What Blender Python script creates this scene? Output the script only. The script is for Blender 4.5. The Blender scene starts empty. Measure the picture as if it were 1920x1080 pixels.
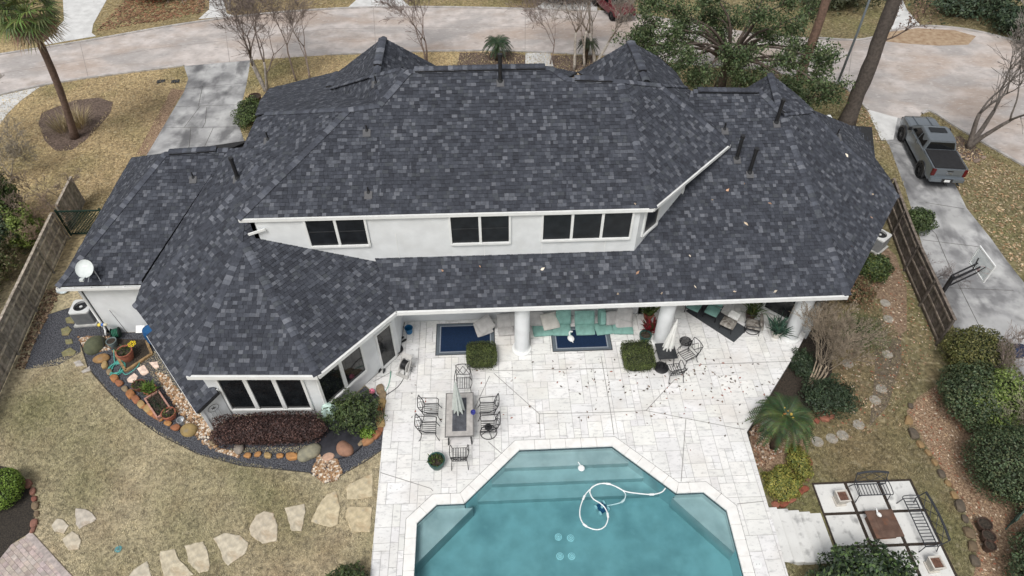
import bpy, bmesh, math, random
import numpy as np
from mathutils import Vector, Matrix
from mathutils.geometry import tessellate_polygon
random.seed(7); np.random.seed(7)
sc = bpy.context.scene
# ---------------------------------------------------------------- camera, world, sun, exposure
CAMH = 25.0; PITCH = math.radians(46.8); YAW = math.radians(2.5); FPX = 1280.0
cd = bpy.data.cameras.new('camera'); cd.sensor_width = 36; cd.lens = 24.0; cd.clip_start = .5; cd.clip_end = 2000
cam = bpy.data.objects.new('camera', cd); sc.collection.objects.link(cam)
cam.location = (0, 0, CAMH); cam.rotation_euler = (math.pi/2-PITCH, 0, -YAW); sc.camera = cam
wd = bpy.data.worlds.new('World'); sc.world = wd; wd.use_nodes = True
SUN_EL, SUN_AZ = math.radians(58), math.radians(205)      # azimuth clockwise from north (+Y)
nt = wd.node_tree; bg = nt.nodes['Background']
sky = nt.nodes.new('ShaderNodeTexSky'); sky.sky_type = 'NISHITA'; sky.sun_disc = False
sky.sun_elevation = SUN_EL; sky.sun_rotation = SUN_AZ; sky.dust_density = 4; sky.air_density = 1.2
hs = nt.nodes.new('ShaderNodeHueSaturation'); hs.inputs['Saturation'].default_value = .22
nt.links.new(sky.outputs[0], hs.inputs['Color']); nt.links.new(hs.outputs[0], bg.inputs[0])
bg.inputs[1].default_value = .095
sl = bpy.data.lights.new('sun', 'SUN'); sl.energy = 1.5; sl.angle = math.radians(18); sl.color = (1, .97, .93)
so = bpy.data.objects.new('sun', sl); sc.collection.objects.link(so)
so.rotation_euler = (math.pi/2-SUN_EL, 0, math.pi-SUN_AZ)
so.location = (0, -20, 60)
sc.view_settings.view_transform = 'Standard'; sc.view_settings.look = 'None'
sc.view_settings.gamma = 1; sc.view_settings.exposure = 0.36
sc.cycles.max_bounces = 6; sc.cycles.transparent_max_bounces = 12
# ---------------------------------------------------------------- survey helpers: a pixel of the survey photo to a point of the place
ct, st = math.cos(PITCH), math.sin(PITCH); cyw, syw = math.cos(YAW), math.sin(YAW)
CAM = Vector((0, 0, CAMH))
def ray(u, v):
    x = (u-960)/FPX; y = (540-v)/FPX
    X, Y, Z = x, ct+y*st, -st+y*ct
    return Vector((X*cyw+Y*syw, -X*syw+Y*cyw, Z))
def gp(u, v, z=0.):
    d = ray(u, v); t = (z-CAMH)/d.z; return Vector((d.x*t, d.y*t, z))
def sm(a, b, x):
    t = min(1, max(0, (x-a)/(b-a))); return t*t*(3-2*t)
def g(x, y):
    return -.05-.45*sm(10.3, 11.1, x)*(1-sm(24, 31, y))
def G(u, v, dz=0.):
    z = 0
    for _ in range(8):
        p = gp(u, v, z); z = g(p.x, p.y)+dz
    return gp(u, v, z)
def onplane(u, v, p, n):
    d = ray(u, v); t = (p-CAM).dot(n)/d.dot(n); return CAM+d*t
def wallpt(u, v, a, b):
    """pixel on the vertical wall through 2D a,b -> (distance along wall, z)"""
    a2 = Vector((a[0], a[1], 0)); b2 = Vector((b[0], b[1], 0)); e = (b2-a2).normalized()
    n = Vector((e.y, -e.x, 0)); p = onplane(u, v, a2, n); return (p-a2).dot(e), p.z
# ---------------------------------------------------------------- object helpers
COL = sc.collection
def tag(o, label=None, cat=None, group=None, kind=None):
    if label: o['label'] = label
    if cat: o['category'] = cat
    if group: o['group'] = group
    if kind: o['kind'] = kind
    return o
def empty(name, loc=(0, 0, 0), rz=0., label=None, cat=None, group=None, kind=None):
    o = bpy.data.objects.new(name, None); COL.objects.link(o); o.location = loc; o.rotation_euler = (0, 0, rz)
    o.empty_display_size = .2
    return tag(o, label, cat, group, kind)
def linkmesh(name, me, mat=None, parent=None, loc=None, rz=0):
    o = bpy.data.objects.new(name, me); COL.objects.link(o)
    if mat and not me.materials: me.materials.append(mat)
    if parent: o.parent = parent
    if loc is not None: o.location = loc
    if rz: o.rotation_euler = (0, 0, rz)
    return o
def copy_tree(o, parent=None):
    c = o.copy(); COL.objects.link(c)
    if parent: c.parent = parent
    for ch in list(o.children):
        copy_tree(ch, c)
    return c
def rotm(rx=0, ry=0, rz=0):
    return Matrix.Rotation(rz, 3, 'Z') @ Matrix.Rotation(ry, 3, 'Y') @ Matrix.Rotation(rx, 3, 'X')
class MB:
    """collects shapes for one mesh object"""
    def __init__(s): s.v = []; s.f = []; s.c = []; s.col = None
    def add(s, vs, fs):
        n = len(s.v); s.v += [tuple(p) for p in vs]
        for f in fs:
            s.f.append(tuple(i+n for i in f)); s.c.append(s.col)
        return s
    def box(s, c, d, rz=0., rx=0., ry=0., taper=1.):
        R = rotm(rx, ry, rz); c = Vector(c); vs = []
        for z in (-.5, .5):
            k = taper if z > 0 else 1
            for x, y in ((-.5, -.5), (.5, -.5), (.5, .5), (-.5, .5)):
                vs.append(c+R @ Vector((x*d[0]*k, y*d[1]*k, z*d[2])))
        return s.add(vs, [(3, 2, 1, 0), (4, 5, 6, 7), (0, 1, 5, 4), (1, 2, 6, 5), (2, 3, 7, 6), (3, 0, 4, 7)])
    def bar(s, a, b, w, h):
        """rectangular bar from a to b (w horizontal width, h other)"""
        a = Vector(a); b = Vector(b); d = (b-a).normalized()
        sx = d.cross(Vector((0, 0, 1)))
        if sx.length < 1e-4: sx = Vector((1, 0, 0))
        sx.normalize(); sy = sx.cross(d)
        vs = [p+sx*i*w/2+sy*j*h/2 for p in (a, b) for i, j in ((-1, -1), (1, -1), (1, 1), (-1, 1))]
        return s.add(vs, [(3, 2, 1, 0), (4, 5, 6, 7), (0, 1, 5, 4), (1, 2, 6, 5), (2, 3, 7, 6), (3, 0, 4, 7)])
    def cyl(s, a, b, r0, r1=None, n=8, cap=True):
        r1 = r0 if r1 is None else r1
        a = Vector(a); b = Vector(b); d = (b-a)
        if d.length < 1e-6: return s
        d.normalize(); x = d.orthogonal().normalized(); y = d.cross(x)
        vs = []
        for p, r in ((a, r0), (b, r1)):
            for i in range(n):
                t = 2*math.pi*i/n; vs.append(p+x*math.cos(t)*r+y*math.sin(t)*r)
        fs = [(i, (i+1) % n, n+(i+1) % n, n+i) for i in range(n)]
        if cap: fs += [tuple(range(n-1, -1, -1)), tuple(range(n, 2*n))]
        return s.add(vs, fs)
    def tube(s, pts, r, n=6, closed=False):
        P = [Vector(p) for p in pts]; m = len(P); vs = []
        rr = r if isinstance(r, (list, tuple)) else [r]*m
        x = None
        for i in range(m):
            if closed: d = P[(i+1) % m]-P[i-1]
            else: d = P[min(i+1, m-1)]-P[max(i-1, 0)]
            if d.length < 1e-9: d = Vector((0, 0, 1))
            d.normalize()
            if x is None: x = d.orthogonal().normalized()
            x = (x-d*x.dot(d))
            x = x.normalized() if x.length > 1e-6 else d.orthogonal().normalized()
            y = d.cross(x)
            for k in range(n):
                t = 2*math.pi*k/n; vs.append(P[i]+(x*math.cos(t)+y*math.sin(t))*rr[i])
        fs = []
        for i in range(m if closed else m-1):
            j = (i+1) % m
            for k in range(n): fs.append((i*n+k, i*n+(k+1) % n, j*n+(k+1) % n, j*n+k))
        if not closed: fs += [tuple(range(n-1, -1, -1)), tuple(range((m-1)*n, m*n))]
        return s.add(vs, fs)
    def lathe(s, prof, c=(0, 0, 0), n=16, close=True):
        c = Vector(c); vs = []; m = len(prof)
        for r, z in prof:
            for i in range(n):
                t = 2*math.pi*i/n; vs.append(c+Vector((r*math.cos(t), r*math.sin(t), z)))
        fs = [(j*n+i, j*n+(i+1) % n, (j+1)*n+(i+1) % n, (j+1)*n+i) for j in range(m-1) for i in range(n)]
        if close: fs += [tuple(range(n-1, -1, -1)), tuple(range((m-1)*n, m*n))]
        return s.add(vs, fs)
    def prism(s, poly, z0, z1):
        n = len(poly); vs = [(p[0], p[1], z0) for p in poly]+[(p[0], p[1], z1) for p in poly]
        return s.add(vs, [tuple(range(n-1, -1, -1)), tuple(range(n, 2*n))]+[(i, (i+1) % n, n+(i+1) % n, n+i) for i in range(n)])
    def blob(s, c, r, seed=0, amp=.2, sub=2, flat=1.):
        """faceted rounded stone"""
        bm = bmesh.new(); bmesh.ops.create_icosphere(bm, subdivisions=sub, radius=1.)
        rnd = random.Random(seed); ph = [(rnd.uniform(-2, 2), rnd.uniform(-2, 2), rnd.uniform(-2, 2), rnd.uniform(0, 6)) for _ in range(4)]
        c = Vector(c); rr = r if hasattr(r, '__len__') else (r, r, r); vs = []
        for v in bm.verts:
            k = 1+sum(math.sin(v.co.x*a*1.3+v.co.y*b*1.3+v.co.z*cc*1.3+d) for a, b, cc, d in ph)*amp/4
            vs.append(c+Vector((v.co.x*rr[0]*k, v.co.y*rr[1]*k, v.co.z*rr[2]*k)))
        fs = [tuple(v.index for v in f.verts) for f in bm.faces]; bm.free()
        return s.add(vs, fs)
    def mesh(s, name, smooth=False):
        me = bpy.data.meshes.new(name); me.from_pydata(s.v, [], s.f)
        if any(c is not None for c in s.c):
            a = me.attributes.new('Col', 'FLOAT_COLOR', 'FACE')
            buf = np.ones((len(s.f), 4), 'f')
            for i, c in enumerate(s.c):
                if c is not None: buf[i, :3] = c
            a.data.foreach_set('color', buf.ravel())
        if smooth is True: me.polygons.foreach_set('use_smooth', [True]*len(me.polygons))
        me.update(); return me
    def build(s, name, mat, parent=None, smooth=False, loc=None, rz=0, bevel=0, **kw):
        me = s.mesh(name, smooth)
        if smooth == 'auto':
            me.polygons.foreach_set('use_smooth', [True]*len(me.polygons))
            bm = bmesh.new(); bm.from_mesh(me)
            for e in bm.edges:
                if len(e.link_faces) == 2 and e.calc_face_angle(0) > .6: e.smooth = False
            bm.to_mesh(me); bm.free()
        if bevel:
            bm = bmesh.new(); bm.from_mesh(me); bmesh.ops.remove_doubles(bm, verts=bm.verts, dist=1e-4)
            bmesh.ops.bevel(bm, geom=list(bm.edges), offset=bevel, segments=2, affect='EDGES', clamp_overlap=True)
            bm.to_mesh(me); bm.free()
        o = linkmesh(name, me, mat, parent, loc, rz)
        return tag(o, **kw) if kw else o
# ---------------------------------------------------------------- polygons
def clip(poly, a, b):
    """keep the part of the 2D polygon left of a->b"""
    out = []; n = len(poly); ex, ey = b[0]-a[0], b[1]-a[1]
    def sd(p): return ex*(p[1]-a[1])-ey*(p[0]-a[0])
    for i in range(n):
        p, q = poly[i], poly[(i+1) % n]; sp, sq = sd(p), sd(q)
        if sp >= 0: out.append(p)
        if (sp > 0 and sq < 0) or (sp < 0 and sq > 0):
            t = sp/(sp-sq); out.append((p[0]+(q[0]-p[0])*t, p[1]+(q[1]-p[1])*t))
    return out
def area(p): return .5*sum(p[i][0]*p[(i+1) % len(p)][1]-p[(i+1) % len(p)][0]*p[i][1] for i in range(len(p)))
def clipconv(poly, conv):
    for i in range(len(conv)):
        poly = clip(poly, conv[i], conv[(i+1) % len(conv)])
        if len(poly) < 3: return []
    return poly
def ccw(p): return p if area(p) > 0 else p[::-1]
def inside(p, poly):
    c = False; n = len(poly)
    for i in range(n):
        a, b = poly[i], poly[(i+1) % n]
        if (a[1] > p[1]) != (b[1] > p[1]) and p[0] < (b[0]-a[0])*(p[1]-a[1])/(b[1]-a[1])+a[0]: c = not c
    return c
def inset(poly, d):
    """convex CCW polygon moved inwards by d"""
    n = len(poly); out = poly
    for i in range(n):
        a, b = poly[i], poly[(i+1) % n]; L = math.hypot(b[0]-a[0], b[1]-a[1])
        if L < 1e-6: continue
        nx, ny = -(b[1]-a[1])/L*d, (b[0]-a[0])/L*d
        out = clip(out, (a[0]+nx, a[1]+ny), (b[0]+nx, b[1]+ny))
        if len(out) < 3: return []
    return out
def smoothline(pts, k=6, closed=False):
    """Catmull-Rom through points"""
    P = [Vector(p) for p in pts]; n = len(P); out = []
    for i in range(n if closed else n-1):
        p1, p2 = P[i], P[(i+1) % n]
        p0 = P[i-1] if (i > 0 or closed) else p1*2-p2
        p3 = P[(i+2) % n] if (i+2 < n or closed) else p2*2-p1
        for j in range(k):
            t = j/k
            out.append(.5*((2*p1)+(p2-p0)*t+(2*p0-5*p1+4*p2-p3)*t*t+(3*p1-p0-3*p2+p3)*t**3))
    if not closed: out.append(P[-1])
    return out
# ---------------------------------------------------------------- materials
def lk(nt, a, b): nt.links.new(a, b)
MATS = {}
def M(name, col, rough=.8, var=.18, scale=6., bump=.25, bscale=40., spec=.3, col2=None, metal=0., attr=False, detail=6., dist=.02, coord='Object', ramp=(.35, .65)):
    if name in MATS: return MATS[name]
    m = bpy.data.materials.new(name); m.use_nodes = True; nt = m.node_tree; N = nt.nodes
    b = N['Principled BSDF']; b.inputs['Roughness'].default_value = rough; b.inputs['Metallic'].default_value = metal
    b.inputs['Specular IOR Level'].default_value = spec
    tc = N.new('ShaderNodeTexCoord'); n1 = N.new('ShaderNodeTexNoise'); n1.inputs['Scale'].default_value = scale; n1.inputs['Detail'].default_value = detail
    lk(nt, tc.outputs[coord], n1.inputs['Vector'])
    rp = N.new('ShaderNodeValToRGB'); lk(nt, n1.outputs['Fac'], rp.inputs['Fac'])
    c1 = [c*(1-var) for c in col] if col2 is None else col
    c2 = [min(1, c*(1+var)) for c in col] if col2 is None else col2
    e = rp.color_ramp.elements; e[0].position, e[1].position = ramp
    e[0].color = (*c1, 1); e[1].color = (*c2, 1)
    out = rp.outputs['Color']
    if attr:
        at = N.new('ShaderNodeAttribute'); at.attribute_name = 'Col'
        mx = N.new('ShaderNodeMix'); mx.data_type = 'RGBA'; mx.blend_type = 'MULTIPLY'; mx.inputs['Factor'].default_value = 1
        lk(nt, at.outputs['Color'], mx.inputs['A']); lk(nt, out, mx.inputs['B']); out = mx.outputs['Result']
    lk(nt, out, b.inputs['Base Color'])
    if bump:
        n2 = N.new('ShaderNodeTexNoise'); n2.inputs['Scale'].default_value = bscale; n2.inputs['Detail'].default_value = 4
        lk(nt, tc.outputs[coord], n2.inputs['Vector'])
        bp = N.new('ShaderNodeBump'); bp.inputs['Strength'].default_value = bump; bp.inputs['Distance'].default_value = dist
        lk(nt, n2.outputs['Fac'], bp.inputs['Height']); lk(nt, bp.outputs['Normal'], b.inputs['Normal'])
    MATS[name] = m; return m
def overlay(m, col, scale, lo, hi, strength=1., seed=0., aspect=(1, 1, 1), coord='Object', detail=8.):
    """lay stains of one colour, shaped by noise, over a material"""
    nt = m.node_tree; N = nt.nodes; b = N['Principled BSDF']; src = b.inputs['Base Color'].links[0].from_socket
    tc = N.new('ShaderNodeTexCoord'); mp = N.new('ShaderNodeMapping'); mp.inputs['Location'].default_value = (seed, seed*.7, 0); mp.inputs['Scale'].default_value = aspect
    lk(nt, tc.outputs[coord], mp.inputs[0])
    n = N.new('ShaderNodeTexNoise'); n.inputs['Scale'].default_value = scale; n.inputs['Detail'].default_value = detail; lk(nt, mp.outputs[0], n.inputs['Vector'])
    r = N.new('ShaderNodeMapRange'); r.inputs['From Min'].default_value = lo; r.inputs['From Max'].default_value = hi; r.inputs['To Max'].default_value = strength
    lk(nt, n.outputs['Fac'], r.inputs['Value'])
    mx = N.new('ShaderNodeMix'); mx.data_type = 'RGBA'; lk(nt, r.outputs[0], mx.inputs['Factor'])
    lk(nt, src, mx.inputs['A']); mx.inputs['B'].default_value = (*col, 1); lk(nt, mx.outputs['Result'], b.inputs['Base Color'])
    return m
def leafmat(name, c1, c2, scale=3.):
    m = M(name, c1, rough=.6, col2=c2, scale=scale, bump=0, spec=.3, attr=True, ramp=(.3, .7))
    b = m.node_tree.nodes['Principled BSDF']
    return m
white = M('white_paint', (.78, .79, .78), rough=.5, var=.04, scale=3, bump=.05)
wallm = M('wall_paint', (.74, .76, .77), rough=.8, var=.05, scale=2, bump=.15, bscale=60)
overlay(wallm, (.6, .61, .6), 1.2, .5, .8, .5)
glass = M('dark_glass', (.012, .014, .016), rough=.06, var=.3, scale=2, bump=.02, bscale=2, spec=.5)
screen = M('window_screen', (.014, .016, .019), rough=.3, var=.3, scale=3, bump=.05, bscale=200, spec=.3)
blackm = M('black_metal', (.02, .02, .022), rough=.4, var=.3, scale=20, bump=.1, spec=.5)
darkm = M('dark_plastic', (.035, .037, .04), rough=.5, var=.2, scale=10, bump=.1)
shing = M('asphalt_shingle', (1, 1, 1), rough=.9, var=.22, scale=9, bump=.7, bscale=160, spec=.2, attr=True, dist=.006)
deckm = M('roof_deck', (.03, .031, .034), rough=.95, var=.2)
soil = M('dark_soil', (.028, .024, .02), rough=.95, col2=(.07, .055, .042), scale=14, bump=.9, bscale=30, dist=.04)
steel = M('galvanised_steel', (.5, .52, .54), rough=.35, var=.15, scale=8, bump=.05, metal=.6)
# ================================================================ HOUSE
house = empty('house', (0, 0, 0), 0, 'white two storey house under a dark charcoal shingle roof', 'house')
roof = empty('roof'); roof.parent = house
PIT = .52; ZE, ZU = 3.5, 7.05
V = {}
def pp_(p):
    X = p.x*cyw-p.y*syw; Y = p.x*syw+p.y*cyw; Z = p.z-CAMH; f = Y*ct-Z*st; return (960+FPX*X/f, 540-FPX*(Y*st+Z*ct)/f)
def plane3(a, b, c):
    n = (b-a).cross(c-a).normalized()
    return (a, n if n.z > 0 else -n)
def eaveplane(a, b, pitch):
    """plane through the horizontal line a-b rising to the left of a->b"""
    e = (b-a); e.z = 0; e.normalize(); up = Vector((-e.y, e.x, 0))
    return plane3(a, b, a+up+Vector((0, 0, pitch)))
def on(pl, *uv): return onplane(uv[0], uv[1], pl[0], pl[1])
PX = dict(E1=(447, 410), E2=(1225, 390), H1=(1162, 152), R2=(1062, 148), R1=(1032, 127), R0=(768, 133), J1=(712, 197), J0=(655, 205))
E1, E2, E3 = gp(447, 410, ZU), gp(1225, 390, ZU), gp(1368, 270, ZU)
UF = eaveplane(E1, E2, PIT)
for k in ('H1', 'R2', 'R1', 'R0', 'J1', 'J0'): V[k] = on(UF, *PX[k])
faces = []     # (name, [3D points], group)
def face(*pts): faces.append([Vector(p) for p in pts])
face(E1, E2, V['H1'], V['R2'], V['R1'], V['R0'], V['J1'], V['J0'])       # split below (concave): handled by convex pieces
faces.pop()
def onUF(u, v): return on(UF, u, v)
m1 = onUF(712, 403)
mB = onUF(768, 401.5)
mC = onUF(1062, 394)
face(E1, m1, V['J1'], V['J0'])
face(m1, mB, V['R0'], V['J1'])
face(mB, onUF(1032, 395), V['R1'], V['R0'])
face(onUF(1032, 395), mC, V['R2'], V['R1'])
face(mC, E2, V['H1'], V['R2'])
UD = plane3(E2, E3, V['H1']); T = on(UD, 1236, 160)
face(E2, E3, T, V['H1'])
E4 = gp(1308, 180, ZU)
UE = plane3(T, E3, E4); T2 = on(UE, 1284, 163)
face(E3, on(UE, 1345, 212), E4, T2, T)
# right north gable
NRq = on(UD, 1212, 151); zr = NRq.z; NRp = gp(1181, 78, zr)
ne1, ne2 = gp(1234, 109, zr-1.5), gp(1268, 137, zr-2.3)
_p = plane3(NRp, NRq, T2); face(NRp, NRq, on(_p, 1236, 161), T2, on(_p, 1268, 137), on(_p, 1236, 108))
NW1 = gp(1083, 136, zr-2.3)
_p = plane3(NRp, NRq, NW1); face(NRp, NW1, on(_p, 1113, 148), on(_p, 1168, 154), NRq)
# back slopes (north side, seen at a grazing angle)
zb = V['R1'].z
face(V['R1'], V['R2'], NW1, gp(1050, 131, zb-1.0))
# west faces
B0, B1, B2, B3 = gp(252, 575, ZE), gp(350, 703, ZE), gp(595, 703, ZE), gp(742, 583, ZE)
BS = eaveplane(B1, B2, PIT); AP = on(BS, 457, 456); SW = plane3(B0, B1, AP); A2 = on(SW, 485, 311)
W1 = plane3(E1, V['J0'], A2); Wl = on(W1, 455, 276)
Hq = on(W1, 500, 213); We = on(W1, 480, 222)
def hitpl(p, q, pl, k=.0):
    d = q-p; t_ = (pl[0]-p).dot(pl[1])/d.dot(pl[1]); return p+d*(t_+k)
Nw = gp(505, 166, ZE+.2)
W2 = plane3(V['J0'], Hq, Nw)
q1 = on(W2, 617, 167); q2 = on(W2, 633, 136)
face(V['J0'], q1, q2, Nw, on(W2, 488, 188), We+Vector((0, 0, -.02)), Hq)
q3 = gp(697, 143, V['R0'].z-.75); q4 = gp(752, 129, V['R0'].z-.1)
face(V['J0'], V['J1'], q1)
face(V['J1'], q3, q1)
face(V['J1'], V['R0'], q4)
face(V['J1'], q4, q3)
# left north gable
zl = q3.z+.15
NLp, NLq = gp(719, 71, zl), gp(705, 139, zl)
_w = gp(633, 136, q2.z); _p = plane3(NLp, NLq, _w); face(NLp, _w, on(_p, 697, 143), NLq)
_e = gp(818, 124, zl-2.); _p = plane3(NLp, NLq, _e); face(NLp, _e, on(_p, 775, 130), on(_p, 752, 132), NLq)
face(q1, q3, _w)
# left wing
a, b = gp(108, 537, ZE), gp(266, 533, ZE)
LW = eaveplane(a, b, PIT)
LWr0, LWr1 = on(LW, 310, 288), on(LW, 500, 275)
LWr1 = hitpl(LWr0, LWr1, W1, .01)
face(a, b, on(LW, 266, 525), LWr1, LWr0)
face(a, LWr0, gp(247, 296, ZE))
face(LWr0, LWr1, gp(470, 262, ZE+1.4), gp(247, 296, ZE))
# bay
face(B1, B2, AP)
print('A2', A2, 'LWr1', LWr1, pp_(A2), pp_(LWr1), 'Wl', Wl)
face(E1, V['J0'], Hq, We, Wl, LWr1, A2)
SE = plane3(B2, B3, AP); rd_ = SW[1].cross(SE[1]).normalized(); rd_ = rd_ if rd_.y > 0 else -rd_; R5 = AP+rd_*1.5
face(B0, B1, AP, R5, A2)
SE = plane3(B2, B3, AP)
BW = plane3(B0, A2, b)
face(B0, A2, b)
face(A2, LWr1, b)
# main lower front
Q = gp(1590, 553, ZE)
LF = eaveplane(B3, Q, PIT)
vl = on(LF, 697, 470)
face(B2, B3, vl, AP+Vector((.3, .4, .15)), AP)
faces[-1] = [B2, B3, on(SE, 697, 470), on(SE, 560, 420), R5, AP]
md = on(LF, 1215, 567)
face(B3, md, on(LF, 1198, 455), vl)
K0, K = on(LF, 1424, 170), on(LF, 1466, 214)
face(md, Q, K, K0, on(LF, 1296, 170), on(LF, 1198, 455))
R3 = gp(1684, 368, ZE)
RD = plane3(Q, R3, K); T3 = on(RD, 1517, 209)
face(Q, R3, T3, K)
RE = plane3(T3, R3, gp(1606, 245, ZE))
face(T3, R3, on(RE, 1668, 335), on(RE, 1606, 250), on(RE, 1590, 234), on(RE, 1527, 208))
# small north-east gable
Gq = on(LF, 1463, 203); zg = Gq.z; Gp = gp(1445, 139, zg)
_p = plane3(Gp, Gq, T3); face(Gp, Gq, on(_p, 1472, 211), T3, on(_p, 1528, 210), on(_p, 1500, 183))
_w = gp(1397, 167, zg-1.2); _p = plane3(Gp, Gq, _w); face(Gp, _w, on(_p, 1424, 172), on(_p, 1468, 214), Gq)
# shed roof of the fireplace bump-out beside the bay
X0_, X1_ = Vector((-15.25, 19.75, 1.62)), Vector((-11.98, 15.62, 1.62)); XP = eaveplane(X0_, X1_, .42)
xe = (X1_-X0_).normalized(); xn = Vector((-xe.y, xe.x, 0))*1.05+Vector((0, 0, 1.05*.42))
face(X0_, X1_, X1_+xn, X0_+xn)
# low porch roof on the east side
pz = 3.1
face(gp(1642, 306, pz), gp(1635, 238, pz), gp(1588, 235, pz+1.), gp(1604, 305, pz+1.))
# ---- shingles
PAL = [((.047, .051, .063), 11), ((.055, .060, .074), 9), ((.068, .074, .090), 6), ((.096, .103, .121), 4.8), ((.124, .131, .150), 1.9), ((.039, .042, .052), 4), ((.063, .069, .079), 2)]
rs = random.Random(3)
def pal():
    c = rs.choices([p for p, _ in PAL], [w for _, w in PAL])[0]; k = rs.uniform(1.02, 1.22); return tuple(x*k for x in c)
EXP = .165
tabs = []      # (distance, verts, faces, colour)
def shingle_face(P):
    n = Vector((0, 0, 0))
    for i in range(len(P)): n += P[i].cross(P[(i+1) % len(P)])
    n.normalize()
    if n.z < 0: n = -n; P = P[::-1]
    ux = Vector((0, 0, 1)).cross(n)
    ux = ux.normalized() if ux.length > 1e-4 else Vector((1, 0, 0))
    vy = n.cross(ux)
    o = min(P, key=lambda p: p.z); L = [((p-o).dot(ux), (p-o).dot(vy)) for p in P]; L = ccw(L)
    v0, v1 = min(l[1] for l in L), max(l[1] for l in L); u0, u1 = min(l[0] for l in L), max(l[0] for l in L)
    cvx = all((L[i][0]-L[i-1][0])*(L[(i+1) % len(L)][1]-L[i][1])-(L[i][1]-L[i-1][1])*(L[(i+1) % len(L)][0]-L[i][0]) > -1e-6 for i in range(len(L)))
    pieces = [L] if cvx else [ccw([L[i] for i in t]) for t in tessellate_polygon([[Vector((p[0], p[1], 0)) for p in L]])]
    r = 0; v = v0-.02
    while v < v1:
        u = u0-rs.uniform(0, .3)
        while u < u1:
            w = rs.choice((.15, .17, .19, .21, .24)); 
            th = rs.choice((.012, .018, .028)); pc = pal()
            for L_ in pieces:
                c = clipconv([(u, v), (u+w-.006, v), (u+w-.006, v+EXP+.01), (u, v+EXP+.01)], L_)
                if len(c) < 3 or abs(area(c)) < .0008: continue
                m = len(c)
                top = [o+ux*p[0]+vy*p[1]+n*(.012+th*(1-.85*(p[1]-v)/EXP)) for p in c]
                bot = [o+ux*p[0]+vy*p[1] for p in c]
                fs = [tuple(range(m))]+[(m+i, m+(i+1) % m, (i+1) % m, i) for i in range(m)]
                tabs.append(((top[0]-CAM).length, top+bot, fs, pc, m))
            u += w
        v += EXP; r += 1
    dk = MB(); m = len(P)
    dk.add([p-n*.004 for p in P]+[p-n*.16 for p in P], [tuple(range(m)), tuple(range(2*m-1, m-1, -1))]+[(m+i, m+(i+1) % m, (i+1) % m, i) for i in range(m)])
    dk.build('roof_deck', deckm, roof)
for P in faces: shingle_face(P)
tabs.sort(key=lambda t: t[0])
near = [t for t in tabs if t[4] == 4][:300]; ids = set(id(t) for t in near)
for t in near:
    b_ = MB(); b_.col = t[3]; b_.add(t[1], t[2]); b_.c[1:] = [tuple(x*.35 for x in t[3])]*(len(b_.c)-1); b_.build('shingle', shing, roof)  # side faces darkened: dark asphalt edge plus painted-in shadow line of each course
rest = MB()
for t in tabs:
    if id(t) not in ids:
        k0 = len(rest.f); rest.col = t[3]; rest.add(t[1], t[2]); dk_ = tuple(x*.35 for x in t[3])  # same darker sides: asphalt edge and course shadow put into the colour
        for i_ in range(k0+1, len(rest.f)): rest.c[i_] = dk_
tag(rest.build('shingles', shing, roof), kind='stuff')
print('tabs', len(tabs))
# ---- hip and ridge caps
caps = []
def caprow(a, b, drop=None, w=.17, lift=.06):
    a = Vector(a); b = Vector(b)
    if drop is None: drop = .06 if abs((b-a).normalized().z) > .1 else .085
    if a.z > b.z: a, b = b, a
    d = b-a; L = d.length; d.normalize(); s = d.cross(Vector((0, 0, 1))).normalized(); n = s.cross(d)
    k = max(1, int(L/.2)); 
    for i in range(k):
        p, q = a+d*(L*i/k-.03), a+d*(L*(i+1)/k+.01); h0, h1 = lift+.022, lift
        col = tuple(x*1.25 for x in pal())
        m = MB(); m.col = col
        vs = []
        for pt, h in ((p, h0), (q, h1)):
            for sx, dz in ((-w, -drop), (-.04, -.01), (.04, -.01), (w, -drop)): vs.append(pt+s*sx+n*(h+dz))
            for sx, dz in ((-w, -drop-.03), (w, -drop-.03)): vs.append(pt+s*sx+n*(h+dz))
        m.add(vs, [(0, 6, 7, 1), (1, 7, 8, 2), (2, 8, 9, 3), (4, 0, 1, 2, 3, 5), (4, 10, 6, 0), (3, 9, 11, 5)])
        caps.append(((p-CAM).length, m))
def vent(a, b):
    """raised ridge vent with a dark gap under its cap"""
    a = Vector(a); b = Vector(b); d = (b-a).normalized(); s = d.cross(Vector((0, 0, 1))).normalized()
    m = MB(); m.bar(a+Vector((0, 0, .07)), b+Vector((0, 0, .07)), .34, .10); m.build('ridge_vent', blackm, roof)
    caprow(a, b, drop=.05, w=.19, lift=.15)
up = Vector((0, 0, .0))
for a_, b_ in ((E1, V['J0']), (V['J0'], V['J1']), (V['J1'], V['R0']), (V['R0'], V['R1']), (V['R1'], V['R2']), (V['R2'], V['H1']), (E2, V['H1']), (V['H1'], T), (E3, T), (V['J0'], Hq),
               (q1, q3), (q3, q4), (a, LWr0), (LWr0, LWr1), (B1, AP), (B2, AP), (B0, A2), (K, K0), (K0, on(LF, 1300, 170)), (Q, K), (K, T3), (R3, T3), (NLp, NLq), (NRp, NRq), (Gp, Gq), (T, T2)):
    caprow(a_, b_)
def lerp(p, q, t): return p+(q-p)*t
vent(lerp(V['R0'], V['R1'], .04), lerp(V['R0'], V['R1'], .96))
vent(lerp(V['R2'], V['H1'], .15), lerp(V['R2'], V['H1'], .85))
vent(lerp(LWr0, LWr1, .08), lerp(LWr0, LWr1, .82))
vent(on(LF, 1308, 171), on(LF, 1420, 172.5))
vent(lerp(NLp, NLq, .08), lerp(NLp, NLq, .8)); vent(lerp(NRp, NRq, .06), lerp(NRp, NRq, .8))
vent(lerp(q1, q2, .05), lerp(q1, q2, .9))
caps.sort(key=lambda t: t[0])
for d_, m in caps[:300]: m.build('ridge_cap', shing, roof)
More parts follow.
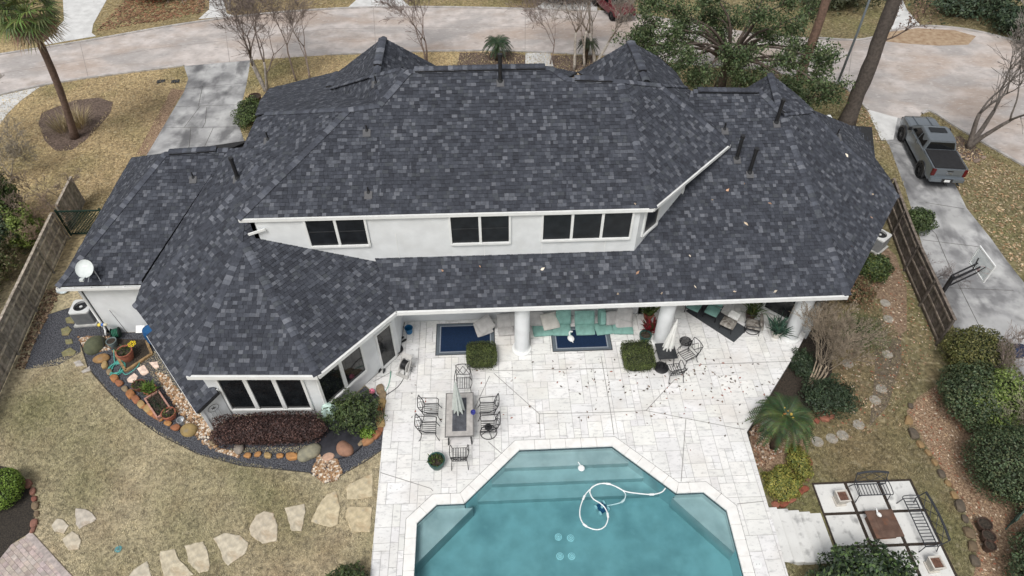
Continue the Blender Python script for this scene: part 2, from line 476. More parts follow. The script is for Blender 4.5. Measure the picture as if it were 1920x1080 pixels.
cr = MB()
for d_, m in caps[300:]: cr.col = m.col; cr.add(m.v, m.f)
if cr.v: tag(cr.build('ridge_caps', shing, roof), kind='stuff')
print('caps', len(caps))
# ---- fascia and gutters
def fascia(pts, out=.04, h=.19, z0=-.1, name='gutter'):
    m = MB()
    for i in range(len(pts)-1):
        p, q = Vector(pts[i]), Vector(pts[i+1]); e = (q-p).normalized(); n = Vector((e.y, -e.x, 0))
        m.bar(p+n*out+Vector((0, 0, z0)), q+n*out+Vector((0, 0, z0)), .11, h)
    return m.build(name, white, house)
fascia([E1, E2], .02, .15, -.08); fascia([E2, E3], .02, .15, -.08); fascia([B1, B2]); fascia([B2, B3]); fascia([B3, Q]); 
gm = MB()       # open gutter on the left wing, with hangers
pa, pb = gp(108, 537, ZE), gp(266, 533, ZE)
for off, w_, zz, hh in ((.06, .02, -.07, .13), (.17, .02, -.06, .15), (.115, .12, -.13, .015)):
    gm.bar(pa+Vector((0, -off, zz)), pb+Vector((0, -off, zz)), w_, hh)
for i in range(6): gm.box(lerp(pa, pb, i/5)+Vector((0, -.115, -.0)), (.03, .12, .02))
gm.build('gutter', white, house)
# soffits
def soffit(poly, z): MB().prism(ccw(poly), z-.03, z).build('soffit', white, house)
# ---- walls
def wall(p, q, z0, z1, th=.18, mat=None, name='wall'):
    p = Vector((*p[:2], 0)); q = Vector((*q[:2], 0)); e = (q-p).normalized(); n = Vector((e.y, -e.x, 0))
    pts = [p, q, q-n*th, p-n*th]
    return MB().prism([(v.x, v.y) for v in pts], z0, z1).build(name, mat or wallm, house)
def window(p, q, uv, npane=1, fw=.09, mat=None, sash=True, gap=.11, name='window'):
    """window on wall p->q; uv = four photo corners (tl, tr, br, bl) of the glazed opening"""
    S = [wallpt(u, v, p, q) for u, v in uv]
    s0 = (S[0][0]+S[3][0])/2; s1 = (S[1][0]+S[2][0])/2; z1 = (S[0][1]+S[1][1])/2; z0 = (S[2][1]+S[3][1])/2
    return window_sz(p, q, s0, s1, z0, z1, npane, fw, mat, sash, gap, name)
def window_sz(p, q, s0, s1, z0, z1, npane=1, fw=.09, mat=None, sash=True, gap=.11, name='window'):
    p = Vector((*p[:2], 0)); q = Vector((*q[:2], 0)); e = (q-p).normalized(); n = Vector((e.y, -e.x, 0))
    def pt(s, z, o): return p+e*s+n*o+Vector((0, 0, z))
    rz = math.atan2(e.y, e.x); m = MB()
    def bx(sa, sb, za, zb, o, d): m.box(pt((sa+sb)/2, (za+zb)/2, o), (sb-sa, d, zb-za), rz)
    bx(s0-fw, s0, z0-fw, z1+fw, .03, .1); bx(s1, s1+fw, z0-fw, z1+fw, .03, .1)
    bx(s0, s1, z1, z1+fw, .03, .098); bx(s0-.02, s1+.02, z0-fw, z0, .045, .13)
    w = (s1-s0-gap*(npane-1))/npane; panes = []
    for i in range(npane):
        a0 = s0+i*(w+gap)
        if i: bx(a0-gap, a0, z0, z1, .028, .096)
        panes.append((a0, a0+w))
    fr = m.build(name, white, house)
    for a0, a1 in panes:
        MB().box(pt((a0+a1)/2, (z0+z1)/2, .012), (a1-a0-.004, .02, z1-z0-.004), rz).build('pane', mat or screen, fr)
        if sash:
            MB().box(pt((a0+a1)/2, z0+(z1-z0)*.52, .03), (a1-a0-.01, .025, .035), rz).build('sash_rail', darkm, fr)
    return fr
# upper storey
WU = on(LF, 950, 478).y
wl, wr = (-9.62, WU), (6.2, WU)
wd3 = (wr[0]+4.55, WU+4.55)
wall(wl, wr, 3.9, ZU-.05); wall(wr, wd3, 3.9, ZU-.05); wall(wd3, (wd3[0]-.3, wd3[1]+2.8), 3.9, ZU-.1)
wall((wl[0], WU+.8), wl, 3.9, ZU-.05)
soffit([(E1.x+.05, E1.y+.05), (E2.x-.05, E2.y+.05), (E3.x-.1, E3.y), (E3.x-1, E3.y+.6), (6.2, WU+.2), (-9.3, WU+.2)], ZU-.16)
window(wl, wr, [(572, 409), (683, 409), (690, 458), (584, 459)], 2)
window(wl, wr, [(844, 403), (954, 402), (954, 453), (848, 454)], 2)
window(wl, wr, [(1019, 399), (1186, 399), (1178, 445), (1018, 447)], 3, sash=False)
Ld = math.hypot(4.55, 4.55)
window_sz(wr, wd3, .45, 1.45, 5.25, 6.8, 1, sash=False); window_sz(wr, wd3, 3.4, 5.6, 5.25, 6.8, 2, sash=False)
wb = MB(); 
for x_ in (-6.6, -3.9, -.25, 2.2, 4.9): wb.box((x_, WU-.006, 5.0), (.025, .014, 2.))
wb.build('wall_joint', white, house)
wf = MB(); _q = (Vector((0, WU-.12, 0)), Vector((0, 1, 0))); wf.bar(on(_q, 466, 440), on(_q, 497, 430), .06, .1); wf.build('trim_board', white, house)
# lower storey
a0 = (-18.3, 21.42); a1 = (-14.4, 21.42)
b0 = (-14.55, 20.25); b1 = (-11.62, 16.55); b2 = (-7.0, 16.42); b3 = (-4.3, 19.6); b4 = (-4.25, 21.45)
wall((-18.3, 29.4), a0, -.1, 3.45); wall(a0, (a1[0]+1, a1[1]), -.1, 3.36); wall((-14.5, 21.6), b0, -.1, 3.4); wall(b0, b1, -.1, 3.4); wall(b1, b2, -.1, 3.4)
wall(b2, b3, -.1, 3.4); wall(b3, b4, -.1, 3.4); wall(b4, (7.2, 21.45), -.1, 3.6); wall((7.2, 21.45), (7.2, 23.6), -.1, 3.6); wall((7.2, 23.6), (11.0, 23.6), -.1, 3.6)
wall((11.0, 23.6), (14.35, 20.35), -.1, 3.6); wall((14.35, 20.35), (14.95, 19.95), -.1, 3.6); wall((14.95, 19.95), (19.6, 25.8), -.6, 3.4); wall((19.6, 25.8), (19.6, 33), -.6, 3.4)
wall((19.6, 33), (-10, 33), -.6, 3.2); wall((-14, 29.4), (-18.3, 29.4), -.1, 3.3)
soffit([(-18.6, 21.15), (-14.9, 21.15), (-14.9, 21.6), (-18.6, 21.6)], 3.38)
soffit([(B0.x+.2, B0.y), (B1.x, B1.y+.06), (b1[0], b1[1]+.2), (b0[0]+.2, b0[1]+.2)], 3.33)
soffit([(B1.x, B1.y+.06), (B2.x, B2.y+.06), (b2[0], b2[1]+.2), (b1[0], b1[1]+.2)], 3.33)
soffit([(B2.x, B2.y+.06), (B3.x-.05, B3.y+.1), (b3[0]-.2, b3[1]+.2), (b2[0], b2[1]+.2)], 3.33)
MB().prism(ccw([(-4.6, 19.2), (15.1, 19.25), (15.1, 23.8), (-4.6, 23.8)]), 3.2, 3.26).build('porch_ceiling', white, house)
window(b1, b2, [(407, 709), (562, 709), (585, 764), (437, 765)], 3, fw=.1, mat=glass, sash=False, gap=.17)
window(b2, b3, [(592, 702), (667, 645), (688, 690), (612, 757)], 2, fw=.1, mat=glass, sash=False, gap=.16)
Lb = math.hypot(b3[0]-b2[0], b3[1]-b2[1])
dr = window_sz(b2, b3, 3.05, 3.85, .12, 2.35, 1, fw=.08, mat=glass, sash=False, name='door')
for i, (x_, y_) in enumerate(((1.3, 19.55), (7.78, 19.7), (13.95, 19.72))):
    c_ = MB(); c_.lathe([(.33, 0), (.34, 1.6), (.325, 3.22)], (x_, y_, 0), 32); co = c_.build('column', wallm, house, smooth='auto')
    MB().lathe([(.30, .0), (.43, .0), (.46, .05), (.44, .11), (.36, .13), (.34, .2), (.30, .2)], (x_, y_, .002), 32, close=False).build('column_base', white, co, smooth='auto')
ds = MB(); ds.tube([(-18.2, 21.25, 3.35), (-18.2, 21.36, 3.2), (-18.2, 21.36, .25), (-18.2, 21.15, .1)], .06, 8); ds.build('downspout', white, house, smooth=True)
window_sz((7.2, 23.6), (11.0, 23.6), .3, 3.5, .15, 2.4, 3, mat=glass, sash=False)
window_sz((11.0, 23.6), (14.35, 20.35), .4, 4.3, .25, 2.6, 3, mat=glass, sash=False)
# fireplace bump-out walls
w0, w1 = Vector((-15.1, 19.85, 0)), Vector((-11.97, 15.82, 0))
wall(w0, w1, -.1, 1.55, .12)
bo = MB(); n_ = Vector((-xe.y, xe.x, 0)); c0 = w1-xe*.05; c1 = c0+n_*1.0
bo.add([c0+Vector((0, 0, -.1)), c1+Vector((0, 0, -.1)), c1+Vector((0, 0, 1.95)), c0+Vector((0, 0, 1.53))], [(0, 1, 2, 3)])
bo.add([c0-xe*.1+Vector((0, 0, -.1)), c1-xe*.1+Vector((0, 0, -.1)), c1-xe*.1+Vector((0, 0, 1.95)), c0-xe*.1+Vector((0, 0, 1.53))], [(3, 2, 1, 0)])
bo.add([c0+Vector((0, 0, -.1)), c0+Vector((0, 0, 1.53)), c0-xe*.1+Vector((0, 0, 1.53)), c0-xe*.1+Vector((0, 0, -.1))], [(0, 1, 2, 3)])
bo.build('wall', wallm, house)
tb = MB(); tb.bar(c0+Vector((0, 0, 1.58))+xe*.03, c1+Vector((0, 0, 2.0))+xe*.03, .05, .14); tb.bar(X0_+Vector((0, 0, -.05)), X1_+Vector((0, 0, -.05)), .05, .12); tb.build('trim_board', white, house)
# roof pipes
def pipe(u, v, pl, h, r, collar=.16, tilt=0):
    p = on(pl, u, v); t = MB(); t.cyl(p-Vector((0, 0, .1)), p+Vector((0, 0, h)), r, n=12)
    if h > .5: t.cyl(p+Vector((0, 0, h)), p+Vector((0, 0, h+.12)), r*1.25, n=12)
    o = t.build('vent_pipe', blackm, house, smooth='auto')
    MB().cyl(p+Vector((0, 0, -.12)), p+Vector((0, 0, .12)), collar, r*1.2, 12).build('pipe_collar', darkm, o, smooth='auto')
    n = pl[1]; f = MB(); c = p-Vector((0, .12, .05)); f.box(p+n*.05-Vector((0, .1, .05)), (.32, .34, .012), 0, math.atan(PIT)); f.build('flashing', M('flashing', (.10, .10, .105), .6, .1), o)
pipe(938, 153, UF, 1.15, .085); pipe(688, 246, UF, .3, .035); pipe(691, 362, UF, .3, .035)
pipe(446, 334, plane3(A2, LWr1, b), .95, .085); pipe(363, 334, LW, .3, .035)
pipe(1358, 243, LF, .35, .04); pipe(1381, 297, LF, 1.1, .085); pipe(1405, 324, LF, 1.2, .085); pipe(1455, 230, LF, 1.1, .085)
pipe(1569, 255, RD, .4, .035); pipe(705, 156, plane3(V['J1'], V['R0'], q3), .35, .035); pipe(503, 262, W1, .4, .035)
# ================================================================ GROUND, STREET, PATIO, POOL
PATIO = [(-4.68, 7.2), (10.3, 7.2), (10.5, 14.75), (14.1, 19.0), (14.75, 19.85), (11.1, 23.55), (7.25, 23.55), (7.25, 21.42), (-4.2, 21.42), (-4.3, 19.5), (-5.75, 17.85), (-5.2, 17.35), (-4.75, 16.9)]
POOL = [(-3.15, 7.2), (8.75, 7.2), (8.8, 11.4), (8.08, 12.2), (7.0, 12.2), (4.78, 14.38), (.93, 14.38), (-1.33, 12.14), (-2.4, 12.14), (-3.15, 11.4)]
def offset(poly, d):
    n = len(poly); out = []
    for i in range(n):
        p0, p1, p2 = Vector(poly[i-1]), Vector(poly[i]), Vector(poly[(i+1) % n])
        e1, e2 = (p1-p0).normalized(), (p2-p1).normalized(); n1, n2 = Vector((e1.y, -e1.x)), Vector((e2.y, -e2.x))
        b = (n1+n2); b = b/b.dot(n1) if b.length > 1e-6 else n1
        out.append(tuple(p1+b*d))
    return out
COPE = offset(POOL, .38); COPE[0] = (COPE[0][0], 7.2); COPE[1] = (COPE[1][0], 7.2)
# ---- lawn
def lawncol(x, y):
    straw = Vector((.52, .455, .315)); gold = Vector((.52, .41, .235)); mix = Vector((.20, .18, .10)); green = Vector((.20, .205, .09)); brown = Vector((.28, .20, .125)); far = Vector((.34, .275, .15))
    c = straw.copy()
    c = c.lerp(gold, sm(22, 30, y)); c = c.lerp(mix, sm(9, 11, x)*(1-sm(28, 34, y))*.92); c = c.lerp(mix, sm(18, 22, x)*.7)
    c = c.lerp(far, sm(49, 52, y)); c = c.lerp(mix, .6*sm(8, 14, x)*sm(34, 36, y))
    n = math.sin(x*.9+1.3*math.sin(y*.5))*math.sin(y*.8+math.sin(x*.6)*1.4)
    n2 = math.sin(x*2.1+y*1.1+2*math.sin(y*.9))*math.sin(y*1.7-x*.6+2*math.sin(x*.8))
    c = c.lerp(green, max(0, n)*.45*(1 if y < 40 else 1.2)); c = c.lerp(brown, max(0, n2)*.35)
    for gx, gy, gr, k in ((-9, 12.5, 2.2, .35), (-12, 14, 2, .3), (14, 15, 2.5, .45), (18.5, 23, 3, .4), (-17.5, 15.5, 2.5, .5), (-19.5, 17.5, 1.6, .6), (-13.5, 9.5, 2., .35), (-21, 31, 2., .5), (12, 11.5, 1.6, .5), (16, 10.5, 2, .4), (-17, 46, 4, .5), (20, 41, 5, .5), (-30, 24, 6, .4)):
        d = math.hypot(x-gx, y-gy); c = c.lerp(green, k*max(0, 1-d/gr/1.4))
    for gx, gy, gr, k in ((15.5, 18, 3, .6), (15, 14, 2.5, .5), (17.5, 22, 3, .6), (-25, 40, 5, .4), (-20, 53, 6, .6), (-22.5, 32, 3, .5), (-8, 10, 2.5, .3)):
        d = math.hypot(x-gx, y-gy); c = c.lerp(brown, k*max(0, 1-d/gr/1.4))
    return c
xs = np.concatenate([[-600, -300, -150, -80], np.arange(-50, 50.1, .5), [80, 150, 300, 600]])
ys = np.concatenate([[-300, -120, -60, -30, -12, 0], np.arange(5, 66.1, .5), [75, 100, 160, 300, 700]])
gv = []; gc = []
for y_ in ys:
    for x_ in xs:
        gv.append((x_, y_, g(x_, y_))); gc.append((*lawncol(x_, y_), 1))
nx = len(xs); gf = []
holeP = [(p[0], p[1]) for p in PATIO]
for j in range(len(ys)-1):
    for i in range(nx-1):
        q = [(xs[i], ys[j]), (xs[i+1], ys[j]), (xs[i+1], ys[j+1]), (xs[i], ys[j+1])]
        if all(inside(p, holeP) for p in q): continue
        gf.append((j*nx+i, j*nx+i+1, (j+1)*nx+i+1, (j+1)*nx+i))
me = bpy.data.meshes.new('lawn'); me.from_pydata(gv, [], gf)
at = me.attributes.new('Col', 'FLOAT_COLOR', 'POINT'); at.data.foreach_set('color', np.array(gc, 'f').ravel())
me.polygons.foreach_set('use_smooth', [True]*len(me.polygons))
lawnm = M('lawn', (.42, .42, .42), rough=.95, col2=(1.15, 1.12, 1.08), scale=7, detail=9, bump=.9, bscale=26, spec=.1, attr=True, dist=.04, ramp=(.32, .66))
overlay(lawnm, (.16, .16, .07), .9, .55, .75, .3, 3.); overlay(lawnm, (.17, .13, .085), 2.3, .56, .75, .45, 9.); overlay(lawnm, (.55, .48, .33), 4.5, .55, .72, .45, 15.)
tag(linkmesh('ground', me, lawnm), kind='structure')
# ---- draped sheets
def drape(poly, dz, cell=1.0, z=None):
    m = MB(); poly = ccw([(p[0], p[1]) for p in poly])
    x0, x1 = min(p[0] for p in poly), max(p[0] for p in poly); y0, y1 = min(p[1] for p in poly), max(p[1] for p in poly)
    i = math.floor(x0/cell)
    tris = [[poly[k] for k in t] for t in tessellate_polygon([[Vector((p[0], p[1], 0)) for p in poly]])]
    for t in tris:
        t = ccw(t)
        for i in range(math.floor(min(p[0] for p in t)/cell), math.ceil(max(p[0] for p in t)/cell)):
            for j in range(math.floor(min(p[1] for p in t)/cell), math.ceil(max(p[1] for p in t)/cell)):
                c = clipconv([(i*cell, j*cell), ((i+1)*cell, j*cell), ((i+1)*cell, (j+1)*cell), (i*cell, (j+1)*cell)], t)
                if len(c) >= 3 and abs(area(c)) > 1e-6: m.add([(p[0], p[1], (g(*p) if z is None else z)+dz) for p in c], [tuple(range(len(c)))])
    return m
def sheet(name, poly, mat, dz=.004, kind='structure', cell=1.0, **kw):
    return drape(poly, dz, cell).build(name, mat, kind=kind, **kw)
def GP(*px): return [tuple(G(u, v)[:2]) for u, v in px]
concrete = M('street_concrete', (.50, .455, .43), rough=.9, var=.15, scale=1.2, bump=.3, bscale=30, spec=.2, detail=10)
overlay(concrete, (.36, .30, .255), .35, .5, .72, .7, 5., (1, 2.2, 1)); overlay(concrete, (.62, .58, .56), .8, .5, .75, .6, 11.); overlay(concrete, (.30, .24, .19), 2.2, .6, .8, .5, 2.); overlay(concrete, (.34, .32, .31), .22, .48, .6, .7, 17., (1, 1.6, 1)); overlay(concrete, (.40, .31, .25), .15, .5, .62, .6, 31., (1, 2, 1)); overlay(concrete, (.25, .23, .22), 1.6, .6, .72, .6, 41., (1, 3, 1)); overlay(concrete, (.68, .65, .63), 2.5, .58, .72, .5, 51., (1, 3, 1))
drivem = M('driveway_concrete', (.40, .40, .40), rough=.85, var=.14, scale=.9, bump=.25, bscale=40, spec=.25, detail=10)
overlay(drivem, (.17, .17, .175), .5, .43, .6, .85, 4.); overlay(drivem, (.60, .60, .59), 1.1, .55, .75, .6, 8.); overlay(drivem, (.09, .09, .095), .9, .5, .62, .7, 14., (1, .45, 1)); overlay(drivem, (.55, .55, .54), .35, .54, .66, .5, 23.); overlay(drivem, (.16, .16, .16), 2.5, .58, .74, .5, 1.)
palec = M('pale_concrete', (.6, .6, .59), rough=.85, var=.1, scale=1.5, bump=.2)
overlay(palec, (.35, .34, .33), 6, .6, .75, .5, 2.)
kerbm = M('kerb_concrete', (.42, .40, .385), rough=.9, var=.2, scale=2, bump=.3)
FAR = [(-200, 142), (0, 103), (165, 77), (330, 48), (480, 28), (650, 16), (800, 14), (960, 17), (1150, 24), (1300, 45), (1420, 62), (1530, 72), (1600, 76), (1640, 70), (1665, 60), (1720, 50), (1790, 53), (1860, 66), (1960, 95), (2150, 170)]
NEAR = [(2200, 480), (1920, 312), (1800, 243), (1745, 209), (1728, 214), (1716, 229), (1627, 207), (1600, 178), (1570, 156), (1530, 150), (1440, 135), (1350, 124), (1200, 108), (1080, 102), (950, 96), (800, 97), (620, 103), (470, 113), (345, 124), (200, 142), (100, 157), (0, 178), (-200, 225)]
st_ = sheet('street', GP(*FAR, *NEAR), concrete, .006)
def jointstrip(m, pts, w, dz=.004, z=None):
    for a, b in zip(pts[:-1], pts[1:]):
        a = Vector(a[:2]); b = Vector(b[:2]); L = (b-a).length; k = max(1, int(L/1.0)); e = (b-a)/L; n = Vector((-e.y, e.x))*w/2
        for i in range(k):
            p, q = a+e*L*i/k, a+e*L*(i+1)/k
            m.add([(v.x, v.y, (g(v.x, v.y) if z is None else z)+dz) for v in (p-n, q-n, q+n, p+n)], [(0, 1, 2, 3)])
crackm = M('joint_tar', (.10, .095, .09), rough=.9, var=.3)
js = MB(); jointstrip(js, GP((-100, 150), (0, 138), (300, 90), (620, 54), (960, 50), (1200, 62), (1400, 88), (1530, 108)), .05, .010)
for u_, v0_, v1_ in ((150, 80, 148), (420, 36, 117), (700, 15, 99), (985, 18, 97), (1240, 36, 111), (1600, 77, 170)):
    jointstrip(js, GP((u_, v0_), (u_+(u_-960)*-.02, v1_)), .04, .010)
js.build('expansion_joint', M('joint_grey', (.3, .27, .25), .9), st_)
def kerb(name, px, label):
    pts = [G(u, v) for u, v in px]; m = MB(); m2 = []
    P = smoothline(pts, 4); 
    for i in range(len(P)-1):
        a, b = P[i], P[i+1]; e = (b-a).normalized(); n = Vector((-e.y, e.x, 0))*.08
        for z0 in (0,):
            za, zb = g(a.x, a.y), g(b.x, b.y)
            m.add([(a.x-n.x, a.y-n.y, za-.05), (b.x-n.x, b.y-n.y, zb-.05), (b.x+n.x, b.y+n.y, zb-.05), (a.x+n.x, a.y+n.y, za-.05),
                   (a.x-n.x, a.y-n.y, za+.1), (b.x-n.x, b.y-n.y, zb+.1), (b.x+n.x, b.y+n.y, zb+.1), (a.x+n.x, a.y+n.y, za+.1)], [(4, 5, 6, 7), (0, 1, 5, 4), (2, 3, 7, 6)])
    return m.build(name, kerbm, kind='structure')
kerb('kerb', FAR[1:10], ''); kerb('kerb', FAR[11:], ''); kerb('kerb', NEAR[1:5], ''); kerb('kerb', NEAR[6:17], ''); kerb('kerb', NEAR[18:22], '')
dl = sheet('driveway', GP((345, 124), (470, 113), (462, 160), (452, 200), (450, 240), (470, 300), (270, 300), (345, 172), (353, 148)), drivem, .010)
jl = MB()
for p_ in (((338, 167), (470, 155)), ((318, 200), (375, 199), (455, 196)), ((300, 240), (455, 238)), ((380, 162), (372, 200)), ((400, 240), (372, 300)), ((375, 200), (345, 240)), ((388, 201), (385, 230), (380, 240)), ((358, 240), (355, 275), (340, 300))):
    jointstrip(jl, GP(*p_), .032, .016)
jl.build('crack', crackm, dl)
dr_ = sheet('driveway', GP((1627, 207), (1716, 229), (1732, 238), (1760, 285), (1790, 345), (1812, 390), (1860, 450), (1920, 530), (2100, 760), (2100, 1100), (1960, 900), (1905, 800), (1800, 640), (1765, 560), (1708, 390), (1668, 275)), drivem, .010)
jl = MB()
for p_ in (((1652, 263), (1690, 272)), ((1735, 380), (1808, 392)), ((1715, 400), (1755, 440), (1790, 520), (1850, 640), (1920, 760)), ((1730, 450), (1835, 463)), ((1790, 640), (1920, 635)), ((1780, 540), (1900, 545))):
    jointstrip(jl, GP(*p_), .032, .016)
jl.build('crack', crackm, dr_)
sheet('driveway', GP((1625, 205), (1683, 221), (1675, 262), (1652, 263)), palec, .014)
for i, p_ in enumerate((((78, 86), (120, 38), (115, -60), (205, -60), (200, 0), (175, 45), (172, 62), (180, 68), (120, 78)), ((372, 36), (392, 18), (395, -40), (425, -40), (420, 0), (425, 25), (440, 30)),
            ((650, 16), (668, 0), (668, -50), (760, -50), (755, 0), (770, 14)), ((1000, 17), (1040, -10), (1120, -10), (1120, 20)), ((1672, 57), (1668, 20), (1660, -30), (1680, -30), (1700, 18), (1725, 47)), ((-160, 215), (0, 180), (75, 163), (40, 188), (15, 212), (-5, 240), (-160, 330)))):
    sheet('driveway', GP(*p_), palec, .012)
sheet('front_path', GP((985, 99), (1032, 100), (1040, 135), (985, 135)), palec, .008)
sheet('front_path', GP((1215, 106), (1345, 121), (1348, 127), (1215, 113)), palec, .008)
mulchm = M('bark_mulch', (.09, .065, .05), rough=.95, col2=(.19, .14, .115), scale=9, bump=1., bscale=22, dist=.05)
litterm = M('leaf_litter', (.16, .10, .065), rough=.95, col2=(.42, .30, .20), scale=14, bump=1., bscale=22, dist=.04)
sheet('mulch_bed', GP((72, 232), (78, 212), (100, 203), (140, 188), (185, 183), (212, 192), (207, 212), (185, 238), (160, 264), (135, 281), (105, 284), (84, 264)), mulchm, .012)
sheet('leaf_bed', GP((322, 166), (347, 170), (335, 185), (278, 290), (255, 292)), litterm, .008)
sheet('mulch_bed', GP((862, 99), (950, 97), (986, 103), (986, 135), (855, 135)), mulchm, .006)
sheet('mulch_bed', GP((1032, 104), (1110, 104), (1130, 150), (1040, 150)), mulchm, .006)
sheet('mulch_bed', GP((1768, 262), (1800, 255), (1838, 280), (1845, 296), (1830, 304), (1800, 298), (1778, 284)), mulchm, .012)
brownst = M('leaf_stain', (.30, .205, .13), rough=.95, col2=(.42, .32, .22), scale=3, bump=.4)
sheet('leaf_drift', GP((1650, 66), (1668, 60), (1720, 53), (1790, 57), (1830, 68), (1815, 84), (1760, 86), (1700, 82), (1660, 78)), brownst, .012, kind='stuff')
# right of the house: bare leafy ground, pebble bed
sheet('mulch_bed', GP((1490, 655), (1500, 640), (1540, 600), (1560, 640), (1560, 700), (1545, 760), (1500, 780), (1470, 800), (1445, 830), (1400, 845), (1395, 800)), soil, .01)
sheet('pebble_bed', GP((1403, 808), (1440, 770), (1490, 775), (1500, 800), (1515, 870), (1505, 920), (1470, 945), (1432, 945), (1415, 890)), litterm, .014)
sheet('leaf_bed', GP((1700, 770), (1720, 745), (1760, 720), (1790, 720), (1960, 800), (2000, 1100), (1820, 1100), (1830, 1060), (1830, 1000), (1790, 920), (1740, 840), (1703, 800)), litterm, .012)
sheet('leaf_bed', GP((1590, 520), (1650, 450), (1680, 480), (1700, 540), (1700, 620), (1665, 640), (1650, 560), (1590, 560)), M('leafy_earth', (.15, .10, .07), .95, col2=(.30, .22, .15), scale=8, bump=.9, bscale=25), .008)
sheet('leaf_bed', GP((1640, 600), (1690, 590), (1690, 680), (1665, 760), (1630, 800), (1640, 700)), M('damp_earth', (.10, .08, .062), .95, col2=(.19, .155, .115), scale=6, bump=.9, bscale=25), .006)
# left garden
gravm = M('black_gravel', (.022, .023, .028), rough=.85, col2=(.15, .155, .175), scale=22, bump=1., bscale=30, dist=.04, ramp=(.38, .66))
GRO = [(720, 738), (718, 842), (690, 862), (645, 888), (612, 906), (580, 886), (530, 881), (450, 873), (370, 851), (300, 816), (250, 781), (200, 731), (165, 690), (150, 642)]
sheet('gravel_path', [(-19.7, 23.6), (-18.32, 23.6), (-18.3, 21.4), (-15.05, 21.4), (-15.15, 19.85), (-12.0, 15.75), (-11.3, 15.9), (-11.6, 16.5), (-7, 16.4), (-5.75, 17.8), (-5.3, 17.4)]+GP(*GRO)+GP((152, 660), (110, 685), (46, 693), (64, 645), (90, 590)), gravm, .012)
_m = MB(); _m.tube([G(u, v, .03) for u, v in GRO[1:]], .018, 5); tag(_m.build('path_edging', M('edging_metal', (.05, .045, .04), .7), None), 'thin dark metal edging along the curved gravel path', 'edging')
bedm = M('garden_soil', (.022, .02, .018), rough=.95, col2=(.06, .05, .04), scale=20, bump=.9, bscale=30)
# ---- patio
class Tess:
    def __init__(s, outer, holes=()):
        pts = [Vector((p[0], p[1], 0)) for p in outer]; polys = [pts]+[[Vector((p[0], p[1], 0)) for p in h] for h in holes]
        flat = [p for pl in polys for p in pl]
        s.tris = [ccw([(flat[i].x, flat[i].y) for i in t]) for t in tessellate_polygon(polys)]
        s.tris = [t for t in s.tris if abs(area(t)) > 1e-6]
# patio polygon that runs round the pool (pool is open to the south end of the slab)
PAT = [PATIO[0], COPE[0]]+COPE[:1:-1][0:0]
PAT = [(-4.68, 7.2), (COPE[0][0], 7.2)]+[COPE[i] for i in range(len(COPE)-1, 1, -1)]+[(COPE[1][0], 7.2), (10.3, 7.2)]+PATIO[2:]
TP = Tess(PAT)
patio = empty('patio', (0, 0, 0), kind='structure')
tilem = M('stamped_stone', (.77, .77, .765), rough=.75, var=.05, scale=1.2, bump=.35, bscale=9, spec=.25, attr=True)
overlay(tilem, (.46, .46, .46), 2.6, .53, .70, .6, 3., (1, 2.4, 1)); overlay(tilem, (.36, .355, .35), 7, .58, .72, .6, 7., (1, 1.8, 1)); overlay(tilem, (.62, .58, .53), .5, .52, .7, .5, 21.)
slabm = M('slab_concrete', (.40, .39, .385), rough=.9, var=.12, scale=4, bump=.2)
sb = MB()
for t in TP.tris: sb.add([(p[0], p[1], -.012) for p in t], [(0, 1, 2)])
for i in range(len(PAT)):
    p, q = PAT[i], PAT[(i+1) % len(PAT)]
    sb.add([(p[0], p[1], -.012), (q[0], q[1], -.012), (q[0], q[1], -.75), (p[0], p[1], -.75)], [(0, 3, 2, 1)])
sb.build('slab', slabm, patio)
rt = random.Random(11); U = .305; X0, Y0, NXC, NYC = -6.2, 7.0, 70, 56
occ = [[0]*NYC for _ in range(NXC)]; tiles = []
for j in range(NYC):
    for i in range(NXC):
        if occ[i][j]: continue
        w, h = rt.choice(((2, 2), (3, 2), (2, 3), (3, 3), (1, 2), (2, 1), (3, 2), (2, 3), (1, 1)))
        while w > 1 and any(i+a >= NXC or occ[i+a][j] for a in range(w)): w -= 1
        while h > 1 and j+h > NYC: h -= 1
        for a in range(w):
            for b in range(h): occ[i+a][min(j+b, NYC-1)] = 1
        tiles.append((X0+i*U, Y0+j*U, X0+(i+w)*U, Y0+(j+h)*U))
def segx(a, b, c, d):
    def o(p, q, r): return (q[0]-p[0])*(r[1]-p[1])-(q[1]-p[1])*(r[0]-p[0])
    return o(a, b, c)*o(a, b, d) < 0 and o(c, d, a)*o(c, d, b) < 0
TL = []
for (x0, y0, x1, y1) in tiles:
    gp_ = .009; q = [(x0+gp_, y0+gp_), (x1-gp_, y0+gp_), (x1-gp_, y1-gp_), (x0+gp_, y1-gp_)]
    raised = .05 if (y0 > 18.9 and x0 > -4.8) else 0.
    ins = [inside(p, PAT) for p in q]
    cross = any(segx(q[a], q[(a+1) % 4], PAT[b], PAT[(b+1) % len(PAT)]) for a in range(4) for b in range(len(PAT)))
    m = MB(); k = rt.uniform(.93, 1.05); m.col = (k, k*rt.uniform(.985, 1.0), k*rt.uniform(.96, 1.0)); z = raised+rt.uniform(0, .003)
    if all(ins) and not cross:
        m.prism(q, -.01, z)
    elif any(ins) or cross:
        for t in TP.tris:
            c = clipconv(q, t)
            if len(c) >= 3 and abs(area(c)) > 1e-4: m.prism(c, -.01, z)
    if m.v: TL.append((math.hypot((x0+x1)/2-1, (y0+y1)/2+2)-2*(x1-x0)*(y1-y0), m))
TL.sort(key=lambda t: t[0])
for d_, m in TL[:300]: m.build('paving_stone', tilem, patio)
rb = MB()
for d_, m in TL[300:]: rb.col = m.col; rb.add(m.v, m.f)
if rb.v: tag(rb.build('paving_stones', tilem, patio), kind='stuff')
print('tiles', len(TL))
jm = MB()
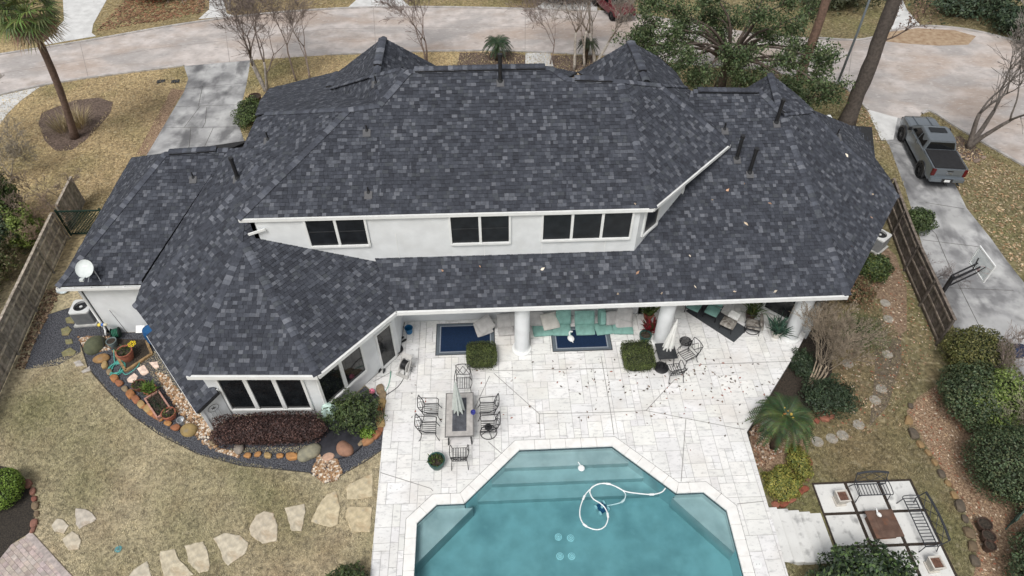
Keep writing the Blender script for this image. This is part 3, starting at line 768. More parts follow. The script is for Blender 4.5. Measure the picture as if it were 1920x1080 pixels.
for p_ in (((926, 700), (1011, 776), (1145, 773), (1211, 770), (1266, 711)), ((1011, 776), (1013, 821)), ((1211, 770), (1396, 806)), ((1127, 668), (1145, 773), (1151, 816)), ((918, 705), (889, 768)), ((1286, 786), (1277, 903)), ((713, 886), (808, 916), (812, 921)), ((915, 828), (940, 850)), ((700, 716), (735, 697)), ((900, 696), (1170, 690)), ((1300, 684), (1494, 677)), ((1382, 945), (1432, 940))):
    jointstrip(jm, [gp(u, v, 0) for u, v in p_], .028, .007, z=0)
jm.build('control_joint', M('control_joint', (.27, .26, .25), .9), patio)
# ---- pool
pool = empty('pool', (0, 0, 0), kind='structure')
plm = M('pool_plaster', (.47, .51, .51), rough=.8, var=.1, scale=1.5, bump=.1); overlay(plm, (.30, .35, .36), .7, .46, .7, .8, 4.); overlay(plm, (.55, .58, .57), 1.6, .55, .72, .5, 13.)
ps = MB(); FL = -1.25
for t in Tess(POOL).tris: ps.add([(p[0], p[1], FL) for p in t], [(0, 1, 2)])
for i in range(len(POOL)):
    p, q = POOL[i], POOL[(i+1) % len(POOL)]
    ps.add([(p[0], p[1], -.01), (q[0], q[1], -.01), (q[0], q[1], FL-.05), (p[0], p[1], FL-.05)], [(0, 1, 2, 3)])
ps.build('basin', plm, pool)
def conv_step(y0, z, name='pool_step'):
    L = 1.0-(14.38-y0)*1.0
    poly = [(.93-(14.38-y0)*1.02, y0), (4.78+(14.38-y0)*1.02, y0), (4.78, 14.38), (.93, 14.38)]
    MB().prism(inset(ccw(poly), .003), FL-.02, z).build(name, plm, pool)
conv_step(12.62, -.98); conv_step(13.2, -.70); conv_step(13.75, -.42)
MB().prism(inset(ccw([(-3.15, 11.4), (-3.15, 10.0), (-1.0, 12.14), (-2.4, 12.14)]), .003), FL-.02, -.5).build('pool_bench', plm, pool)
MB().prism(inset(ccw([(8.8, 11.4), (8.8, 9.9), (6.9, 12.2), (8.08, 12.2)]), .003), FL-.02, -.5).build('pool_bench', plm, pool)
copem = M('coping_stone', (.80, .79, .765), rough=.7, var=.05, scale=3, bump=.2, bscale=30); overlay(copem, (.6, .56, .5), 3, .58, .76, .4, 3.)
n = len(POOL)
for i in range(1, n):
    p, q, P_, Q_ = Vector(POOL[i]), Vector(POOL[(i+1) % n]), Vector(COPE[i]), Vector(COPE[(i+1) % n])
    L = (q-p).length; k = max(1, round(L/.62)); e = (q-p).normalized(); nn = Vector((e.y, -e.x))
    for j in range(k):
        a, b = j/k, (j+1)/k; ga = .005/L
        if j: a += ga
        if j < k-1: b -= ga
        pa, pb = p.lerp(q, a)-nn*.03, p.lerp(q, b)-nn*.03
        if k > 1:
            A = P_ if j == 0 else p.lerp(q, a)+nn*.38; B = Q_ if j == k-1 else p.lerp(q, b)+nn*.38
        else: A, B = P_, Q_
        if j == 0: A = A.lerp(B, ga)
        MB().prism(ccw([tuple(pa), tuple(pb), tuple(B), tuple(A)]), -.075, .022).build('coping_stone', copem, pool, bevel=.008)
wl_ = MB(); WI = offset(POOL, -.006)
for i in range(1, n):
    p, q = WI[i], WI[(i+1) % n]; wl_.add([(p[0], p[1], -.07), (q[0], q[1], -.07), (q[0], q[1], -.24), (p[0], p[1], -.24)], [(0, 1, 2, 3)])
wl_.build('coping_shadow_band', M('coping_shadow_band', (.10, .13, .15), .4, .3, 12), pool)  # dark band on the basin wall paints in the coping's overhang shadow
mj = MB(); jointstrip(mj, [COPE[i % n] for i in range(1, n+1)], .035, .0075, z=0); mj.build('mastic_joint', M('mastic', (.17, .165, .16), .9), pool)
wm = bpy.data.materials.new('pool_water'); wm.use_nodes = True; nt = wm.node_tree; N = nt.nodes; N.remove(N['Principled BSDF'])
tr = N.new('ShaderNodeBsdfTransparent'); tr.inputs[0].default_value = (.93, .97, .98, 1); gl = N.new('ShaderNodeBsdfGlossy'); gl.inputs['Roughness'].default_value = .03
fr = N.new('ShaderNodeFresnel'); fr.inputs[0].default_value = 1.33; mx = N.new('ShaderNodeMixShader')
nz = N.new('ShaderNodeTexNoise'); nz.inputs['Scale'].default_value = 2.5; tcn = N.new('ShaderNodeTexCoord'); lk(nt, tcn.outputs['Object'], nz.inputs['Vector'])
bp = N.new('ShaderNodeBump'); bp.inputs['Strength'].default_value = .12; bp.inputs['Distance'].default_value = .04; lk(nt, nz.outputs['Fac'], bp.inputs['Height'])
lk(nt, bp.outputs[0], gl.inputs['Normal']); lk(nt, bp.outputs[0], fr.inputs['Normal'])
lk(nt, fr.outputs[0], mx.inputs[0]); lk(nt, tr.outputs[0], mx.inputs[1]); lk(nt, gl.outputs[0], mx.inputs[2]); lk(nt, mx.outputs[0], N['Material Output'].inputs['Surface'])
va = N.new('ShaderNodeVolumeAbsorption'); va.inputs['Color'].default_value = (.03, .67, .745, 1); va.inputs['Density'].default_value = .47
lk(nt, va.outputs[0], N['Material Output'].inputs['Volume'])
wt = MB(); WP = offset(POOL, -.004); wt.prism(WP, FL-.3, -.11)
tag(wt.build('pool_water', wm), kind='structure')
# ================================================================ FENCES
woodm = M('weathered_wood', (.19, .17, .145), rough=.9, col2=(.40, .365, .315), scale=5, bump=.5, bscale=30, attr=True)
woodd = M('dark_weathered_wood', (.075, .064, .055), rough=.9, col2=(.18, .155, .135), scale=5, bump=.5, bscale=30, attr=True)
rf = random.Random(5)
def fence(name, a, b, h, mat, label, nrail=2, railside=1, pitch=.145, zb=None):
    a = Vector((a[0], a[1], 0)); b = Vector((b[0], b[1], 0)); L = (b-a).length; e = (b-a)/L; n = Vector((e.y, -e.x, 0)); rz = math.atan2(e.y, e.x)
    t = empty(name, a, 0, label, 'fence'); o = a
    k = int(L/pitch)
    for i in range(k):
        p = e*(i+.5)*pitch; z = g(a.x+p.x, a.y+p.y); hh = h+rf.uniform(-.015, .015)
        m = MB(); kk = rf.uniform(.7, 1.25); m.col = (kk, kk*rf.uniform(.97, 1.02), kk*rf.uniform(.93, 1.03)); m.box((p.x, p.y, z+hh/2+.03), (pitch-.008, .018, hh), rz)
        m.build('plank', mat, t)
    ns = max(2, int(L/2.4)+1)
    for i in range(ns):
        p = e*(L*i/(ns-1))+n*railside*.06; z = g(a.x+p.x, a.y+p.y); m = MB(); m.col = (.9, .9, .9); m.box((p.x, p.y, z+h/2), (.09, .09, h), rz); m.build('post', mat, t)
        if i < ns-1:
            p2 = e*(L*(i+1)/(ns-1))+n*railside*.06; z2 = g(a.x+p2.x, a.y+p2.y)
            for zz in ([.25, h*.52, h-.25] if nrail == 3 else [.3, h-.3]):
                m = MB(); m.col = (1.6, 1.55, 1.45); m.bar(p-n*railside*.022+Vector((0, 0, z+zz)), p2-n*railside*.022+Vector((0, 0, z2+zz)), .05, .09); m.build('rail', mat, t)
    m = MB(); m.col = (1.25, 1.2, 1.15)
    kk = max(2, int(L/1.2))
    for i in range(kk):
        p, q = e*L*i/kk, e*L*(i+1)/kk
        m.bar(p+Vector((0, 0, g(a.x+p.x, a.y+p.y)+h+.05)), q+Vector((0, 0, g(a.x+q.x, a.y+q.y)+h+.05)), .13, .035)
    m.build('cap_rail', mat, t)
    return t
fence('wood_fence', (-21.4, 15.0), (-22.75, 28.2), 1.8, woodm, 'weathered grey plank fence along the left lawn and gravel path', 3)
fence('wood_fence', (-22.8, 28.9), (-23.0, 31.3), 1.75, woodm, 'short pale plank fence panel behind the green lattice gate', 2, -1)
fence('wood_fence', (21.05, 19.3), (22.35, 29.2), 1.8, woodd, 'dark plank fence between the house and the truck driveway', 3, -1)
greenm = M('dark_green_paint', (.012, .03, .022), rough=.6, var=.3, scale=6)
gt = empty('lattice_gate', (-21.6, 28.4, 0), 0, 'dark green lattice gate across the left side passage', 'gate')
for x_ in (-1.05, 1.2): MB().box((x_, 0, .9), (.09, .09, 1.8)).build('post', greenm, gt)
for z_ in (.12, 1.68): MB().box((.07, 0, z_), (2.2, .06, .08)).build('rail', greenm, gt)
for i in range(-9, 14):
    for s_ in (1, -1):
        x0 = i*.16; pts = []
        a_, b_ = Vector((x0, s_*.012, .15)), Vector((x0+s_*1.5, s_*.012, 1.65))
        t0, t1 = 0, 1
        for lim, sg in ((-1.0, 1), (1.15, -1)):
            da, db = (a_.x-lim)*sg, (b_.x-lim)*sg
            if da < 0 and db < 0: t1 = -1
            elif da < 0: t0 = max(t0, da/(da-db))
            elif db < 0: t1 = min(t1, da/(da-db))
        if t1 > t0+.03: MB().bar(a_.lerp(b_, t0), a_.lerp(b_, t1), .012, .035).build('lattice_strip', greenm, gt)
# ================================================================ AC UNITS
acm = M('ac_grey', (.30, .31, .32), rough=.5, var=.08, scale=4, metal=.2); acw = M('ac_white', (.62, .63, .62), rough=.5, var=.08)
def acunit(loc, rz, label):
    t = empty('air_conditioner', loc, rz, label, 'air conditioner', 'air conditioner units beside the house walls')
    MB().box((0, 0, .04), (1.05, 1.05, .09)).build('pad', M('pad', (.45, .45, .43), .9), t)
    m = MB(); m.box((0, 0, .45), (.82, .82, .74)); m.build('cabinet', acm, t)
    for s_ in range(4):
        a = s_*math.pi/2; m = MB()
        for i in range(13):
            x = -.39+i*.065; p = Vector((x, -.425, .45)); p.rotate(Matrix.Rotation(a, 3, 'Z')); m.box(p, (.03, .03, .72), a)
        m.build('louvre', acm, t)
    m = MB(); n = 24
    out = [(.45*max(-1, min(1, 1.35*math.cos(2*math.pi*(i+.5)/n))), .45*max(-1, min(1, 1.35*math.sin(2*math.pi*(i+.5)/n)))) for i in range(n)]
    inn = [(.32*math.cos(2*math.pi*(i+.5)/n), .32*math.sin(2*math.pi*(i+.5)/n)) for i in range(n)]
    for i in range(n):
        j = (i+1) % n
        m.add([(*out[i], .83), (*out[j], .83), (*out[j], .91), (*out[i], .91), (*inn[i], .93), (*inn[j], .93), (*inn[j], .82), (*inn[i], .82)], [(0, 1, 2, 3), (3, 2, 5, 4), (4, 5, 6, 7)])
    m.build('top_cover', acw, t)
    MB().cyl((0, 0, .78), (0, 0, .825), .34, n=24).build('fan_well', blackm, t)
    m = MB()
    for i in range(4):
        a = i*math.pi/2; m.box((.15*math.cos(a), .15*math.sin(a), .84), (.26, .12, .012), a, .35)
    m.build('fan', darkm, t); MB().cyl((0, 0, .83), (0, 0, .89), .07, n=12).build('fan_hub', acw, t)
    for k, r_ in enumerate((.12, .19, .26, .315)):
        m = MB(); m.tube([(r_*math.cos(2*math.pi*i/24), r_*math.sin(2*math.pi*i/24), .925) for i in range(24)], .006, 4, True); m.build('grille_ring', blackm, t)
acunit((-19.45, 22.35, -.04), .05, 'grey air conditioner standing by the left downspout and gravel path')
acunit((20.75, 26.05, g(20.75, 26.05)), .65, 'grey air conditioner between the right eave and the dark fence')
# ================================================================ SATELLITE DISH
p = on(LW, 178, 520)
t = empty('satellite_dish', p, 0, 'small white round satellite dish on the left roof', 'satellite dish')
dishm = M('dish_white', (.62, .66, .65), rough=.5, var=.05)
m = MB(); R_ = rotm(math.radians(38), 0, math.radians(8)); n = 28; prof = [(0, .0), (.12, .006), (.24, .028), (.36, .062), (.37, .08)]
vs = []
c = Vector((-.1, -.1, .62))
for r_, z_ in prof:
    for i in range(n):
        a = 2*math.pi*i/n; vs.append(c+R_ @ Vector((r_*math.cos(a), r_*1.08*math.sin(a), z_)))
fs = [(j*n+i, j*n+(i+1) % n, (j+1)*n+(i+1) % n, (j+1)*n+i) for j in range(len(prof)-1) for i in range(n)]
m.add(vs, fs); m.build('dish', dishm, t, smooth=True)
m = MB(); m.tube([(.05, .1, -.05), (.05, .12, .3), (-.06, 0, .6)], .025, 8); m.build('mast', steel, t)
m = MB(); m.tube([c+R_ @ Vector((0, -.35, .02)), c+R_ @ Vector((0, -.5, .35))], .018, 6); m.build('feed_arm', steel, t)
MB().box(c+R_ @ Vector((0, -.52, .38)), (.16, .12, .1)).build('feed_horn', dishm, t)
for x_ in (-.25, .3):
    m = MB(); m.tube([(x_, -.2, -.08), (x_*.4, .05, .3)], .014, 6); m.build('brace', steel, t)
m = MB(); m.box(c+R_ @ Vector((0, .12, .012)), (.2, .05, .004), math.radians(8), math.radians(38)); m.build('logo_label', white, t)
# ================================================================ PICKUP TRUCK
carp = M('truck_paint', (.21, .235, .26), rough=.22, var=.03, scale=2, bump=0, spec=.7, metal=.5)
cglass = M('car_glass', (.008, .009, .01), rough=.08, var=.1, bump=0, spec=.6); tyre = M('tyre', (.016, .016, .017), rough=.85, var=.2, bscale=30)
redl = M('tail_light', (.10, .012, .012), rough=.2, var=.1, bump=0); chrome = M('chrome', (.7, .7, .72), rough=.15, var=.05, metal=1, bump=0)
def loft(m, secs):
    """secs: list of rings (same count) -> closed skin"""
    n = len(secs[0]); vs = [v for r_ in secs for v in r_]
    fs = [(j*n+i, j*n+(i+1) % n, (j+1)*n+(i+1) % n, (j+1)*n+i) for j in range(len(secs)-1) for i in range(n)]
    m.add(vs, fs+[tuple(range(n-1, -1, -1)), tuple(range((len(secs)-1)*n, len(secs)*n))])
def ring(y, w0, w1, z0, z1, b=.08):
    return [(-w0, y, z0+b), (-w0+b, y, z0), (w0-b, y, z0), (w0, y, z0+b), (w0, y, (z0+z1)*.55), (w1, y, z1-b*.8), (w1-b, y, z1), (-w1+b, y, z1), (-w1, y, z1-b*.8), (-w0, y, (z0+z1)*.55)]
def wheel(t, x, y, r=.42, w=.30, name='wheel'):
    s = 1 if x > 0 else -1
    m = MB(); R_ = [(r*.62, -w/2), (r*.93, -w/2), (r, -w/2+.05), (r, w/2-.05), (r*.93, w/2), (r*.62, w/2)]
    n = 28; vs = []
    for rr, xx in R_:
        for i in range(n): a = 2*math.pi*i/n; vs.append((x+xx, y+rr*math.cos(a), r+rr*math.sin(a)))
    m.add(vs, [(j*n+i, j*n+(i+1) % n, (j+1)*n+(i+1) % n, (j+1)*n+i) for j in range(len(R_)-1) for i in range(n)])
    wo = m.build(name, tyre, t, smooth='auto')
    m = MB(); m.cyl((x-.05*s, y, r), (x+.03*s, y, r), r*.64, n=24); m.build('rim_back', blackm, wo)
    m = MB()
    for i in range(6):
        a = 2*math.pi*i/6; m.box((x+s*(w/2-.05), y+math.cos(a)*r*.33, r+math.sin(a)*r*.33), (.04, r*.6, .07), 0, a)
    m.cyl((x+s*(w/2-.09), y, r), (x+s*(w/2-.02), y, r), .09, n=12); m.build('rim', blackm, wo)
def pickup(loc, rz):
    t = empty('pickup_truck', loc, rz, 'silver grey crew cab pickup truck with black bed cover on the driveway', 'pickup truck')
    W = .98
    m = MB(); loft(m, [ring(-2.95, .90, .90, .62, 1.30), ring(-2.8, W, .95, .50, 1.36), ring(-1.0, W+.02, .97, .48, 1.36), ring(.9, W+.01, .96, .46, 1.33), ring(1.5, W, .95, .46, 1.32), ring(2.4, W-.01, .93, .48, 1.27), ring(2.82, .93, .86, .52, 1.18), ring(2.95, .86, .80, .56, 1.05)])
    body = m.build('body', carp, t, smooth='auto')
    m = MB(); loft(m, [[(-.93, -1.02, 1.32), (.93, -1.02, 1.32), (.74, -.90, 1.88), (-.74, -.90, 1.88)], [(-.95, -.4, 1.32), (.95, -.4, 1.32), (.76, -.42, 1.93), (-.76, -.42, 1.93)], [(-.95, .5, 1.32), (.95, .5, 1.32), (.75, .42, 1.92), (-.75, .42, 1.92)], [(-.93, 1.5, 1.30), (.93, 1.5, 1.30), (.72, .72, 1.86), (-.72, .72, 1.86)]])
    cabn = m.build('cab', carp, t, bevel=.03)
    def pane(pts, name='window', mat=cglass):
        n = Vector(pts[1])-Vector(pts[0]); n = n.cross(Vector(pts[2])-Vector(pts[0])).normalized()
        mm = MB(); mm.add([Vector(p)+n*.012 for p in pts]+[Vector(p)-n*.02 for p in pts], [tuple(range(len(pts))), tuple(range(2*len(pts)-1, len(pts)-1, -1))]+[(i+len(pts), (i+1) % len(pts)+len(pts), (i+1) % len(pts), i) for i in range(len(pts))]); mm.build(name, mat, t)
    def lp(a, b, k): return tuple(Vector(a).lerp(Vector(b), k))
    pane([(.80, -1.0, 1.40), (-.80, -1.0, 1.40), (-.68, -.915, 1.80), (.68, -.915, 1.80)], 'rear_window')
    pane([(-.80, 1.42, 1.36), (.80, 1.42, 1.36), (.66, .80, 1.80), (-.66, .80, 1.80)], 'windscreen')
    for s in (-1, 1):
        q = [(s*.925, -.82, 1.40), (s*.93, .02, 1.40), (s*.79, .0, 1.80), (s*.77, -.72, 1.79)]; pane(q if s > 0 else q[::-1])
        q = [(s*.93, .10, 1.40), (s*.925, 1.05, 1.40), (s*.79, .55, 1.79), (s*.79, .08, 1.80)]; pane(q if s > 0 else q[::-1])
        for y_ in (-.95, .05, 1.1): MB().box((s*.982, y_, .95), (.012, .012, .72)).build('door_seam', darkm, t)
        for y_ in (-.15, .85): MB().box((s*.995, y_, 1.2), (.03, .2, .035)).build('door_handle', carp, t)
        m = MB(); m.box((s*1.13, 1.02, 1.42), (.2, .14, .2)); m.box((s*1.0, 1.05, 1.36), (.16, .05, .05)); m.build('mirror', blackm, t, bevel=.02)
        for y_ in (-1.83, 1.88):
            m = MB(); n = 18
            for i in range(n):
                a0, a1 = math.pi*(-.04+1.08*i/n), math.pi*(-.04+1.08*(i+1)/n)
                def pt(a, r_, x): return (x, y_+r_*math.cos(a), .42+r_*math.sin(a))
                m.add([pt(a0, .47, s*.93), pt(a1, .47, s*.93), pt(a1, .47, s*1.06), pt(a0, .47, s*1.06), pt(a0, .58, s*.97), pt(a1, .58, s*.97), pt(a1, .58, s*1.05), pt(a0, .58, s*1.05)], [(0, 1, 2, 3), (3, 2, 6, 7), (7, 6, 5, 4)])
            m.build('fender_flare', blackm, t)
            m = MB(); m.cyl((s*.60, y_, .44), (s*.985, y_, .44), .47, n=24); m.build('wheel_well', blackm, t)
            wheel(t, s*.92, y_)
        m = MB(); m.box((s*.86, -2.9, 1.12), (.2, .16, .42)); m.build('tail_light', redl, t, bevel=.02)
        m = MB(); m.box((s*.74, 2.86, .93), (.3, .2, .16)); m.build('headlight', cglass, t, bevel=.02)
        MB().box((s*.95, .0, .36), (.14, 2.4, .07)).build('running_board', blackm, t)
        m = MB(); m.box((s*.93, -1.98, 1.375), (.07, 1.86, .035)); m.build('bed_rail', carp, t, bevel=.01)
    m = MB(); m.box((0, -1.95, 1.375), (1.72, 1.78, .05)); m.build('bed_cover', M('vinyl', (.022, .022, .024), .75, .15), t, bevel=.015)
    m = MB(); m.box((0, -2.93, 1.12), (1.48, .06, .50)); m.build('tailgate', carp, t, bevel=.02)
    MB().box((0, -2.965, 1.25), (.34, .02, .07)).build('tailgate_handle', blackm, t)
    MB().box((0, -2.963, .98), (1.3, .012, .012)).build('tailgate_crease', darkm, t)
    m = MB(); m.box((0, -3.02, .70), (1.9, .22, .24)); m.build('rear_bumper', carp, t, bevel=.03)
    m = MB(); m.box((0, -3.12, .70), (.62, .04, .2)); m.build('plate_recess', blackm, t)
    MB().box((0, -3.145, .70), (.31, .012, .15)).build('number_plate', white, t)
    m = MB(); m.box((0, -3.08, .46), (.1, .3, .08)); m.build('tow_hitch', blackm, t)
    m = MB(); m.cyl((.72, -2.7, .42), (.78, -3.1, .40), .05, n=10); m.build('exhaust', darkm, t)
    m = MB(); m.box((0, 2.95, .86), (1.2, .1, .36)); m.build('grille', blackm, t, bevel=.02)
    m = MB(); m.box((0, 2.9, .56), (1.75, .24, .2)); m.build('front_bumper', chrome, t, bevel=.03)
    m = MB()
    for x_ in (-.42, .42): m.box((x_, 2.1, 1.31), (.06, 1.1, .04), 0, -.08)
    m.build('hood_crease', carp, t)
    MB().box((0, .15, 1.945), (.95, .5, .02)).build('sunroof', cglass, t)
    cu = bpy.data.curves.new('letters', 'FONT'); cu.body = 'GMC'; cu.size = .17; cu.extrude = .006; cu.align_x = 'CENTER'
    to = bpy.data.objects.new('tmp', cu); COL.objects.link(to); dg = bpy.context.evaluated_depsgraph_get(); me_ = bpy.data.meshes.new_from_object(to.evaluated_get(dg)); bpy.data.objects.remove(to)
    lo = linkmesh('emblem', me_, chrome, t, (0, -2.975, 1.06)); lo.rotation_euler = (math.pi/2, 0, 0)
    return t
pickup((26.72, 33.25, g(26.7, 33.3)+.012), math.radians(-8))
# ---- red car across the street
redp = M('red_paint', (.11, .010, .016), rough=.3, var=.05, bump=0, spec=.6)
def suv(loc, rz):
    t = empty('parked_car', loc, rz, 'dark red car parked across the street behind the bare trees', 'car')
    m = MB(); loft(m, [ring(-2.3, .82, .80, .5, 1.0), ring(-2.1, .92, .88, .38, 1.08), ring(0, .94, .92, .32, 1.06), ring(1.3, .93, .90, .34, 1.04), ring(2.1, .90, .84, .4, .95), ring(2.35, .78, .7, .45, .8)]); m.build('body', redp, t, smooth='auto')
    m = MB(); loft(m, [[(-.88, -2.1, 1.0), (.88, -2.1, 1.0), (.66, -1.75, 1.62), (-.66, -1.75, 1.62)], [(-.9, -.2, 1.02), (.9, -.2, 1.02), (.70, -.2, 1.7), (-.70, -.2, 1.7)], [(-.88, 1.3, 1.0), (.88, 1.3, 1.0), (.64, .45, 1.62), (-.64, .45, 1.62)]]); m.build('cabin', redp, t, bevel=.04)
    def q(p, name):
        n = (Vector(p[1])-Vector(p[0])).cross(Vector(p[2])-Vector(p[0])).normalized()*.02; mm = MB(); mm.add([Vector(a)+n for a in p]+[Vector(a)-n for a in p], [(0, 1, 2, 3), (7, 6, 5, 4), (4, 5, 1, 0), (5, 6, 2, 1), (6, 7, 3, 2), (7, 4, 0, 3)]); mm.build(name, cglass, t)
    q([(-.76, 1.2, 1.07), (.76, 1.2, 1.07), (.6, .52, 1.57), (-.6, .52, 1.57)], 'windscreen')
    for s in (-1, 1):
        for y0, y1 in ((-1.8, -.65), (-.55, .75)):
            a = [(s*.885, y0, 1.07), (s*.89, y1, 1.07), (s*.72, min(y1, .4), 1.58), (s*.71, y0+.12, 1.57)]; q(a if s > 0 else a[::-1], 'window')
        for y_ in (-1.4, 1.45): wheel(t, s*.85, y_, .35, .23)
        m = MB(); m.box((s*.62, 2.22, .72), (.34, .2, .14)); m.build('headlight', steel, t, bevel=.02)
        m = MB(); m.box((s*.72, .95, 1.12), (.5, .12, .12)); m.build('mirror', redp, t, bevel=.02)
    MB().box((0, 2.3, .55), (1.1, .12, .22)).build('grille', blackm, t)
suv((10.5, 54.0, 0), math.radians(200))
# ================================================================ STREET LAMP, BASKETBALL HOOP
t = empty('street_lamp', G(1570, 157), 0, 'slim grey street lamp pole on the kerb right of the oak', 'street lamp')
MB().cyl((0, 0, 0), (0, 0, .25), .16, .13, 12).build('base', steel, t); m = MB(); m.tube([(0, 0, 0), (.03, 0, 4), (.0, .1, 8.5)], [.09, .075, .06], 10); m.build('pole', M('lamp_pole', (.22, .25, .27), .5, .1, metal=.3), t, smooth=True)
m = MB(); m.tube([(0, .1, 8.4), (.0, .6, 8.9), (0, 1.6, 9.0)], .04, 8); m.build('arm', steel, t); m = MB(); m.box((0, 1.9, 8.98), (.25, .6, .12)); m.build('lamp_head', steel, t, bevel=.03)
hp = Vector((21.5, 21.25, g(22.6, 21.9)))
t = empty('basketball_hoop', hp, math.radians(-90), 'black pole basketball hoop with clear white edged backboard over the driveway', 'basketball hoop')
MB().box((0, 0, 1.35), (.14, .14, 2.7)).build('pole', blackm, t)
for z0, z1 in ((2.2, 3.0), (2.6, 3.4)):
    for s in (-.12, .12): m = MB(); m.bar((s, .0, z0), (s, .88, z1), .05, .06); m.build('arm', blackm, t)
for s in (-1, 1): m = MB(); m.bar((s*.12, .85, 2.95), (s*.3, .93, 3.55), .04, .04); m.build('bracket', blackm, t)
bz = 3.45; BY = .98
for nm, c_, d_ in (('board_edge', (0, BY, bz+.5), (1.36, .06, .07)), ('board_edge', (0, BY, bz-.5), (1.36, .06, .07)), ('board_edge', (-.65, BY, bz), (.07, .06, .94)), ('board_edge', (.65, BY, bz), (.07, .06, .94))): MB().box(c_, d_).build(nm, white, t)
ag = bpy.data.materials.new('acrylic'); ag.use_nodes = True; b_ = ag.node_tree.nodes['Principled BSDF']; b_.inputs['Base Color'].default_value = (.75, .8, .8, 1); b_.inputs['Alpha'].default_value = .45; b_.inputs['Roughness'].default_value = .1
MB().box((0, BY, bz), (1.24, .012, .94)).build('backboard', ag, t)
m = MB()
for c_, d_ in (((0, BY+.02, bz+.08), (.6, .012, .04)), ((0, BY+.02, bz-.36), (.6, .012, .04)), ((-.3, BY+.02, bz-.14), (.04, .012, .48)), ((.3, BY+.02, bz-.14), (.04, .012, .48))): m.box(c_, d_)
m.build('target_square', white, t)
m = MB(); m.tube([(.23*math.cos(2*math.pi*i/20), BY+.33+.23*math.sin(2*math.pi*i/20), bz-.4) for i in range(20)], .012, 6, True); m.box((0, BY+.05, bz-.4), (.14, .1, .1)); m.build('rim', M('rim_red', (.4, .05, .03), .4), t)
m = MB()
for i in range(10):
    a, b = 2*math.pi*i/10, 2*math.pi*(i+1)/10
    m.tube([(.23*math.cos(a), BY+.33+.23*math.sin(a), bz-.41), (.13*math.cos(b), BY+.33+.13*math.sin(b), bz-.8)], .006, 3); m.tube([(.23*math.cos(b), BY+.33+.23*math.sin(b), bz-.41), (.13*math.cos(a), BY+.33+.13*math.sin(a), bz-.8)], .006, 3)
m.build('net', white, t)
# ================================================================ PATIO FURNITURE
iron = M('wrought_iron', (.018, .018, .02), rough=.45, var=.3, scale=20, bump=.1, spec=.5)
def chair(loc, rz, label, group=None, swivel=False, cat='chair', scale=1.12):
    """iron armchair, front towards local +Y"""
    t = empty('iron_chair', loc, rz, label, cat, group); t.scale = (scale,)*3
    w, d, sh, bh = .29, .27, .42, .98
    m = MB(); r = .016
    m.tube([(-w+.03, d, sh), (w-.03, d, sh), (w-.03, -d+.02, sh-.02), (-w+.03, -d+.02, sh-.02)], .014, 5, True)
    m.build('seat_frame', iron, t)
    for i in range(6):
        x = -w+.07+i*(2*w-.14)/5; MB().box((x, 0, sh), (.022, 2*d-.02, .01)).build('seat_slat', iron, t)
    for s in (-1, 1):
        if not swivel:
            m = MB(); m.tube([(s*(w-.02), d-.02, sh), (s*w, d+.03, .2), (s*(w+.02), d+.1, 0)], .014, 5); m.build('leg', iron, t)
            m = MB(); m.tube([(s*(w-.02), -d+.02, sh), (s*w, -d-.02, .2), (s*(w+.01), -d-.12, 0)], .014, 5); m.build('leg', iron, t)
        m = MB(); m.tube([(s*(w-.01), -d-.1, .78), (s*(w+.05), -.1, .66), (s*(w+.05), d-.05, .64), (s*(w+.02), d+.02, .6), (s*(w-.02), d, sh)], .016, 5); m.build('armrest', iron, t)
        m = MB(); m.tube([(s*(w-.03), -d+.02, sh), (s*(w-.02), -d-.04, .65), (s*(w-.02), -d-.16, bh)], .017, 5); m.build('back_post', iron, t)
    m = MB(); m.tube([(-w+.02, -d-.16, bh), (-w*.5, -d-.175, bh+.035), (0, -d-.18, bh+.045), (w*.5, -d-.175, bh+.035), (w-.02, -d-.16, bh)], .017, 5); m.build('top_rail', iron, t)
    m = MB(); m.tube([(-w+.02, -d-.02, .56), (w-.02, -d-.02, .56)], .013, 5); m.build('back_rail', iron, t)
    for a, b in (((-.25, .56), (0, .92)), ((0, .56), (.25, .92)), ((-.25, .74), (-.1, 1.0)), ((.1, .56), (.25, .78)), ((.25, .56), (0, .92)), ((0, .56), (-.25, .92))):
        def bp(x, z): return (x, -d-.02-(z-.56)*.36, z)
        m = MB(); m.bar(bp(*a), bp(*b), .012, .02); m.build('back_lattice', iron, t)
    if swivel:
        m = MB(); m.tube([(.31*math.cos(2*math.pi*i/24), .31*math.sin(2*math.pi*i/24), .02) for i in range(24)], .016, 5, True); m.build('base_ring', iron, t)
        for i in range(4):
            a = i*math.pi/2+.4; m = MB(); m.tube([(.31*math.cos(a), .31*math.sin(a), .02), (.15*math.cos(a), .15*math.sin(a), .12), (0, 0, .16)], .013, 5); m.build('spoke', iron, t)
        m = MB(); m.cyl((0, 0, .12), (0, 0, .40), .035, n=10); m.cyl((0, 0, .36), (0, 0, .40), .14, n=16); m.build('pedestal', iron, t)
    return t
GC = 'iron chairs around the dining table'
chair((-1.36, 17.45, 0), math.pi, 'black iron chair at the house end of the long dining table', GC)
chair((-1.5, 13.95, 0), 0, 'black iron chair at the pool end of the long dining table', GC)
chair((-2.72, 16.15, 0), -math.pi/2, 'left iron chair of the dining table nearer the house', GC)
chair((-2.78, 15.25, 0), -math.pi/2, 'left iron chair of the dining table nearer the pool', GC)
chair((-.34, 16.1, 0), math.pi/2, 'right iron chair of the dining table nearer the house', GC)
chair((-.32, 15.2, 0), math.pi/2, 'right swivel iron chair of the dining table above a ring base', GC, swivel=True)
t = empty('dining_table', (-1.5, 15.68, 0), 0, 'long grey dining table with a perforated dark centre on the patio', 'table')
slat = M('table_grey', (.42, .40, .38), rough=.6, var=.12, scale=6, bump=.1)
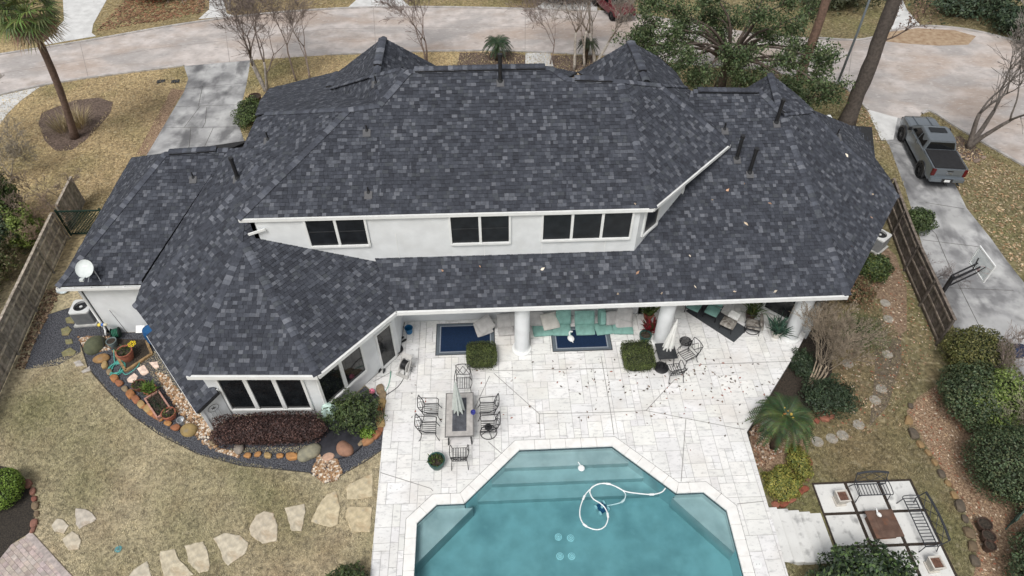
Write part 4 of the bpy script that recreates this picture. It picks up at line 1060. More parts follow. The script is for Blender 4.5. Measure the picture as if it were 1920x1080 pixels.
perf = M('perforated_metal', (.10, .105, .12), rough=.5, var=.3, scale=4)
nt = perf.node_tree; vo = nt.nodes.new('ShaderNodeTexVoronoi'); vo.inputs['Scale'].default_value = 22; vo.inputs['Randomness'].default_value = 0; tcx = nt.nodes.new('ShaderNodeTexCoord'); lk(nt, tcx.outputs['Object'], vo.inputs['Vector'])
mr = nt.nodes.new('ShaderNodeMapRange'); mr.inputs['From Min'].default_value = .22; mr.inputs['From Max'].default_value = .3; lk(nt, vo.outputs['Distance'], mr.inputs['Value'])
mxx = nt.nodes.new('ShaderNodeMix'); mxx.data_type = 'RGBA'; mxx.inputs['A'].default_value = (.02, .02, .024, 1); bs = nt.nodes['Principled BSDF']; src = bs.inputs['Base Color'].links[0].from_socket
lk(nt, mr.outputs[0], mxx.inputs['Factor']); lk(nt, src, mxx.inputs['B']); lk(nt, mxx.outputs['Result'], bs.inputs['Base Color'])
frm = M('table_frame', (.16, .155, .15), .5, .1)
for c_, d_ in (((0, 1.05, .715), (1.18, .04, .04)), ((0, -1.05, .715), (1.18, .04, .04)), ((.57, 0, .715), (.04, 2.06, .04)), ((-.57, 0, .715), (.04, 2.06, .04))): MB().box(c_, d_).build('edge_rail', frm, t)
for s in (-1, 1):
    for y0, y1 in ((-1.03, .0), (.01, 1.03)): MB().box((s*.42, (y0+y1)/2, .722), (.25, y1-y0, .022)).build('slab', slat, t)
    MB().box((0, s*.92, .722), (.58, .215, .022)).build('slab', slat, t)
    for x_ in (-.42, .42): m = MB(); m.tube([(x_, s*.85, .7), (x_*1.1, s*.9, .3), (x_*1.15, s*1.0, 0)], .03, 8); m.build('leg', iron, t)
MB().box((0, 0, .716), (.58, 1.61, .02)).build('centre_panel', perf, t)
def closed_umbrella(loc, rz, label, z0, z1, mat, poleb=0., r=.2, lean=(0, 0)):
    t = empty('umbrella', loc, rz, label, 'umbrella')
    m = MB(); m.tube([(0, 0, poleb), (lean[0], lean[1], z1)], .022, 8); m.build('pole', iron, t)
    m = MB(); n = 40; prof = [(1.0, 0), (.93, .12), (.78, .3), (.58, .5), (.42, .72), (.25, .92), (.10, 1.0)]; rr = random.Random(len(label)); ph = [rr.uniform(0, 6) for _ in range(3)]
    vs = []
    for k, h in prof:
        for i in range(n):
            a = 2*math.pi*i/n; pl = 1+.30*(1-h*.7)*math.cos(8*a+ph[0])+.08*math.sin(3*a+ph[1]); z = z0+(z1-z0)*h-(.10*(1-h)*(math.cos(8*a+ph[0])+1) if h < .2 else 0)
            f = (z-poleb)/(z1-poleb); vs.append((lean[0]*f+r*k*pl*math.cos(a), lean[1]*f+r*k*pl*math.sin(a), z))
    m.add(vs, [(j*n+i, j*n+(i+1) % n, (j+1)*n+(i+1) % n, (j+1)*n+i) for j in range(len(prof)-1) for i in range(n)]+[tuple(range((len(prof)-1)*n, len(prof)*n))])
    m.build('canopy', mat, t, smooth='auto')
    m = MB(); m.cyl((lean[0], lean[1], z1-.02), (lean[0], lean[1], z1+.07), .03, .015, 8); m.build('finial', mat, t)
    return t
canvas = M('white_canvas', (.72, .72, .69), rough=.9, var=.06, scale=5, bump=.2); canvasg = M('sage_canvas', (.56, .60, .57), rough=.9, var=.08, scale=5, bump=.2)
closed_umbrella((-1.52, 15.85, 0), 0, 'folded pale sage umbrella through the long dining table', .95, 2.75, canvasg, .0, .22, (-.05, .0))
m = MB(); m.lathe([(.02, 0), (.09, .0), (.11, .05), (.10, .12), (.085, .12), (.09, .05), (.02, .02)], (0, 0, 0), 20)
m.build('glass_bowl', M('blue_glass', (.05, .06, .30), .15, .2, bump=0), None, smooth='auto', loc=(-.93, 15.7, .74), label='small blue glass bowl on the dining table', cat='bowl')
def pot(loc, r, h, mat, label, foliage=None, cat='plant pot', bulge=1.12, rim=True, name='plant_pot', group=None):
    t = empty(name, loc, random.uniform(0, 6), label, cat, group)
    m = MB(); m.lathe([(.02, 0), (r*.68, 0), (r*.8, h*.25), (r*.92*bulge/1.05, h*.62), (r*.95, h*.9), (r*1.06, h*.91), (r*1.06, h), (r*.9, h), (r*.86, h*.82), (.02, h*.82)], (0, 0, 0), 24); m.build('pot', mat, t, smooth='auto')
    MB().cyl((0, 0, h*.8), (0, 0, h*.87), r*.88, n=20).build('soil', soil, t)
    if foliage:
        f = MB(); rr = random.Random(int(loc[0]*100)); k, hh, cols, ll, sp = foliage
        for i in range(k):
            a = rr.uniform(0, 6.28); q = r*sp*math.sqrt(rr.random()); c = Vector((q*math.cos(a), q*math.sin(a), h*.85)); tip = c+Vector((rr.uniform(-1, 1)*hh*.7+c.x*.5, rr.uniform(-1, 1)*hh*.7+c.y*.5, hh*rr.uniform(.3, 1)))
            f.col = rr.choice(cols); s_ = (tip-c).cross(Vector((rr.uniform(-1, 1), rr.uniform(-1, 1), .3))).normalized()*ll; mid = (c+tip)/2+Vector((0, 0, hh*.12))
            f.add([c, mid+s_, tip, mid-s_], [(0, 1, 2, 3)])
        f.build('foliage', MATS['foliage'], t)
    return t
fol = M('foliage', (.75, .75, .75), rough=.6, col2=(1.2, 1.2, 1.1), scale=3, bump=0, attr=True, spec=.3)
GR = [(.05, .09, .025), (.08, .13, .035), (.035, .06, .02), (.12, .16, .05)]; RD_ = [(.22, .02, .03), (.14, .015, .025), (.05, .05, .02), (.3, .03, .04)]; TL_ = [(.05, .11, .08), (.08, .14, .10), (.03, .06, .045)]
terra = M('terracotta', (.30, .11, .07), rough=.85, var=.2, scale=5, bump=.2); greenp = M('green_glaze', (.035, .09, .08), rough=.4, var=.3, scale=5); brownp = M('brown_glaze', (.07, .045, .035), rough=.5, var=.3, scale=5); stonep = M('pale_stone', (.58, .55, .50), rough=.85, var=.1, scale=6)
pot((-2.42, 13.75, 0), .33, .5, greenp, 'green glazed bowl pot with small plants beside the pool coping', (60, .2, GR, .03, .8))
m = MB()
for i in range(3):
    a = i*2.1; m.box((.22*math.cos(a), .22*math.sin(a), .02), (.1, .06, .05), a)
pot((7.45, 21.1, .05), .24, .42, terra, 'terracotta pot with a leafy plant against the porch wall', (70, .5, GR, .04, .9))
pot((7.4, 20.2, .05), .24, .42, stonep, 'pale pot of red flowering plant beside the middle column', (140, .42, RD_, .05, 1.1))
pot((7.05, 19.75, .05), .27, .48, greenp, 'dark green lidded pot behind the right box hedge', (10, .1, GR, .02, .7))
pot((13.25, 19.75, .05), .24, .42, stonep, 'stone pot with blue green plant beside the last column', (150, .8, TL_, .035, 1.2))
pot((12.35, 20.9, .05), .25, .45, brownp, 'brown pot of spiky grass behind the patterned swivel chair', (160, .75, GR+[(.2, .2, .08)], .018, .9))
# hose reel
t = empty('hose_reel', (-3.95, 18.55, 0), math.radians(-28), 'grey hose reel cart with black hose by the bay door', 'hose reel')
pl = M('reel_plastic', (.46, .45, .43), rough=.55, var=.08)
for s in (-1, 1):
    m = MB(); m.tube([(s*.24, -.38, .03), (s*.24, .02, .55), (s*.24, .18, .85)], .03, 8); m.build('side_frame', pl, t); m = MB(); m.tube([(s*.24, .02, .5), (s*.24, .36, .03)], .03, 8); m.build('side_leg', pl, t)
    m = MB(); m.cyl((s*.15, 0, .42), (s*.18, 0, .42), .27, n=24); m.build('flange', pl, t)
m = MB(); m.box((0, .2, .84), (.52, .2, .05), 0, .5); m.build('tray', pl, t, bevel=.01); m = MB(); m.box((0, -.36, .05), (.62, .16, .05)); m.build('foot_rail', pl, t, bevel=.01)
for k in range(5): m = MB(); m.tube([(-.12+k*.06, .2*math.cos(2*math.pi*i/24), .42+.2*math.sin(2*math.pi*i/24)) for i in range(24)], .03, 6, True); m.build('hose_turn', blackm, t, smooth=True)
m = MB(); m.tube([(.18, 0, .42), (.34, 0, .42), (.36, -.14, .34), (.48, -.14, .34)], .016, 6); m.build('crank', blackm, t)
m = MB(); P_ = [gp(758, 690, .2), gp(757, 708, .02), gp(745, 726, .02), gp(722, 742, .03)]; m.tube(smoothline(P_, 6), .016, 6); m.build('black_hose', blackm, None, smooth=True, label='black garden hose curving from the reel to the stone bed', cat='hose')
m = MB(); P_ = [gp(733, 695, .1), gp(731, 712, .02), gp(726, 728, .02), gp(718, 738, .03)]; m.tube(smoothline(P_, 6), .014, 6); m.build('green_hose', M('hose_green', (.10, .38, .26), .5, .1), None, smooth=True, label='thin green hose dropping from the reel to the stone bed', cat='hose')
# mats, bucket, shoes
def flat(name, px, z, th, mat, label, cat, group=None):
    q = [gp(u, v, z) for u, v in px]; c = sum(q, Vector())/len(q); m = MB(); m.prism(ccw([(p_.x-c.x, p_.y-c.y) for p_ in q]), 0, th)
    return m.build(name, mat, None, loc=(c.x, c.y, z), label=label, cat=cat, group=group)
matm = M('rubber_mat', (.05, .048, .046), rough=.9, var=.3, scale=12)
flat('door_mat', [(715, 622), (742, 603), (758, 613), (729, 634)], .056, .015, matm, 'dark door mat outside the bay door', 'mat')
def slipper(p, rz, label):
    t = empty('slippers', p, rz, label, 'slippers')
    for s in (-1, 1):
        m = MB(); m.prism([(s*.1+.05*math.cos(a)*(1+.15*math.sin(a)), .14*math.sin(a)) for a in [2*math.pi*i/16 for i in range(16)]], 0, .03); so_ = m.build('sole', blackm, t); m = MB(); m.blob((s*.1, .05, .045), (.05, .075, .03), 3, .05); m.build('upper', darkm, so_, smooth=True)
slipper((-4.22, 20.3, .072), -.9, 'pair of black slippers on the door mat'); slipper((-5.02, 19.0, .06), .3, 'pair of dark shoes beside the open bay door'); slipper((-5.05, 18.55, .06), -.2, 'black and grey shoes in front of the bay door post')
t = empty('round_mat', (-4.45, 19.75, .055), 0, 'round black iron lattice mat near the bay door', 'mat')
def lattice_disc(t, r, z, n=5):
    m = MB(); m.tube([(r*math.cos(2*math.pi*i/32), r*math.sin(2*math.pi*i/32), z) for i in range(32)], .02, 6, True); m.build('rim', iron, t)
    for i in range(-n, n+1):
        x = i*r/(n+.6); h = math.sqrt(max(0, r*r-x*x)); 
        m = MB(); m.box((x, 0, z), (.022, 2*h, .014)); m.build('strip', iron, t); m = MB(); m.box((0, x, z), (2*h, .022, .016)); m.build('strip', iron, t)
lattice_disc(t, .26, .015, 3)
MB().cyl((0, 0, -.002), (0, 0, .006), .25, n=28).build('backing', matm, t)
m = MB(); m.lathe([(.02, 0), (.15, 0), (.19, .32), (.20, .33), (.18, .33), (.14, .03), (.02, .03)], (0, 0, 0), 20); m.build('bucket', M('blue_plastic', (.02, .13, .28), .4, .1), None, smooth='auto', loc=(-3.95, 20.75, .055), label='blue plastic bucket in the porch corner by the door mat', cat='bucket')
# rugs
navy = M('navy_rug', (.006, .020, .055), rough=.95, var=.25, scale=30, bump=.3, bscale=120); greyr = M('grey_border', (.11, .13, .15), rough=.95, var=.15, scale=30); greyb = M('pale_border', (.26, .29, .33), rough=.95, var=.1, scale=30)
def rug(x0, x1, y0, y1, label):
    t = empty('rug', ((x0+x1)/2, (y0+y1)/2, .0565), 0, label, 'rug', 'navy rugs under the porch eave'); w, d = (x1-x0)/2, (y1-y0)/2
    MB().box((0, 0, .004), (2*w, 2*d, .008)).build('backing', blackm, t); MB().box((0, 0, .0085), (2*w-.06, 2*d-.06, .008)).build('grey_border', greyr, t); MB().box((0, 0, .0125), (2*w-.36, 2*d-.3, .008)).build('pale_border', greyb, t); MB().box((0, 0, .0165), (2*w-.46, 2*d-.4, .008)).build('navy_field', navy, t)
rug(-2.68, .08, 19.3, 21.2, 'navy rug with grey border behind the left box hedge'); rug(2.72, 5.5, 19.28, 20.75, 'navy rug with grey border under the teal cushions')
# cushions
teal = M('teal_fabric', (.20, .36, .32), rough=.95, var=.12, scale=6, bump=.25, bscale=60); greyc = M('grey_fabric', (.42, .41, .40), rough=.95, var=.1, scale=6, bump=.25, bscale=60); tan = M('taupe_fabric', (.52, .50, .46), rough=.95, var=.08, scale=6, bump=.25, bscale=60)
def cushion(loc, d, rot, mat, label, tuft=False, group='loose seat cushions along the porch wall', name='cushion'):
    m = MB(); nx_, ny_ = 10, 10; vs = []; fs = []
    for sgn in (1, -1):
        for j in range(ny_+1):
            for i in range(nx_+1):
                x, y = 2*i/nx_-1, 2*j/ny_-1; k = (1-abs(x)**5)*(1-abs(y)**5); z = (.42+.58*k**.5)*(1 if abs(x) < 1 and abs(y) < 1 else .62)
                if tuft: z -= .35*math.exp(-((x*x+y*y)/.03))
                vs.append((x*d[0]/2*(1-.03*abs(y)**3), y*d[1]/2*(1-.03*abs(x)**3), sgn*z*d[2]/2))
    def id_(s, i, j): return s*(nx_+1)*(ny_+1)+j*(nx_+1)+i
    for s in (0, 1):
        for j in range(ny_):
            for i in range(nx_):
                q = (id_(s, i, j), id_(s, i+1, j), id_(s, i+1, j+1), id_(s, i, j+1)); fs.append(q if s == 0 else q[::-1])
    for i in range(nx_): fs.append((id_(0, i+1, 0), id_(0, i, 0), id_(1, i, 0), id_(1, i+1, 0))); fs.append((id_(0, i, ny_), id_(0, i+1, ny_), id_(1, i+1, ny_), id_(1, i, ny_)))
    for j in range(ny_): fs.append((id_(0, 0, j), id_(0, 0, j+1), id_(1, 0, j+1), id_(1, 0, j))); fs.append((id_(0, nx_, j+1), id_(0, nx_, j), id_(1, nx_, j), id_(1, nx_, j+1)))
    m.add(vs, fs); o = m.build(name, mat, None, smooth='auto', loc=loc, label=label, cat='cushion', group=group); o.rotation_euler = rot; return o
c_ = cushion
zf = .055
c_((2.35, 20.55, zf+.09), (.95, .75, .18), (0, 0, .05), teal, 'leftmost teal seat cushion lying under grey cushions'); c_((3.25, 20.52, zf+.09), (.85, .72, .18), (0, 0, -.03), teal, 'teal seat cushion lying below the upright teal one'); c_((4.35, 20.52, zf+.09), (.9, .75, .18), (0, 0, .0), teal, 'teal seat cushion lying in the middle of the row'); c_((5.25, 20.5, zf+.09), (.85, .72, .18), (0, 0, .12), teal, 'teal seat cushion lying under the leaning teal back'); c_((6.15, 20.5, zf+.09), (.95, .75, .18), (0, 0, -.05), teal, 'rightmost teal seat cushion lying near the poinsettia')
c_((3.35, 20.95, .55), (.72, .75, .2), (1.15, 0, .05), teal, 'teal back cushion leaning on the wall beside the cream cushion'); c_((4.35, 20.92, .5), (.95, .7, .22), (1.1, 0, 0), teal, 'wide teal back cushion leaning in the middle of the row'); c_((5.15, 20.85, .58), (.3, .75, .62), (.95, .1, .1), teal, 'narrow teal cushion standing on its edge')
c_((2.7, 20.75, .52), (.85, .78, .18), (.55, .15, .35), tan, 'cream square cushion resting on top of the teal row'); c_((2.0, 20.95, .5), (.8, .7, .17), (.95, .0, -.05), greyc, 'grey cushion leaning behind the cream cushion'); c_((1.45, 20.95, .48), (.5, .7, .2), (.95, .4, .35), greyc, 'grey tufted cushion standing right of the left column', True)
c_((5.65, 20.85, .48), (.7, .65, .17), (.9, .3, .35), greyc, 'grey cushion tilted beside the narrow teal cushion'); c_((6.25, 20.95, .62), (.75, .68, .16), (.9, 0, -.25), greyc, 'grey tufted cushion at the right end of the row', True); c_((6.2, 20.7, .3), (.8, .6, .15), (.5, 0, .05), greyc, 'grey cushion flat on the rightmost teal cushion')
c_((-.35, 20.75, .45), (.75, .72, .18), (.5, -.25, .5), greyc, 'upper grey cushion of the left pile over the rug'); c_((-.45, 20.7, .26), (.8, .75, .18), (.35, -.2, .25), greyc, 'lower grey cushion of the left pile over the rug'); c_((.55, 20.9, .5), (.7, .68, .2), (1.0, 0, .05), greyc, 'grey tufted cushion upright left of the column', True); c_((.62, 20.6, zf+.1), (.75, .65, .2), (0, 0, .05), greyc, 'grey cushion lying left of the column base'); c_((1.05, 20.95, .5), (.5, .68, .2), (1.0, 0, .1), greyc, 'grey cushion partly hidden behind the left column')
# white ornament
t = empty('goose_ornament', (3.62, 19.95, .078), math.radians(20), 'small white bird ornament lying on the navy rug', 'ornament')
m = MB(); m.blob((0, 0, .09), (.15, .19, .1), 2, .06, 3); m.build('body', white, t, smooth=True); m = MB(); m.tube(smoothline([(.02, .14, .1), (.05, .27, .14), (.12, .34, .16), (.2, .33, .14)], 4), .035, 8); m.build('neck', white, t, smooth=True); m = MB(); m.blob((.2, .32, .14), (.06, .045, .04), 4, .05); m.build('head', white, t, smooth=True); m = MB(); m.tube([(0, -.15, .08), (.0, -.25, .06)], [.03, .012], 6); m.build('tail', white, t)
# corner lounge set
ang = math.radians(-37); 
flat('rug', [(1285, 583), (1376, 642), (1402, 617), (1320, 566)], .0565, .012, M('charcoal_rug', (.055, .06, .066), .95, .2, 40), 'plain charcoal rug set diagonally in the porch corner', 'rug')
def lounge(loc, rz, cm, label, back=True):
    t = empty('lounge_chair', loc, rz, label, 'lounge chair')
    for x_ in (-.3, .3):
        for y_ in (-.3, .3): m = MB(); m.tube([(x_, y_, .3), (x_*1.08, y_*1.1, 0)], .018, 6); m.build('leg', iron, t)
        m = MB(); m.tube([(x_*1.15, -.32, .6), (x_*1.2, .1, .58), (x_*1.15, .32, .5), (x_*1.05, .32, .28)], .02, 6); m.build('armrest', iron, t)
    MB().box((0, 0, .29), (.64, .64, .03)).build('seat_frame', iron, t)
    o = cushion((0, .02, .38), (.62, .64, .15), (0, 0, 0), cm, None, name='seat_cushion', group=None); o.parent = t
    for k in ('category', 'label', 'group'):
        if k in o: del o[k]
    o = cushion((0, -.30, .66), (.62, .6, .16), (1.25, 0, 0), cm, None, name='back_cushion', group=None); o.parent = t
    if 'category' in o: del o['category']
    return t
patt = M('patterned_fabric', (.11, .10, .09), rough=.95, var=.1, scale=6, bump=.2)
nt = patt.node_tree; vo = nt.nodes.new('ShaderNodeTexVoronoi'); vo.inputs['Scale'].default_value = 7; tcx = nt.nodes.new('ShaderNodeTexCoord'); lk(nt, tcx.outputs['Object'], vo.inputs['Vector']); rp = nt.nodes.new('ShaderNodeValToRGB'); rp.color_ramp.elements[0].color = (.10, .085, .07, 1); rp.color_ramp.elements[1].color = (.38, .36, .33, 1); lk(nt, vo.outputs['Color'], rp.inputs['Fac']); lk(nt, rp.outputs['Color'], nt.nodes['Principled BSDF'].inputs['Base Color'])
lounge((9.75, 21.5, .07), ang+math.pi, teal, 'teal cushioned chair at the left end of the charcoal rug'); lounge((10.55, 21.15, .07), ang+math.pi, teal, 'teal cushioned chair in the middle of the charcoal rug')
t = empty('ottoman', (11.1, 20.35, .07), ang, 'brown patterned ottoman on the charcoal rug', 'ottoman')
for x_ in (-.26, .26):
    for y_ in (-.26, .26): m = MB(); m.tube([(x_, y_, .3), (x_*1.1, y_*1.1, 0)], .016, 6); m.build('leg', iron, t)
o = cushion((0, 0, .37), (.66, .62, .16), (0, 0, 0), patt, None, name='cushion_top', group=None); o.parent = t; del o['category']
c_((11.45, 20.75, .52), (.5, .42, .12), (.25, .1, ang), canvas, 'white towel folded behind the patterned ottoman', group=None, name='towel')['category'] = 'towel'
lc = lounge((12.25, 20.2, .07), ang+math.pi*.6, patt, 'patterned swivel rocker chair beside the charcoal rug')
m = MB(); m.tube([(.34*math.cos(2*math.pi*i/24), .34*math.sin(2*math.pi*i/24), .02) for i in range(24)], .018, 5, True); m.build('base_ring', iron, lc)
# cafe set
t = empty('cafe_table', (7.75, 18.62, 0), .03, 'small square black cafe table by the middle column', 'table')
MB().box((0, 0, .70), (.86, .9, .03)).build('top', M('dark_stone', (.03, .032, .035), .35, .3, 8), t, bevel=.008)
for x_ in (-.36, .36):
    for y_ in (-.38, .38): m = MB(); m.tube([(x_*.8, y_*.8, .69), (x_, y_, 0)], .018, 6); m.build('leg', iron, t)
chair((8.75, 18.55, 0), math.pi/2+.45, 'black iron chair turned sideways right of the cafe table', 'iron chairs at the cafe table'); chair((8.0, 17.75, 0), .12, 'black iron chair tucked at the pool side of the cafe table', 'iron chairs at the cafe table', swivel=False)
closed_umbrella((7.78, 18.75, 0), 0, 'folded white umbrella through the cafe table', .85, 2.5, canvas, 0, .2, (.2, .12))
t = empty('parasol_stand', (7.55, 18.2, 0), 0, 'round black iron parasol stand beside the right box hedge', 'parasol stand'); m = MB(); m.lathe([(.02, 0), (.33, 0), (.34, .04), (.28, .07), (.08, .09), (.05, .3), (.02, .3)], (0, 0, 0), 28); m.build('disc', blackm, t, smooth='auto')
t = empty('round_stool', (8.85, 19.35, .0), 0, 'round black lattice stool behind the cafe chairs', 'stool'); lattice_disc(t, .27, .42, 4)
for i in range(4): a = i*math.pi/2+.5; m = MB(); m.tube([(.24*math.cos(a), .24*math.sin(a), .42), (.27*math.cos(a), .27*math.sin(a), 0)], .016, 6); m.build('leg', iron, t)
# ================================================================ POOL THINGS
hosew = M('white_hose', (.80, .82, .82), rough=.4, var=.03, bump=0)
zw = -.10
t = empty('pool_hose', (0, 0, 0), 0, 'white floating cleaner hose looping on the pool water', 'hose')
hp_ = [(1248, 915), (1240, 923), (1222, 927), (1195, 925), (1172, 921), (1150, 910), (1138, 907), (1120, 908), (1106, 918), (1096, 930), (1088, 952), (1088, 970), (1097, 985), (1117, 993), (1133, 988), (1140, 972), (1136, 955), (1126, 944), (1112, 935), (1106, 922), (1112, 912), (1132, 906), (1152, 911), (1168, 920), (1173, 930), (1166, 941), (1150, 946), (1138, 948)]
m = MB(); P_ = smoothline([gp(u, v, zw-(0 if i < 24 else .12*(i-23))) for i, (u, v) in enumerate(hp_)], 6); m.tube(P_, .025, 8); m.build('hose', hosew, t, smooth=True)
for u, v in ((1140, 907), (1096, 932), (1097, 985), (1138, 965), (1221, 927), (1167, 941)):
    p = gp(u, v, zw); q = min(range(1, len(P_)-1), key=lambda i: (P_[i]-p).length); d = (P_[q+1]-P_[q-1]).normalized(); m = MB(); m.cyl(P_[q]-d*.09, P_[q]+d*.09, .045, n=10); m.build('float', hosew, t, smooth='auto')
t = empty('pool_cleaner', gp(1128, 955, -1.2), .5, 'blue and white pool cleaner robot on the pool floor', 'pool cleaner')
m = MB(); m.box((0, 0, .14), (.34, .4, .16)); m.build('body', M('cleaner_blue', (.02, .10, .22), .4, .1), t, bevel=.05)
for x_ in (-.2, .2):
    for y_ in (-.14, .16): m = MB(); m.cyl((x_-.04, y_, .1), (x_+.04, y_, .1), .1, n=16); m.build('wheel', hosew, t)
m = MB(); m.cyl((0, 0, .2), (0, 0, .36), .07, .05, 12); m.build('neck', hosew, t)
t = empty('chlorine_float', gp(1090, 878, zw), .2, 'round white chlorine float over the pool steps', 'pool float'); m = MB(); m.lathe([(.02, -.04), (.12, -.03), (.14, .02), (.1, .06), (.02, .07)], (0, 0, 0), 20); m.build('disc', hosew, t, smooth='auto'); m = MB(); m.tube([(0, .1, .03), (-.03, .2, .05), (-.05, .28, .03)], .022, 6); m.build('handle', hosew, t)
drm = M('drain_cover', (.95, .96, .95), rough=.5, var=.05)
for nm, u, v in (('upper left', 1047, 1007), ('upper right', 1070, 1009), ('lower left', 1050, 1043), ('lower right', 1072, 1043)):
    p = gp(u, v, FL+.004); t = empty('pool_drain', p, 0, nm+' of the four round white drains on the pool floor', 'drain', 'drains on the pool floor'); m = MB(); m.lathe([(.02, 0), (.15, 0), (.14, .03), (.02, .045)], (0, 0, 0), 24); m.build('cover', drm, t)
    for r_ in (.05, .1): m = MB(); m.tube([(r_*math.cos(2*math.pi*i/20), r_*math.sin(2*math.pi*i/20), .045-.1*r_) for i in range(20)], .006, 4, True); m.build('ring', darkm, t)
t = empty('skimmer_lid', gp(1421, 1058, .004), 0, 'round white skimmer lid in the paving right of the pool', 'skimmer lid'); m = MB(); m.lathe([(.02, 0), (.15, 0), (.15, .012), (.02, .014)], (0, 0, 0), 24); m.build('lid', white, t)
for s in (-1, 1): MB().cyl((s*.05, 0, .013), (s*.05, 0, .018), .012, n=8).build('finger_hole', blackm, t)
# ================================================================ LOWER TERRACE AND STEPS
TZ = -.46
ter = empty('terrace', (0, 0, 0), kind='structure')
MB().prism([(12.65, 8.2), (16.75, 8.2), (16.75, 12.6), (12.65, 12.6)], TZ-.2, TZ-.025).build('bed', M('terrace_soil', (.045, .035, .028), .95, .3, 12, .5), ter)
tm = M('terrace_stone', (.68, .68, .66), rough=.75, var=.05, scale=1.5, bump=.3, bscale=12); overlay(tm, (.22, .22, .22), 2.4, .57, .72, .75, 6.); overlay(tm, (.4, .39, .37), 9, .6, .75, .4, 1.)
rr = random.Random(2)
for i, (x0, x1) in enumerate(((12.72, 13.93), (14.07, 15.28), (15.42, 16.63))):
    for j, (y0, y1) in enumerate(((11.32, 12.5), (10.0, 11.2), (8.7, 9.88), (7.4, 8.58))):
        MB().prism([(x0, y0), (x1, y0), (x1, y1), (x0, y1)], TZ-.08, TZ+rr.uniform(0, .006)).build('paving_slab', tm, ter, bevel=.008)
stp = empty('garden_steps', (0, 0, 0), kind='structure')
for i in range(5):
    x0, x1 = 10.33+i*.455, 10.33+(i+1)*.455-.03; zt = -.02-.105*(i+.4); sk = -.03*i
    MB().prism([(x0, 9.35-sk*.3), (x1, 9.35-sk*.3), (x1, 11.45+sk), (x0, 11.45+sk)], TZ-.2, zt).build('step', tm, stp, bevel=.012)
MB().prism([(10.33, 9.5), (12.58, 9.5), (12.58, 11.2), (10.33, 11.2)], TZ-.3, TZ-.06).build('footing', slabm, stp)
def bench(loc, rz, L, label):
    t = empty('iron_bench', loc, rz, label, 'bench', 'iron benches round the fire table'); w = L/2
    gm = M('bench_grey', (.04, .043, .05), rough=.5, var=.2)
    for k in range(2):
        m = MB(); m.bar((-w, -.22+.46*k, .43), (w, -.22+.46*k, .43), .03, .03); m.build('seat_rail', gm, t)
    n = int(L/.125)
    for i in range(n+1): MB().box((-w+L*i/n, .01, .445), (.028, .5, .012)).build('seat_slat', gm, t)
    for s in (-1, 1):
        m = MB(); m.tube([(s*w, .26, .43), (s*w*1.02, .32, 0)], .018, 6); m.build('leg', gm, t); m = MB(); m.tube([(s*w, -.24, .43), (s*w*1.02, -.36, 0)], .018, 6); m.build('leg', gm, t)
        m = MB(); m.tube([(s*w, -.3, .68), (s*(w+.04), .05, .64), (s*(w+.04), .28, .6), (s*(w+.02), .32, .54), (s*w, .26, .43)], .018, 6); m.build('armrest', gm, t)
        m = MB(); m.tube([(s*w, -.23, .43), (s*w, -.42, .95)], .02, 6); m.build('back_post', gm, t)
    m = MB(); m.tube([(-w, -.42, .95), (-w*.5, -.45, .99), (0, -.46, 1.0), (w*.5, -.45, .99), (w, -.42, .95)], .045, 8); m.build('top_rail', gm, t)
    m = MB(); m.bar((-w, -.28, .56), (w, -.28, .56), .022, .022); m.build('back_rail', gm, t)
    k = max(2, int(L/.42))
    for i in range(k):
        x0, x1 = -w+L*i/k, -w+L*(i+1)/k
        for a, b in ((x0, x1), (x1, x0)): m = MB(); m.bar((a, -.285, .57), (b, -.43, .95), .016, .02); m.build('back_lattice', gm, t)
    return t
bench((14.72, 12.0, TZ+.005), math.pi, 1.25, 'short dark iron bench at the lawn end of the lower terrace')
bench((16.02, 10.6, TZ+.005), math.pi/2, 1.9, 'long dark iron bench along the right side of the lower terrace')
rust = M('rusted_steel', (.10, .06, .045), rough=.75, col2=(.16, .10, .075), scale=3, bump=.3, bscale=30); overlay(rust, (.26, .10, .045), 1.6, .5, .7, .8, 3.)
t = empty('fire_table', (14.62, 10.6, TZ), .03, 'square rusty brown fire table in the lower terrace', 'table')
m = MB(); m.box((0, 0, .43), (1.08, 1.08, .04)); m.build('top', rust, t, bevel=.008); MB().box((0, 0, .455), (.5, .5, .012)).build('lid', rust, t); MB().box((0, 0, .21), (.85, .85, .41)).build('base', rust, t)
t = empty('white_ornament', (14.5, 10.95, TZ+.455), .5, 'small white bird ornament on the rusty fire table', 'ornament'); m = MB(); m.blob((0, -.03, .06), (.08, .11, .07), 5, .06, 3); m.build('body', white, t, smooth=True); m = MB(); m.tube([(0, .05, .08), (.02, .13, .14), (.06, .2, .16)], [.04, .03, .015], 6); m.build('neck', white, t, smooth=True)
def sqplanter(loc, rz, label):
    t = empty('square_planter', loc, rz, label, 'planter', 'square stone planters on the terrace'); m = MB()
    MB().box((0, 0, .03), (.42, .42, .06)).build('foot', stonep, t)
    m.add([(-.16, -.16, .06), (.16, -.16, .06), (.16, .16, .06), (-.16, .16, .06), (-.24, -.24, .5), (.24, -.24, .5), (.24, .24, .5), (-.24, .24, .5), (-.19, -.19, .5), (.19, -.19, .5), (.19, .19, .5), (-.19, .19, .5), (-.18, -.18, .44), (.18, -.18, .44), (.18, .18, .44), (-.18, .18, .44)],
          [(0, 1, 5, 4), (1, 2, 6, 5), (2, 3, 7, 6), (3, 0, 4, 7), (4, 5, 9, 8), (5, 6, 10, 9), (6, 7, 11, 10), (7, 4, 8, 11), (8, 9, 13, 12), (9, 10, 14, 13), (10, 11, 15, 14), (11, 8, 12, 15)]); m.build('box', stonep, t)
    MB().box((0, 0, .435), (.362, .362, .02)).build('soil', M('reddish_soil', (.13, .07, .05), .95, .3, 14), t)
